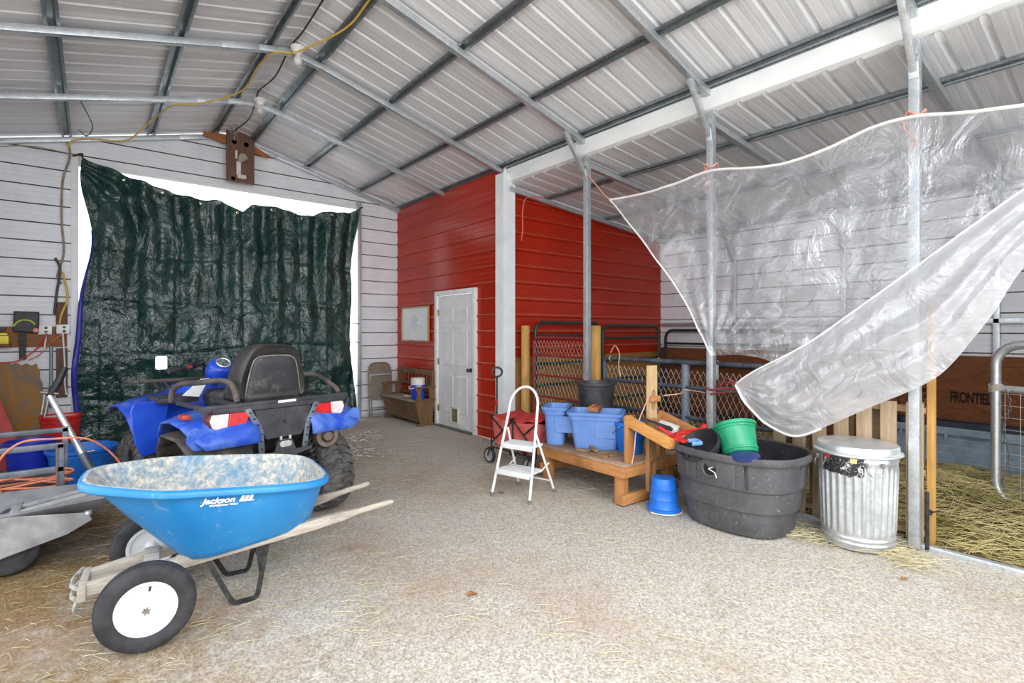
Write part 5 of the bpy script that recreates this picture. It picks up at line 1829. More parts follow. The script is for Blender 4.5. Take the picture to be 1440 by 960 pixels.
for (x, y) in ((-0.25, 0.36), (-0.25, -0.30), (0.25, 0.36), (0.25, -0.30)):
    m = MB()
    # tyre in the plane that the wagon rolls in
    torus_tire(m, 0.085, 0.018, 0.024, 32, (x, y + 0.02, 0.086), 'X', ribs=False)
    w = m.build('wheel', M_BLACK_PLASTIC, WG, angle=30)
    m = MB()
    m.lathe([(0, 0.018), (0.012, 0.018), (0.016, 0.008), (0.062, 0.008), (0.068, 0.014), (0.068, -0.014), (0.062, -0.008), (0.016, -0.008), (0, -0.018)], 28, (x, y + 0.02, 0.086), 'X')
    m.build('hub', M_GHUB, w, angle=25)
    m = MB()
    for sg in (-1, 1):
        m.tube([(x + sg * 0.03, y + 0.02, 0.086), (x + sg * 0.03, y - 0.01, 0.17)], 0.009, 8)
    m.box((x, y - 0.012, 0.175), (0.08, 0.05, 0.02), bev=0.004)
    m.build('fork', M_BLACK_PLASTIC, w)
m = MB()
m.tube([(-0.10, 0.44, 0.17), (-0.07, 0.47, 0.97)], 0.012, 10)
m.build('handle_shaft', M_BLACK_METAL, WG)
m = MB()
c = Vector((-0.07, 0.47, 1.02))
ring = [c + Vector((0.0, 0.062 * math.cos(a), 0.055 * math.sin(a))) for a in [2 * math.pi * k / 20 for k in range(20)]]
ring = [Vector((c.x + (p.y - c.y) * 0.9, c.y - (p.y - c.y) * 0.45, p.z)) for p in ring]
m.tube(ring, 0.013, 8, closed=True)
m.build('loop_grip', M_BLACK_PLASTIC, WG)
m = MB()
m.box((-0.088, 0.46, 0.66), (0.03, 0.03, 0.07), bev=0.004)
m.build('red_tab', M_WRED, WG)

# ---------------------------------------------------------------- milking stand
M_PINE = wood('orange_pine', srgb(170, 110, 58), srgb(206, 148, 92), 'Y', 0.9, 0.6)
M_PINEX = wood('orange_pine_cross', srgb(170, 110, 58), srgb(206, 148, 92), 'X', 0.9, 0.6)
M_PINEZ = wood('orange_pine_upright', srgb(168, 108, 56), srgb(204, 146, 90), 'Z', 0.9, 0.6)
M_TOPB = wood('worn_platform_board', srgb(150, 116, 88), srgb(190, 160, 132), 'Y', 0.8, 0.8)
M_PALE = wood('pale_pine', srgb(196, 158, 108), srgb(222, 190, 144), 'Z', 0.9, 0.65)
ST = thing('milking_stand', 'orange pine goat milking stand with headgate and feed tray beside the black tank', 'stand', (3.50, 2.80, 0), R(-1))
SLn, SW, SH = 1.12, 0.82, 0.36
for k in range(5):
    m = MB()
    w = SW / 5
    m.box((w * (k + 0.5), SLn / 2, SH - 0.012), (w - 0.004, SLn, 0.024), bev=0.003)
    m.build('platform_board', M_TOPB, ST)
m = MB()
m.box((0.019, SLn / 2, SH - 0.07), (0.038, SLn, 0.09), bev=0.003)
m.build('rail', M_PINE, ST)
m = MB()
m.box((SW - 0.019, SLn / 2, SH - 0.07), (0.038, SLn, 0.09), bev=0.003)
m.build('rail', M_PINE, ST)
for y in (0.019, SLn - 0.019):
    m = MB()
    m.box((SW / 2, y, SH - 0.07), (SW - 0.08, 0.038, 0.09), bev=0.003)
    m.build('rail', M_PINEX, ST)
for x, y in ((0.075, 0.085), (SW - 0.09, 0.085), (0.075, SLn - 0.09), (SW - 0.09, SLn - 0.09)):
    m = MB()
    m.box((x, y, (SH - 0.03) / 2), (0.085, 0.085, SH - 0.03), bev=0.004)
    m.build('leg', M_PINEZ, ST)
m = MB()
m.box((SW / 2, 0.085 - 0.062, 0.055), (SW - 0.02, 0.036, 0.085), bev=0.003)
m.build('foot_rail', M_PINEX, ST)
m = MB()
m.box((0.075 - 0.058, SLn / 2 + 0.3, 0.17), (0.03, 0.4, 0.08), bev=0.003) if False else m.box((SW / 2, SLn - 0.03, 0.12), (SW - 0.05, 0.036, 0.085), bev=0.003)
m.build('foot_rail', M_PINEX, ST)
# headgate uprights
m = MB()
m.box((0.125, -0.018 + 0.06, SH + 0.205), (0.085, 0.04, 0.41), bev=0.003)
m.build('post', M_PINEZ, ST)
m = MB()
m.box((0.58, 0.042, SH + 0.19), (0.085, 0.04, 0.38), bev=0.003)
m.build('post', M_PINEZ, ST)
def slotted(z0, z1, s0, s1, w=0.105, sw=0.028):
    """board with a rounded slot from s0 to s1, centred on x = 0"""
    m = MB()
    n = 8
    cut = [(sw * math.cos(a), s1 - sw + sw * math.sin(a)) for a in [math.pi * k / n for k in range(n + 1)]] + [(sw * math.cos(a), s0 + sw + sw * math.sin(a)) for a in [math.pi + math.pi * k / n for k in range(n + 1)]]
    outr = []
    for (x, z) in cut:
        # push each slot point out to the board edge
        if abs(x) >= sw * 0.75:
            outr.append((math.copysign(w / 2, x), z))
        else:
            outr.append((x / (sw * 0.75) * w / 2, z1 if z > (s0 + s1) / 2 else z0))
    # corner points
    full_o, full_i = [], []
    for (o_, i_) in zip(outr, cut):
        full_o.append(o_); full_i.append(i_)
    f0 = [(-w / 2, z1), (-w / 2, z0), (w / 2, z0), (w / 2, z1)]
    t = 0.019
    # simple assembly: two stiles, head and sill with arched ends, fused outline
    m.loft([[(x, -t, z) for x, z in full_o], [(x, -t, z) for x, z in full_i], [(x, t, z) for x, z in full_i], [(x, t, z) for x, z in full_o], [(x, -t, z) for x, z in full_o]], cap0=False, cap1=False)
    return m
m = slotted(SH + 0.36, 1.20, 0.80, 0.985)
bm_ = m
m.box((0, 0, 1.13), (0.1045, 0.0375, 0.14), bev=0.003)
m.box((0, 0, 0.76), (0.1045, 0.0375, 0.09), bev=0.003)
m.transform(Matrix.Translation((0.36, -0.022, 0)))
m.build('headgate_board', M_PALE, ST)
m = slotted(0.09, 0.72, 0.17, 0.36)
m.box((0, 0, 0.545), (0.1045, 0.0375, 0.38), bev=0.003)
m.box((0, 0, 0.125), (0.1045, 0.0375, 0.07), bev=0.003)
m.transform(Matrix.Translation((0.345, -0.024, 0)))
m.build('headgate_board', wood('brown_pine_upright', srgb(150, 108, 66), srgb(186, 142, 96), 'Z', 0.9, 0.65), ST)
m = MB()
m.box((0.365, -0.055, 0.905), (0.13, 0.026, 0.05), (0, R(3), 0), bev=0.004)
m.build('latch_block', M_PINEX, ST)
# feed tray, tilted down towards the tank
TT = Matrix.Translation((0.10, 0.02, SH + 0.365)) @ Matrix.Rotation(R(17), 4, 'X')
def tray_box(c, s):
    m = MB()
    m.box(c, s, bev=0.003)
    m.transform(TT)
    return m
TLn, TW = 0.46, 0.46
tray_box((0.0, -TLn / 2 + 0.03, 0.0), (0.036, TLn, 0.09)).build('tray_side', wood('orange_pine_tray', srgb(196, 134, 62), srgb(218, 160, 90), 'Y', 0.9, 0.55), ST)
tray_box((TW, -TLn / 2 + 0.03, 0.0), (0.036, TLn, 0.09)).build('tray_side', M_PINE, ST)
tray_box((TW / 2, -TLn + 0.03, 0.0), (TW, 0.03, 0.085)).build('tray_side', M_PINEX, ST)
tray_box((TW / 2, -TLn / 2 + 0.03, -0.042), (TW - 0.03, TLn - 0.03, 0.012)).build('tray_floor', M_TOPB, ST)
# brushes and a white box lying in the tray
bx = thing('brush', 'black-handled grooming brush lying across the feed tray', 'brush', (0, 0, 0))
bx.matrix_world = ST.matrix_world
MW = Matrix.Translation((3.50, 2.80, 0)) @ Matrix.Rotation(R(-1), 4, 'Z') @ TT
m = MB()
m.bar((0.10, 0.0, 0.03), (0.24, -0.26, 0.03), 0.03, 0.014, bev=0.005)
m.bar((0.19, -0.16, 0.018), (0.25, -0.27, 0.018), 0.05, 0.02, bev=0.004)
m.transform(MW)
m.build('handle', M_BLACK_PLASTIC, bx)
m = MB()
m.box((0.29, -0.20, 0.005), (0.11, 0.17, 0.05), (0, 0, R(25)), bev=0.006)
m.transform(MW)
tag(m.build('white_box', mottled('white_card_box', srgb(206, 200, 194), srgb(224, 220, 216), 8, 0.6)), 'small white box lying in the feed tray of the stand', 'box')

# ---------------------------------------------------------------- things on the stand
M_TOTE = mottled('periwinkle_tote_plastic', srgb(98, 136, 202), srgb(116, 154, 216), 4, 0.42)
def tote(name, label, loc, rz, group=None, W=0.50, Dp=0.36, Hh=0.34, tilt=0.0):
    T = thing(name, label, 'tote bin', loc, rz, group)
    T.rotation_euler = (tilt, 0, rz)
    m = MB()
    rg = []
    def ring(f_, z, extra=0.0):
        w, d = W / 2 * (0.80 + 0.20 * f_) + extra, Dp / 2 * (0.80 + 0.20 * f_) + extra
        return [(x, y, z) for x, y in rrect(w, d, 0.05, 5)]
    for f_, z in ((0, 0.0), (0.05, 0.012), (0.5, Hh * 0.5), (0.78, Hh * 0.78), (0.80, Hh * 0.785)):
        rg.append(ring(f_, z))
    rg += [ring(0.84, Hh * 0.80, 0.006), ring(0.95, Hh - 0.03, 0.006), ring(0.97, Hh - 0.03, 0.022), ring(1.0, Hh - 0.004, 0.024), ring(1.0, Hh, 0.018), ring(1.0, Hh, 0.0), ring(0.98, Hh - 0.01, -0.004), ring(0.0, 0.012, -0.005)]
    m.loft(rg)
    m.build('shell', M_TOTE, T, angle=35)
    for s_ in (-1, 1):
        m = MB()
        m.box((s_ * (W / 2 + 0.004), 0, Hh - 0.06), (0.03, 0.16, 0.05), bev=0.008)
        m.build('handle_grip', M_TOTE, T)
    m = MB()
    m.loft([[(x, -Dp / 2 * (0.80 + 0.20 * z / Hh) - 0.0 - dy, z) for x, z in rrect(0.10 - i_, 0.085 - i_, 0.02, 4, 0.10, Hh * 0.55)] for dy, i_ in ((-0.002, 0.0), (0.006, 0.006))], cap0=False)
    m.build('moulded_panel', M_TOTE, T)
    return T
tote('storage_tote', 'wide periwinkle blue plastic tote with a moulded panel on the stand', (3.86, 3.42, 0.362), R(-55), W=0.50, Hh=0.36)
tote('storage_tote', 'periwinkle blue plastic tote half hidden behind its twin on the stand', (3.86, 3.80, 0.362), R(-68), W=0.46, Hh=0.35) if False else None
tote('storage_tote', 'narrow periwinkle tote standing behind the wider blue tote on the stand', (3.72, 3.835, 0.362), R(-55), W=0.22, Dp=0.34, Hh=0.38)
m = MB()
m.box((3.90, 3.47, 0.735), (0.30, 0.10, 0.05), (R(6), R(3), R(32)), bev=0.008)
m.box((3.94, 3.51, 0.76), (0.24, 0.03, 0.02), (R(6), R(3), R(32)), bev=0.004)
tag(m.build('wooden_block', mottled('rust_brown_block', srgb(140, 84, 54), srgb(170, 112, 78), 14, 0.8)), 'rust brown wooden block sitting on top of the blue tote', 'block')
# bucket on the stand, right of the totes
bucket('blue_bucket', 'bright blue bucket on the stand between the blue tote and the feed tray', (3.94, 3.07, 0.362), 0.14, 0.115, 0.29, M_BBLUE, bands=(0.78,), bail_down=True)
# loose wood scraps on the stand
rnd = random.Random(11)
for k, (x, y, a, w, l_, lab) in enumerate(((3.64, 3.34, 20, 0.05, 0.22, 'grey wood scrap lying nearest the stand edge'), (3.60, 3.18, -10, 0.05, 0.24, 'pale wood scrap lying below the other scraps on the stand'),
                                      (3.70, 3.20, 65, 0.06, 0.26, 'longest wood scrap pointing to the blue bucket'), (3.66, 3.28, -35, 0.045, 0.18, 'small wood scrap crossing on top of the others'), (3.74, 3.06, 80, 0.05, 0.20, 'wood scrap lying in front of the blue bucket'))):
    m = MB()
    zz = 0.372 if k != 3 else 0.398
    m.box((x, y, zz), (w, l_, 0.02), (0, 0, R(a)), bev=0.003)
    tag(m.build('wood_scrap', wood('grey_scrap_wood_%d' % k, srgb(120, 96, 68), srgb(160, 134, 102), 'Y', 1.2, 0.85)), lab, 'wood scrap', 'wood scraps on the stand')
# black rubber bucket behind
bucket('black_bucket', 'large black rubber bucket standing behind the blue totes by the steel post', (4.19, 3.72, 0.362), 0.20, 0.16, 0.60, mottled('black_bucket_rubber', srgb(40, 40, 43), srgb(66, 66, 69), 6, 0.45), bands=(0.9,), handle=False, lip=0.014)

# upturned blue bucket on the gravel
UB = thing('upturned_bucket', 'blue bucket standing upside down on the gravel at the foot of the stand', 'bucket', (3.73, 2.56, 0))
m = MB()
m.lathe([(0.112, 0.006), (0.132, 0.006), (0.140, 0.012), (0.140, 0.03), (0.124, 0.036), (0.118, 0.05), (0.114, 0.10), (0.117, 0.105), (0.116, 0.11), (0.113, 0.115), (0.108, 0.19), (0.111, 0.195), (0.110, 0.20), (0.106, 0.204), (0.099, 0.268), (0.094, 0.276), (0.085, 0.279), (0.0, 0.281)], 44)
m.build('shell', M_BBLUE, UB, angle=35)
m = MB()
m.tube([(0.15 * math.cos(a), 0.15 * math.sin(a), 0.007) for a in [math.pi * (0.95 + 1.1 * k / 20) for k in range(21)]], 0.005, 6)
m.build('bail', M_WHITE_PAINT, UB)

# ---------------------------------------------------------------- black oval stock tank with tack and buckets
def tank_mat():
    m, n, l, b = base_mat('dusty_black_tank_plastic', srgb(70, 70, 74), 0.6)
    t = nz(n, l, 5, 6, 0.7)
    t2 = nz(n, l, 45, 5, 0.7)
    r = ramp(n, l, t.outputs['Fac'], [(0.3, srgb(62, 61, 65)), (0.7, srgb(92, 91, 94))])
    k = ramp(n, l, t2.outputs['Fac'], [(0.60, (0, 0, 0)), (0.68, (0.75, 0.75, 0.75))])
    sp = n.new('ShaderNodeSeparateXYZ'); tc = n.new('ShaderNodeTexCoord')
    l.new(tc.outputs['Object'], sp.inputs[0])
    c = mixc(n, l, k.outputs[0], r.outputs[0], srgb(150, 142, 134))
    l.new(c, b.inputs['Base Color'])
    return m
M_TANK = tank_mat()
M_TANK_IN = mottled('black_tank_inside', srgb(30, 30, 33), srgb(48, 48, 50), 6, 0.6)
TK = thing('stock_tank', 'big dusty black oval stock tank full of buckets and tack', 'stock tank', (3.965, 2.03, 0))
TA, TB_, TH = 0.41, 0.505, 0.60
def tk_ring(f_, z, n=120, relief=None):
    ring = []
    for k in range(n):
        a = 2 * math.pi * k / n
        e = 2.5
        ca, sa = math.cos(a), math.sin(a)
        x = math.copysign(abs(ca) ** (2 / e), ca) * TA * f_
        y = math.copysign(abs(sa) ** (2 / e), sa) * TB_ * f_
        rr = relief(a) if relief else 0
        ring.append((x * (1 - rr), y * (1 - rr), z))
    return ring
def rel(a):
    """upper panels stand proud; grooves between them"""
    d = 0.0
    for g in (math.pi - 0.28, math.pi + 0.28, math.pi + 0.42, math.pi - 0.42, 0.3, -0.3 + 2 * math.pi, math.pi / 2, 1.5 * math.pi):
        d = max(d, 0.045 * math.exp(-((((a - g + math.pi) % (2 * math.pi)) - math.pi) / 0.022) ** 2))
    return d
m = MB()
m.mark()
prof = [(0.70, 0.0), (0.745, 0.012), (0.76, 0.03), (0.80, 0.185), (0.85, 0.195), (0.858, 0.205), (0.872, 0.335), (0.874, 0.34), (0.905, 0.352), (0.912, 0.365)]
m.loft([tk_ring(f_, z) for f_, z in prof] + [tk_ring(0.914, 0.37, relief=rel), tk_ring(0.932, 0.50, relief=rel), tk_ring(0.936, 0.535, relief=rel), tk_ring(0.94, 0.545)] +
       [tk_ring(f_, z) for f_, z in ((0.99, 0.55), (1.0, 0.56), (1.005, 0.575), (1.0, 0.595), (0.985, 0.602), (0.965, 0.602), (0.95, 0.594))], cap1=False)
m.mark()
m.loft([tk_ring(f_, z) for f_, z in ((0.95, 0.594), (0.915, 0.54), (0.86, 0.36), (0.80, 0.2), (0.74, 0.05))], cap0=False)
m.paint(1)
m.build('tank_wall', [M_TANK, M_TANK_IN], TK, angle=30)
# round drain recess high on the front panel
m = MB()
RC = Matrix.Translation((-TA * 0.925, 0.03, 0.475)) @ Matrix.Rotation(R(-90), 4, 'Y')
m.lathe([(0.0, 0.002), (0.05, 0.002), (0.054, 0.006)], 28, M=RC)
m.build('drain_recess', mottled('black_recess', srgb(14, 14, 15), srgb(22, 22, 23), 10, 0.5), TK)
m = MB()
m.lathe([(0.050, 0.003), (0.056, 0.010), (0.066, 0.010), (0.070, 0.0)], 28, M=RC)
m.build('recess_rim', M_TANK, TK, angle=60)
m = MB()
m.tube(bez([(-TA * 0.95, 0.00, 0.49), (-TA * 0.96, 0.03, 0.475), (-TA * 0.955, -0.015, 0.455), (-TA * 0.97, -0.035, 0.42)], 5), 0.0035, 6)
m.build('tie_wire', M_WHITE_PAINT, TK)
# soft filling below the visible things
m = MB()
def fill(u, v):
    a = 2 * math.pi * u
    return (3.95 + 0.30 * v * math.cos(a), 2.02 + 0.38 * v * math.sin(a), 0.36 + 0.04 * noise.noise((v * 3 * math.cos(a), v * 3 * math.sin(a), 0)))
m.sheet(fill, 32, 10)
tag(m.build('folded_cover', mottled('dark_cloth', srgb(34, 34, 38), srgb(54, 54, 58), 8, 0.9), solid=0.02), 'dark cloth lying at the bottom inside the black stock tank', 'cloth')
M_GRN = mottled('green_bucket_plastic', srgb(20, 138, 96), srgb(44, 160, 116), 6, 0.38)
def tilted(loc, ax, deg):
    return Matrix.Translation(loc) @ Matrix.Rotation(R(deg), 4, Vector(ax))
GBK = bucket('green_bucket', 'green plastic bucket tipped over on top of the stock tank', (0, 0, 0), 0.150, 0.125, 0.235, M_GRN, bands=(0.14, 0.84), bail_down=False, handle=False)
GBK.matrix_world = Matrix.Translation((3.84, 1.95, 0.56)) @ Matrix.Rotation(R(27), 4, Vector((-0.47, 0.88, 0))) @ Matrix.Rotation(R(-12), 4, Vector((0.88, 0.47, 0)))
BB2 = bucket('blue_bucket', 'deep blue bucket lying behind the green bucket in the stock tank', (0, 0, 0), 0.115, 0.10, 0.20, M_DBLUE, bands=(0.85,), handle=False)
BB2.matrix_world = tilted((4.08, 2.18, 0.50), (1, -0.6, 0), -25)
FP = bucket('feed_pan', 'shallow black rubber pan with white wire propped at the tank rim', (0, 0, 0), 0.155, 0.12, 0.12, M_BLACK_PLASTIC, bands=(0.5,), handle=False)
FP.matrix_world = tilted((3.76, 2.20, 0.53), (0.2, 1, 0), -38)
m = MB()
m.lathe([(0, 0.0), (0.10, 0.0), (0.105, 0.01), (0.105, 0.022), (0.09, 0.03), (0, 0.03)], 36, M=tilted((3.66, 1.83, 0.585), (0, 1, 0), -6))
tag(m.build('lid', mottled('navy_lid', srgb(28, 40, 92), srgb(44, 58, 116), 8, 0.45)), 'navy blue lid lying under the green bucket on the tank rim', 'lid')
M_ROPE = mottled('red_halter_rope', srgb(186, 24, 30), srgb(212, 44, 48), 30, 0.7)
cable([(3.60, 2.52, 0.72), (3.66, 2.44, 0.66), (3.70, 2.36, 0.635), (3.62, 2.30, 0.63), (3.66, 2.40, 0.65), (3.80, 2.42, 0.66), (3.86, 2.36, 0.64), (3.72, 2.30, 0.62), (3.62, 2.38, 0.64), (3.70, 2.48, 0.66)], 0.013, M_ROPE, 'halter_rope', 'red halter rope draped over the left rim of the stock tank', 'rope')
cable([(3.72, 2.42, 0.655), (3.80, 2.50, 0.64), (3.92, 2.44, 0.66), (3.98, 2.34, 0.68), (3.90, 2.26, 0.66)], 0.012, M_ROPE, 'halter_rope', 'red rope end lying behind the first rope on the tank rim', 'rope')
m = MB()
m.lathe([(0, -0.03), (0.02, -0.025), (0.03, 0), (0.02, 0.025), (0, 0.03)], 14, (4.02, 2.36, 0.69))
tag(m.build('red_ball', M_ROPE), 'small red ball knob sticking up at the tank rim by the steel post', 'knob')
cable([(3.68, 2.30, 0.63), (3.74, 2.26, 0.63), (3.70, 2.20, 0.625), (3.64, 2.24, 0.62)], 0.016, mottled('light_blue_strap', srgb(96, 150, 206), srgb(122, 172, 220), 20, 0.6), 'blue_strap', 'light blue strap curled beside the red halter rope', 'strap')
cable([(4.38, 2.56, 0.99), (4.34, 2.48, 0.97), (4.34, 2.35, 1.0), (4.36, 2.22, 0.99), (4.34, 2.36, 0.96), (4.36, 2.50, 0.93)], 0.009, mottled('maroon_tie', srgb(110, 40, 44), srgb(140, 66, 66), 20, 0.7), 'tie_strap', 'maroon tie strap from the plastic sheet tip to the steel post', 'strap')

# ---------------------------------------------------------------- galvanised trash can
CAN = thing('trash_can', 'galvanised ribbed metal trash can with lid and torn black label', 'trash can', (4.25, 1.305, 0), R(0))
CAN.scale = (1, 1, 1.07)
def canmod(r, h, a):
    if 0.10 < h < 0.53:
        s = smooth01(0.10, 0.125, h) * (1 - smooth01(0.50, 0.53, h))
        return r + s * 0.006 * math.tanh(2.2 * math.sin(a * 30))
    return r
m = MB()
pf = [(0.0, 0.004), (0.205, 0.004), (0.215, 0.0), (0.222, 0.006), (0.222, 0.035), (0.227, 0.041), (0.222, 0.047), (0.223, 0.065), (0.228, 0.071), (0.223, 0.077), (0.224, 0.095), (0.225, 0.10), (0.226, 0.128), (0.230, 0.25), (0.235, 0.40), (0.238, 0.50), (0.239, 0.535), (0.239, 0.56), (0.245, 0.572), (0.239, 0.584), (0.240, 0.61), (0.243, 0.615)]
m.lathe(pf, 300, mod=canmod)
m.build('body', galvanized('trash_can_zinc', (0.55, 0.58, 0.60, 1), (0.74, 0.77, 0.79, 1), 0.36, 0.75, 14), CAN, angle=60)
m = MB()
m.lathe([(0.249, 0.600), (0.262, 0.598), (0.272, 0.606), (0.270, 0.614), (0.250, 0.622), (0.249, 0.655), (0.243, 0.662), (0.225, 0.664), (0.15, 0.668), (0.13, 0.671), (0.10, 0.668), (0, 0.670)], 80)
m.build('lid', galvanized('lid_zinc', (0.56, 0.59, 0.60, 1), (0.72, 0.75, 0.76, 1), 0.42, 0.7, 18), CAN, angle=40)
va = math.atan2(-1.29, -4.25)
def lab(u, v):
    a = va - 0.05 - 0.95 + 1.0 * u
    a = va - 0.95 + 1.12 * u
    r_ = 0.2475
    z = 0.60 - (0.115 + 0.03 * (1 - u) * 0 + 0.035 * smooth01(0.3, 0.9, u) * abs(noise.noise((u * 5, 1, 1))) + 0.012 * noise.noise((u * 14, 3, 0))) * v
    return (r_ * math.cos(a), r_ * math.sin(a), z)
def label_mat():
    m_, n, l, b = base_mat('torn_black_label', srgb(32, 32, 36), 0.45)
    t = nz(n, l, 16, 6, 0.75)
    t2 = nz(n, l, 60, 3, 0.6, 'Object', (1, 1, 2.5))
    c1 = ramp(n, l, t.outputs['Fac'], [(0.56, srgb(30, 30, 34)), (0.60, srgb(210, 206, 206))])
    k = ramp(n, l, t2.outputs['Fac'], [(0.60, (0, 0, 0)), (0.63, (0.7, 0.7, 0.7))])
    c = mixc(n, l, k.outputs[0], c1.outputs[0], srgb(190, 186, 190))
    l.new(c, b.inputs['Base Color'])
    return m_
m = MB()
m.sheet(lab, 40, 8)
LB = m.build('label', label_mat(), CAN)
m = MB()
m.sheet(lambda u, v: (lambda a, z: (0.2488 * math.cos(a), 0.2488 * math.sin(a), z))(va - 0.93 + 0.24 * u, 0.60 - 0.03 * v), 8, 2)
m.build('label_red_patch', mottled('red_label_patch', srgb(166, 30, 44), srgb(190, 60, 70), 30, 0.5), LB)
m = MB()
m.sheet(lambda u, v: (lambda a, z: (0.2488 * math.cos(a), 0.2488 * math.sin(a), z))(va - 0.16 + 0.16 * u, 0.595 - 0.03 * v), 8, 2)
m.build('label_yellow_patch', mottled('yellow_label_patch', srgb(206, 190, 80), srgb(216, 210, 160), 30, 0.5), LB)
for s_ in (1, -1):
    a = va - s_ * 1.02 - (0 if s_ > 0 else 0.6)
    MM = Matrix.Translation((0.243 * math.cos(a), 0.243 * math.sin(a), 0.54)) @ Matrix.Rotation(a, 4, 'Z')
    m = MB()
    m.tube([MM @ Vector(p) for p in bez([(0.004, -0.05, 0.02), (0.022, -0.055, -0.01), (0.03, -0.03, -0.04), (0.03, 0.03, -0.04), (0.022, 0.055, -0.01), (0.004, 0.05, 0.02)], 5)], 0.004, 6)
    m.box(MM @ Vector((0.004, 0.05, 0.02)), (0.016, 0.016, 0.03), bev=0.003)
    m.box(MM @ Vector((0.004, -0.05, 0.02)), (0.016, 0.016, 0.03), bev=0.003)
    m.build('handle', M_BOLT, CAN)
# ---------------------------------------------------------------- lean-to pen: posts, gates, pallet, trough, hay
M_POSTW = wood('treated_round_post', srgb(176, 130, 62), srgb(208, 164, 96), 'Z', 0.9, 0.75)
M_GREEN = mottled('dark_green_gate_tube', srgb(36, 58, 50), srgb(56, 80, 70), 8, 0.4, 0.2)
M_REDG = mottled('worn_red_gate_tube', srgb(122, 30, 36), srgb(156, 52, 56), 10, 0.5, 0.1)
M_DGREY = mottled('dark_grey_pipe', srgb(56, 62, 74), srgb(92, 98, 108), 8, 0.5, 0.2)
M_WIRE = mottled('galvanised_wire', srgb(186, 182, 168), srgb(212, 208, 196), 30, 0.4, 0.4)

def post(label, x, y, h, r_):
    m = MB()
    m.lathe([(0, 0.0), (r_, 0.0), (r_ * 1.02, h * 0.3), (r_ * 0.98, h * 0.8), (r_ * 0.97, h - 0.01), (r_ * 0.9, h), (0, h)], 24, (x, y, 0))
    return tag(m.build('fence_post', M_POSTW), label, 'post')
post('round wooden post beside the white corner trim', 4.60, 5.36, 1.58, 0.06)
post('round wooden post right of the second steel post', 4.63, 4.12, 1.57, 0.065)

def chainlink(m, p0, p1, z0, z1, pitch=0.062, r_=0.0016):
    """diamond mesh between two plan points"""
    p0, p1 = Vector(p0), Vector(p1)
    L = (p1 - p0).length
    d = (p1 - p0) / L
    n = int(L / pitch)
    kz = int((z1 - z0) / pitch)
    nrm = Vector((-d.y, d.x, 0)) * 0.002
    for i in range(n):
        pts = []
        for k in range(kz + 1):
            s = pitch * (i + (0.0 if k % 2 == 0 else 0.52)) - (0.0 if i % 2 == 0 else 0.0)
            pts.append(p0 + d * s + nrm * (1 if k % 2 else -1) + Vector((0, 0, z0 + k * pitch)))
        m.tube(pts, r_, 4, caps=False)
        pts = []
        for k in range(kz + 1):
            s = pitch * (i + (1.0 if k % 2 == 0 else 0.48))
            pts.append(p0 + d * s - nrm * (1 if k % 2 else -1) + Vector((0, 0, z0 + k * pitch)))
        m.tube(pts, r_, 4, caps=False)

def tube_gate(name, label, p0, p1, rails, z0, z1, rad, mat, r_corner=0.12, mesh=None, stiles=(), mesh_mat=None, meshtype='link'):
    T = thing(name, label, 'gate', (p0[0], p0[1], 0))
    a, b_ = Vector((0, 0, 0)), Vector((p1[0] - p0[0], p1[1] - p0[1], 0))
    L = b_.length
    d = b_ / L
    P = lambda s, z: d * s + Vector((0, 0, z))
    pts = []
    for (cs, cz, a0) in ((r_corner, z1 - r_corner, 180), (L - r_corner, z1 - r_corner, 90), (L - r_corner, z0 + r_corner, 0), (r_corner, z0 + r_corner, -90)):
        for k in range(7):
            an = R(a0 - 15 * k)
            pts.append(P(cs + r_corner * math.cos(an), cz + r_corner * math.sin(an)))
    m = MB()
    m.tube(pts, rad, 12, closed=True)
    m.build('frame', mat, T)
    for z in rails:
        m = MB()
        m.tube([P(rad * 0.5, z), P(L - rad * 0.5, z)], rad * 0.8, 10)
        m.build('rail', mat, T)
    for s in stiles:
        m = MB()
        m.tube([P(s, z0), P(s, z1)], rad * 0.8, 10)
        m.build('stile', mat, T)
    if mesh:
        m = MB()
        if meshtype == 'link':
            chainlink(m, P(0.02, 0), P(L - 0.02, 0), mesh[0], mesh[1])
        else:
            s = 0.06
            while s < L - 0.03:
                m.tube([P(s, mesh[0]), P(s, mesh[1])], 0.0022, 5)
                s += 0.10
            z = mesh[0]
            while z < mesh[1]:
                m.tube([P(0.02, z), P(L - 0.02, z)], 0.0022, 5)
                z += 0.10
        o = m.build('wire_mesh', mesh_mat or M_WIRE, T)
    return T
tube_gate('tube_gate', 'dark green tube gate with rounded corner on the red wall left of the steel post', (4.78, 5.36), (6.10, 5.33), (1.44, 1.05, 0.75, 0.45), 0.2, 1.63, 0.024, M_GREEN, 0.14)
tube_gate('tube_gate', 'dark green tube gate on the red wall right of the second wooden post', (6.16, 5.33), (7.58, 5.30), (1.40, 1.05, 0.75, 0.45), 0.2, 1.59, 0.024, M_GREEN, 0.14)
tube_gate('tube_gate', 'black tube gate against the white side wall behind the plastic sheet corner', (7.60, 5.18), (7.62, 3.2), (1.30, 0.95, 0.6), 0.2, 1.52, 0.024, M_BLACK_METAL, 0.14)
tube_gate('chain_link_gate', 'worn red tube gate with chain link between the two wooden posts', (4.66, 5.25), (4.64, 4.22), (1.18, 0.92, 0.64), 0.12, 1.42, 0.018, M_REDG, 0.08, mesh=(0.14, 1.40))
FG = tube_gate('chain_link_gate', 'dark grey pipe gate with chain link running behind the milking stand', (4.68, 4.02), (4.60, 1.85), (0.94, 0.64), 0.16, 1.19, 0.024, M_DGREY, 0.05, mesh=(0.18, 1.17))
m = MB()
m.cyl((-0.02, -1.08, 0.16), (-0.02, -1.08, 1.17), 0.042, seg=16)
m.build('mid_pipe', mottled('blue_grey_pipe', srgb(96, 106, 124), srgb(130, 138, 152), 8, 0.5, 0.2), FG)
m = MB()
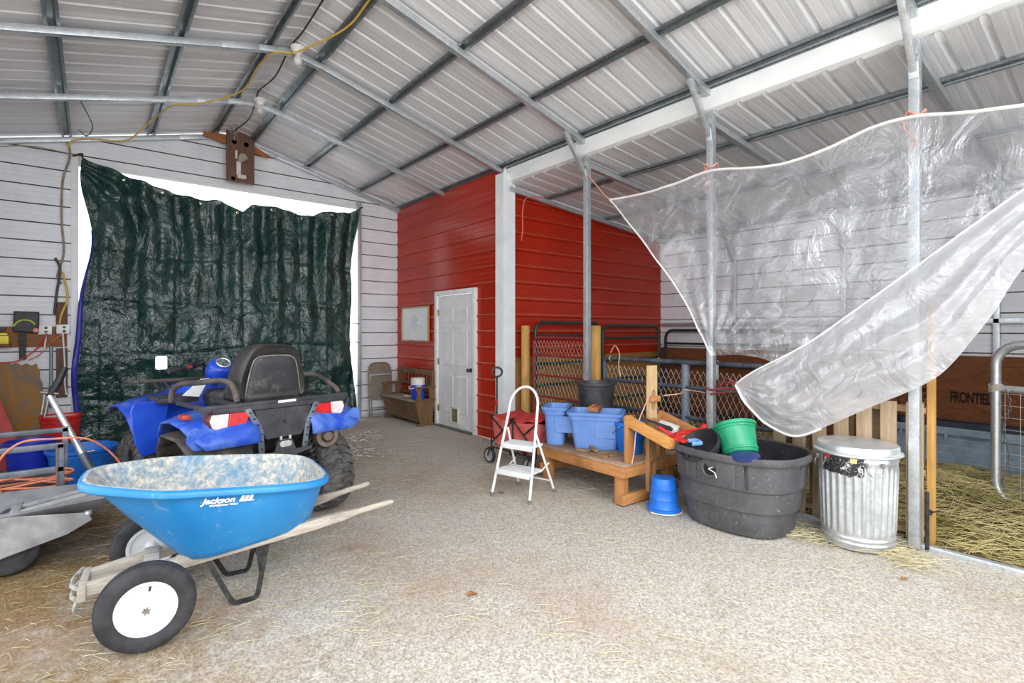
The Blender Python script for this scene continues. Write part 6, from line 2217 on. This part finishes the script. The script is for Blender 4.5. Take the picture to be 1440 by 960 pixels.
for y in (-0.10, -0.75, -1.42):
    m.tube([(-0.01 - 0.026 * math.cos(a) - 0.037 * abs(y) * 0.0, y, 1.19 + 0.028 * math.sin(a)) for a in [2 * math.pi * k / 12 for k in range(12)]], 0.006, 6, closed=True)
m.build('tie_ring', M_WIRE, FG)
m = MB()
m.box((-0.09, -1.46, 1.115), (0.03, 0.012, 0.14), bev=0.003)
m.build('latch_bar', mottled('pale_latch', srgb(190, 196, 190), srgb(214, 218, 214), 20, 0.4, 0.5), FG)
# twine hanging from the gates
M_TWINE = mottled('faded_baler_twine', srgb(200, 150, 130), srgb(224, 184, 166), 30, 0.8)
cable([(4.62, 3.88, 1.26), (4.60, 3.80, 1.34), (4.58, 3.72, 1.25), (4.59, 3.74, 1.12), (4.60, 3.72, 1.0)], 0.006, M_TWINE, 'baler_twine', 'pink twine tied at the top of the grey pipe gate', 'twine')
cable([(4.02, 2.76, 0.92), (4.2, 2.7, 0.93), (4.5, 2.85, 0.93), (4.44, 2.60, 0.93)], 0.005, M_TWINE, 'baler_twine', 'pale twine stretched from the headgate board to the gate pipe', 'twine')
cable([(3.84, 2.755, 0.98), (3.74, 2.76, 0.85), (3.66, 2.765, 0.72), (3.60, 2.75, 0.62), (3.57, 2.74, 0.50), (3.55, 2.75, 0.38)], 0.005, M_TWINE, 'baler_twine', 'peach twine hanging down the headgate post to the platform', 'twine')
cable([(4.98, 5.30, lz(4.98) - 0.04), (4.80, 5.30, 3.36), (4.55, 5.29, 3.3), (4.48, 5.28, 3.1), (4.50, 5.30, 2.9), (4.47, 5.29, 2.72)], 0.007, mottled('red_twine', srgb(206, 96, 84), srgb(226, 130, 112), 20, 0.7), 'red_twine', 'short red twine hanging from the lean-to purlin by the white corner', 'twine')

# shipping pallet on edge behind the trash can
M_PAL = wood('raw_pallet_wood', srgb(164, 138, 108), srgb(196, 172, 142), 'Z', 0.8, 0.8)
M_PALD = wood('aged_pallet_wood', srgb(136, 110, 82), srgb(166, 140, 108), 'Y', 0.8, 0.8)
PA = thing('wooden_pallet', 'raw wooden pallet standing on edge behind the trash can', 'pallet', (4.60, 0.98, 0.0), R(0))
PL_, PH = 1.05, 0.98
for k in range(7):
    m = MB()
    m.box((-0.05, 0.06 + k * (PL_ - 0.12) / 6, PH / 2 + 0.01), (0.018, 0.10, PH), bev=0.002)
    m.build('slat', M_PAL, PA)
for k in range(5):
    m = MB()
    m.box((0.07, 0.08 + k * (PL_ - 0.16) / 4, PH / 2 + 0.01), (0.018, 0.10, PH), bev=0.002)
    m.build('back_slat', M_PALD, PA)
for z in (0.06, PH / 2, PH - 0.05):
    m = MB()
    m.box((0.01, PL_ / 2, z + 0.01), (0.10, PL_, 0.04), bev=0.002)
    m.build('stringer', M_PALD, PA)
# squared yellow pine post and black pipe beside the nearest steel post
m = MB()
m.box((4.60, 0.955, 0.85), (0.07, 0.04, 1.70), bev=0.004)
tag(m.build('pine_post', M_POSTW), 'yellow squared pine post behind the nearest steel post', 'post')
m = MB()
m.cyl((4.44, 0.945, 0.0), (4.44, 0.945, 0.40), 0.012, seg=10)
m.cyl((4.44, 0.945, 0.26), (4.52, 0.90, 0.26), 0.008, 0.004, seg=8)
m.lathe([(0, 0.02), (0.02, 0.015), (0.02, -0.015), (0, -0.02)], 12, (4.45, 0.94, 0.26))
tag(m.build('latch_rod', M_BLACK_METAL), 'black gate latch rod stuck in the ground at the nearest steel post', 'rod')

# boarded lower wall with stencilled print
def osb_mat():
    m_, n, l, b = base_mat('brown_strand_board', srgb(120, 70, 36), 0.85)
    t = nz(n, l, 14, 8, 0.8, 'Object', (1, 0.4, 1.4), 1.0)
    t2 = nz(n, l, 2, 4)
    r = ramp(n, l, t.outputs['Fac'], [(0.3, srgb(86, 48, 26)), (0.5, srgb(118, 68, 36)), (0.7, srgb(150, 92, 52))])
    k = ramp(n, l, t2.outputs['Fac'], [(0.4, (0, 0, 0)), (0.7, (0.5, 0.5, 0.5))])
    c = mixc(n, l, k.outputs[0], r.outputs[0], srgb(104, 58, 32))
    l.new(c, b.inputs['Base Color'])
    return m_
M_OSB = osb_mat()
for k, (y0, y1) in enumerate(((-0.5, 1.94), (1.95, 4.38), (4.39, 5.48))):
    m = MB()
    m.box((7.82, (y0 + y1) / 2, 0.61), (0.014, y1 - y0, 1.22))
    o = m.build('wall_kick_%d' % (k + 1), M_OSB)
    struct(o)
    if k == 0:
        kick = o
M_INK = base_mat('black_stencil_ink', srgb(30, 20, 16), 0.9)[0]
FX = frame(Vector((7.811, 1.27, 0.68)), (0, -1, 0), (0, 0, 1)) @ Matrix.Diagonal((0.5, 1, 1, 1))
text_mesh('FRONTIEL', 0.17, 'stencil_print', M_INK, kick, FX, 0.0005, 0, 0.006, 'CENTER', 0.92)
FX = frame(Vector((7.811, 1.68, 0.77)), (0, -1, 0), (0, 0, 1)) @ Matrix.Diagonal((0.7, 1, 1, 1))
text_mesh('THERMAL', 0.07, 'stencil_print', M_INK, kick, FX, 0.0005, 0, 0.003)
FX = frame(Vector((7.811, 1.68, 0.70)), (0, -1, 0), (0, 0, 1)) @ Matrix.Diagonal((0.7, 1, 1, 1))
text_mesh('STURDI-I', 0.06, 'stencil_print', M_INK, kick, FX, 0.0005, 0, 0.002)

# blue-grey feed trough
M_TRO = mottled('blue_grey_trough', srgb(120, 138, 154), srgb(148, 164, 178), 6, 0.55)
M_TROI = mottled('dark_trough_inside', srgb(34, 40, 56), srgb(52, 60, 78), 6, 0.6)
TR = thing('feed_trough', 'blue-grey plastic trough against the printed brown boards', 'trough', (7.46, 0.96, 0.03))
m = MB()
m.mark()
def trg(f_, z, e=0.0):
    return [(x, y, z) for x, y in rrect(0.30 * f_ + e, 0.98 * (0.86 + 0.14 * f_) * (0.9 + 0.1 * f_) + e, 0.08, 5)]
rg = [trg(0.80, 0.0), trg(0.82, 0.02)]
for k in range(4):
    z = 0.07 + 0.08 * k
    rg += [trg(0.84 + 0.03 * k, z), trg(0.835 + 0.03 * k, z + 0.004), trg(0.835 + 0.03 * k, z + 0.012), trg(0.845 + 0.03 * k, z + 0.016)]
rg += [trg(0.98, 0.36), trg(1.0, 0.365, 0.03), trg(1.0, 0.43, 0.035), trg(1.0, 0.44, 0.02)]
m.loft(rg, cap1=False)
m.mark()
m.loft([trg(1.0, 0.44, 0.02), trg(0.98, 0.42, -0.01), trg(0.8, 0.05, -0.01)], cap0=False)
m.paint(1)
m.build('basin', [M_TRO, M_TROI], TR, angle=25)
for y in (-0.8, -0.4, 0.0, 0.4, 0.8):
    m = MB()
    m.box((-0.315, y, 0.335), (0.02, 0.025, 0.06), bev=0.003)
    m.build('rib', M_TRO, TR)

# galvanised gate swung open at the right edge
G0 = Vector((5.94, 0.80, 0))
d_ = Vector((-0.27, -0.963, 0)).normalized()
M_GAL_T = galvanized('bright_galvanised_tube', (0.56, 0.58, 0.59, 1), (0.74, 0.76, 0.77, 1), 0.34, 0.75, 20)
GT = tube_gate('wire_gate', 'bright galvanised tube gate with wire mesh standing open at the right edge', (G0.x, G0.y), (G0.x + d_.x * 1.25, G0.y + d_.y * 1.25), (1.02,), 0.06, 1.39, 0.036, M_GAL_T, 0.17, mesh=(0.08, 1.0), meshtype='wire')
m = MB()
for k in range(5):
    m.tube([d_ * (0.0 + 0.0) + Vector((0.0, 0, 1.0 + 0.012 * k)) + Vector((0.044 * math.cos(a), 0.044 * math.sin(a), 0.01 * math.sin(a * 2))) for a in [2 * math.pi * j / 14 for j in range(14)]], 0.006, 5, closed=True)
m.build('wire_wrap', M_WIRE, GT)
m = MB()
for k in range(26):
    z = 1.0 - 0.034 * k
    c = d_ * (0.075 + 0.02 * math.sin(k * 0.5)) + Vector((-0.03, 0, z))
    axx = Vector((1, 0, 0)) if k % 2 else d_
    lk = [c + axx * 0.010 * math.cos(a) + Vector((0, 0, 0.023 * math.sin(a))) for a in [2 * math.pi * j / 10 for j in range(10)]]
    m.tube(lk, 0.0035, 5, closed=True)
m.build('chain', M_BOLT, GT)

# ---------------------------------------------------------------- hay
M_HAY = mottled('dry_hay', srgb(142, 130, 76), srgb(204, 190, 134), 2.5, 0.85)
M_HAYB = mottled('hay_bed', srgb(66, 58, 32), srgb(118, 104, 62), 16, 0.95, bs=0.6, bd=0.03)
def straw(m, x, y, z, L, az, el, r_, bend):
    d = Vector((math.cos(az) * math.cos(el), math.sin(az) * math.cos(el), math.sin(el)))
    sd = Vector((-math.sin(az), math.cos(az), 0))
    up = Vector((0, 0, 1))
    p = Vector((x, y, z))
    pts = [p - d * L / 2, p + sd * bend * L + up * 0.004, p + d * L / 2]
    vs = []
    for i, q in enumerate(pts):
        k = r_ if i < 2 else r_ * 0.5
        vs.append([m.bm.verts.new(q + sd * k), m.bm.verts.new(q - sd * k), m.bm.verts.new(q + up * k * 1.6)])
    for A, B_ in zip(vs, vs[1:]):
        for j in range(3):
            m.bm.faces.new((A[j], A[(j + 1) % 3], B_[(j + 1) % 3], B_[j]))
def hay_h(x, y):
    h = 0.03 + 0.05 * (0.5 + 0.5 * noise.noise((x * 1.6, y * 1.6, 4))) + 0.16 * math.exp(-((x - 5.7) / 0.55) ** 2 - ((y - 1.15) / 0.5) ** 2)
    edge = smooth01(4.50, 4.80, x)
    return h * edge
m = MB()
m.sheet(lambda u, v: (4.50 + 3.3 * u, -0.5 + 5.85 * v, max(-0.004, hay_h(4.50 + 3.3 * u, -0.5 + 5.85 * v) - 0.012)), 66, 110)
tag(m.build('hay_bed', M_HAYB), 'matted hay bedding covering the ground of the pen on the right', 'hay', kind='stuff')
rnd = random.Random(21)
m = MB()
for k in range(7500):
    x = rnd.uniform(4.55, 7.6)
    y = rnd.uniform(-0.2, 2.6) if rnd.random() < 0.85 else rnd.uniform(2.6, 5.2)
    pile = math.exp(-((x - 5.7) / 0.6) ** 2 - ((y - 1.15) / 0.55) ** 2)
    straw(m, x, y, hay_h(x, y) + rnd.uniform(-0.008, 0.02 + 0.05 * pile), rnd.uniform(0.10, 0.30), rnd.uniform(0, 6.28), rnd.uniform(-0.15, 0.25 + 0.7 * pile), rnd.uniform(0.0013, 0.0026), rnd.uniform(-0.12, 0.12))
tag(m.build('loose_hay', M_HAY, recalc=False), 'long loose straws piled over the hay bedding in the pen', 'hay', kind='stuff')
m = MB()
M_STRAW = mottled('pale_straw', srgb(160, 146, 104), srgb(208, 196, 156), 2.0, 0.85)
for k in range(9000):
    x = rnd.uniform(-0.9, 4.4)
    y = rnd.uniform(0.3, 7.8)
    w = 0.30 + 0.7 * smooth01(0.35, 0.62, 0.5 + 0.5 * noise.noise((x * 0.8, y * 0.8, 9))) * (1.0 if x < 2.2 else 0.6)
    if x < 0.6:
        w += 0.3
    if rnd.random() > w:
        continue
    straw(m, x, y, rnd.uniform(0.002, 0.008), rnd.uniform(0.03, 0.15), rnd.uniform(0, 6.28), rnd.uniform(-0.04, 0.05), rnd.uniform(0.0006, 0.0013), rnd.uniform(-0.05, 0.05))
for (cx, cy, n_) in ((4.15, 1.02, 160), (4.05, 1.55, 90), (4.42, 1.2, 120), (4.4, 2.4, 80)):
    for k in range(n_):
        straw(m, cx + rnd.gauss(0, 0.10), cy + rnd.gauss(0, 0.10), rnd.uniform(0.004, 0.03), rnd.uniform(0.05, 0.2), rnd.uniform(0, 6.28), rnd.uniform(-0.1, 0.2), 0.0017, rnd.uniform(-0.1, 0.1))
tag(m.build('scattered_straw', M_STRAW, recalc=False), 'thin pale straws scattered over the gravel floor', 'straw', kind='stuff')
m = MB()
for k in range(170):
    gx, gy = ((2.55, 6.2), (3.05, 7.2), (2.75, 6.9))[k % 3]
    x, y = gx + rnd.gauss(0, 0.16), gy + rnd.gauss(0, 0.22)
    r_ = rnd.uniform(0.008, 0.03)
    m.lathe([(0, 0.006), (r_ * 0.7, 0.005), (r_, 0.0)], 7, (x, y, 0.002), sx=rnd.uniform(0.6, 1.4))
tag(m.build('white_crumbs', mottled('chalky_crumbs', srgb(206, 202, 198), srgb(226, 224, 222), 10, 0.9)), 'white chalky crumbs spilled on the ground before the folding chair', 'debris', kind='stuff')
# dead leaves
M_LEAF = mottled('orange_dead_leaf', srgb(150, 92, 50), srgb(190, 128, 80), 12, 0.8)
for x, y, lab in ((1.68, 2.42, 'brown dead leaf on the gravel right of the wheelbarrow leg'), (3.82, 0.92, 'orange leaf lying on the gravel before the trash can'), (2.95, 3.78, 'small brown leaf on the gravel under the step ladder')):
    m = MB()
    def leaf(u, v):
        w = 0.018 * math.sin(math.pi * u) ** 0.7
        return (x + (u - 0.5) * 0.07, y + (v - 0.5) * 2 * w, 0.004 + 0.012 * abs(v - 0.5) + 0.008 * math.sin(u * 5))
    m.sheet(leaf, 10, 6)
    tag(m.build('dead_leaf', M_LEAF, solid=0.001), lab, 'leaf')

# ---------------------------------------------------------------- clear plastic sheets on the post line
def plastic_mat(name, fac_lo, fac_hi, bscale, gloss=0.28, bstr=0.7):
    m_ = bpy.data.materials.new(name)
    m_.use_nodes = True
    n, l = m_.node_tree.nodes, m_.node_tree.links
    n.remove(n['Principled BSDF'])
    outn = n['Material Output']
    tr = n.new('ShaderNodeBsdfTransparent')
    tr.inputs[0].default_value = (0.93, 0.94, 0.96, 1)
    di = n.new('ShaderNodeBsdfDiffuse')
    di.inputs[0].default_value = (0.80, 0.81, 0.84, 1)
    tl = n.new('ShaderNodeBsdfTranslucent')
    tl.inputs[0].default_value = (0.80, 0.81, 0.84, 1)
    gl = n.new('ShaderNodeBsdfGlossy')
    gl.inputs['Roughness'].default_value = 0.16
    gl.inputs[0].default_value = (0.9, 0.9, 0.92, 1)
    t = nz(n, l, bscale, 5, 0.62, 'Object', (1, 1, 1), 1.5)
    bp = n.new('ShaderNodeBump')
    bp.inputs['Strength'].default_value = bstr
    bp.inputs['Distance'].default_value = 0.05
    l.new(t.outputs['Fac'], bp.inputs['Height'])
    for s_ in (di, gl):
        l.new(bp.outputs[0], s_.inputs['Normal'])
    a = n.new('ShaderNodeMixShader'); a.inputs[0].default_value = 0.45
    l.new(di.outputs[0], a.inputs[1]); l.new(tl.outputs[0], a.inputs[2])
    b = n.new('ShaderNodeMixShader'); b.inputs[0].default_value = gloss
    l.new(a.outputs[0], b.inputs[1]); l.new(gl.outputs[0], b.inputs[2])
    c = n.new('ShaderNodeMixShader')
    r = ramp(n, l, t.outputs['Fac'], [(0.35, (fac_lo,) * 3), (0.68, (fac_hi,) * 3)])
    l.new(r.outputs[0], c.inputs[0])
    l.new(tr.outputs[0], c.inputs[1]); l.new(b.outputs[0], c.inputs[2])
    l.new(c.outputs[0], outn.inputs['Surface'])
    return m_
M_PLA = plastic_mat('clear_plastic_film', 0.26, 0.50, 3.0)
M_PLB = plastic_mat('doubled_plastic_film', 0.66, 0.84, 3.4, 0.18, 0.55)
M_HEM = mottled('white_folded_hem', srgb(226, 220, 214), srgb(240, 236, 232), 12, 0.5)
CR, SR = math.cos(YAW), math.sin(YAW)
def at_x(px, py, X):
    dx, dy, dz = SR * 725 + CR * (px - 720), CR * 725 - SR * (px - 720), 466 - py
    t = X / dx
    return Vector((X, dy * t, CAM_H + dz * t))
XP = 4.345
def curve(tab, X):
    P = bez([at_x(a, b, X) for a, b in tab], 10)
    cum = [0]
    for p, q in zip(P, P[1:]):
        cum.append(cum[-1] + (q - p).length)
    def f(u):
        s = u * cum[-1]
        for i in range(len(P) - 1):
            if s <= cum[i + 1]:
                return P[i].lerp(P[i + 1], (s - cum[i]) / max(1e-9, cum[i + 1] - cum[i]))
        return P[-1].copy()
    return f
topc = curve([(858, 281), (905, 272), (950, 258), (1000, 240), (1060, 236), (1110, 228), (1170, 206), (1225, 180), (1283, 164), (1360, 158), (1440, 148), (1520, 138)], XP)
botc = curve([(1003, 500), (1040, 499), (1070, 503), (1110, 512), (1160, 505), (1230, 468), (1300, 422), (1380, 366), (1450, 318), (1520, 270)], XP)
SH1 = thing('plastic_sheet', 'large clear plastic sheet strung between the steel posts of the pen', 'plastic sheet', (0, 0, 0))
def up_pt(u, v):
    T_, B_ = topc(u), botc(u)
    s = v
    p = B_.lerp(T_, s)
    if u < 0.12:
        # inward curve of the free left edge
        p.y -= 0.10 * math.sin(math.pi * s) * (1 - u / 0.12)
    w = math.sin(math.pi * min(1, max(0, v)))
    x = 0.0
    x -= 0.045 * w * (0.5 + 0.5 * math.sin(p.y * 4.2))
    x += 0.020 * noise.noise((p.y * 3.2, p.z * 2.2, 2.0)) * w * 2
    x += 0.010 * noise.noise((p.y * 11, p.z * 6, 5.0))
    # loose gathers along the bottom fold
    lo = 1 - smooth01(0.0, 0.28, v)
    x -= 0.05 * lo * (0.6 + 0.6 * noise.noise((p.y * 9, p.z * 5, 1.0)))
    # gather lines that fan from the lower left tie
    dd = p - at_x(1003, 500, XP)
    an = math.atan2(dd.z, -dd.y)
    x += 0.014 * math.sin(an * 26) * math.exp(-(dd.length / 0.9) ** 2)
    return Vector((min(p.x + x, 4.388), p.y, p.z))
m = MB()
m.sheet(up_pt, 150, 80)
m.build('film', M_PLA, SH1, angle=180)
m = MB()
m.tube([up_pt(k / 60, 1.0) + Vector((-0.003, 0, 0.0)) for k in range(61)], 0.012, 6)
m.tube([up_pt(0, k / 20) + Vector((-0.003, 0, 0)) for k in range(21)], 0.008, 6)
m.build('hem', M_HEM, SH1)
M_TIE = mottled('orange_twine', srgb(214, 140, 112), srgb(232, 176, 152), 20, 0.7)
m = MB()
p = up_pt(0, 1.0)
m.tube(bez([p, p + Vector((0.03, 0.12, 0.10)), (4.41, 4.04, 3.30)], 5), 0.006, 6)
for y, z in ((1.01, 3.0), (2.53, 3.02)):
    m.tube([(4.43 + 0.05 * math.cos(a) * 1.15, y + 0.05 * math.sin(a) * 1.15, z + 0.02 * math.sin(3 * a)) for a in [2 * math.pi * k / 16 for k in range(16)]], 0.008, 6, closed=True)
    m.tube(bez([(4.385, y, z), (4.37, y + 0.05, z - 0.08), (4.38, y - 0.02, z - 0.2), (4.37, y + 0.03, z - 0.25)], 5), 0.006, 6)
m.build('tie_twine', M_TIE, SH1)

SH2 = thing('plastic_flap', 'milky doubled flap of plastic sheet sweeping down to the stock tank', 'plastic sheet', (0, 0, 0))
XF = 4.20
ftop = curve([(1034, 540), (1060, 522), (1130, 486), (1200, 438), (1300, 366), (1380, 308), (1440, 266), (1520, 215)], XF + 0.04)
fbot = curve([(1034, 541), (1048, 566), (1078, 596), (1118, 613), (1160, 600), (1225, 572), (1290, 545), (1330, 520), (1372, 472), (1400, 436), (1440, 376), (1520, 300)], XF)
def fl_pt2(u, v):
    p = fbot(u).lerp(ftop(u), v)
    w = math.sin(math.pi * v) * smooth01(0, 0.15, u)
    x = -0.10 * w * (0.4 + 0.6 * u)
    d = (p.z * 0.80 + p.y * 0.60)           # pleats run along the sweep of the flap
    x += 0.022 * w * math.sin(v * 21 + 2.5 * noise.noise((u * 4, v * 2, 0))) * smooth01(0.2, 0.6, u)
    x += 0.02 * noise.noise((u * 7, v * 5, 3)) * w
    x += 0.008 * noise.noise((u * 26, v * 12, 6))
    return Vector((p.x + x, p.y, p.z))
m = MB()
m.sheet(fl_pt2, 120, 60)
m.build('film', M_PLB, SH2, angle=180)
m = MB()
m.tube([fl_pt2(k / 60, 1.0) for k in range(61)], 0.007, 6)
m.tube([fl_pt2(k / 30 * 0.30, 0.0) for k in range(31)], 0.010, 6)
m.build('hem', M_HEM, SH2)
p = fl_pt2(0, 0.5)
m = MB()
m.tube(bez([p, p + Vector((0.05, 0.10, 0.01)), (4.385, 2.46, 0.98)], 4), 0.009, 6)
m.tube(bez([p + Vector((0, 0, 0.02)), p + Vector((0.04, 0.12, 0.04)), (4.385, 2.46, 1.0)], 4), 0.007, 6)
m.build('tie_strap', mottled('maroon_strap', srgb(110, 40, 44), srgb(150, 80, 78), 20, 0.7), SH2)
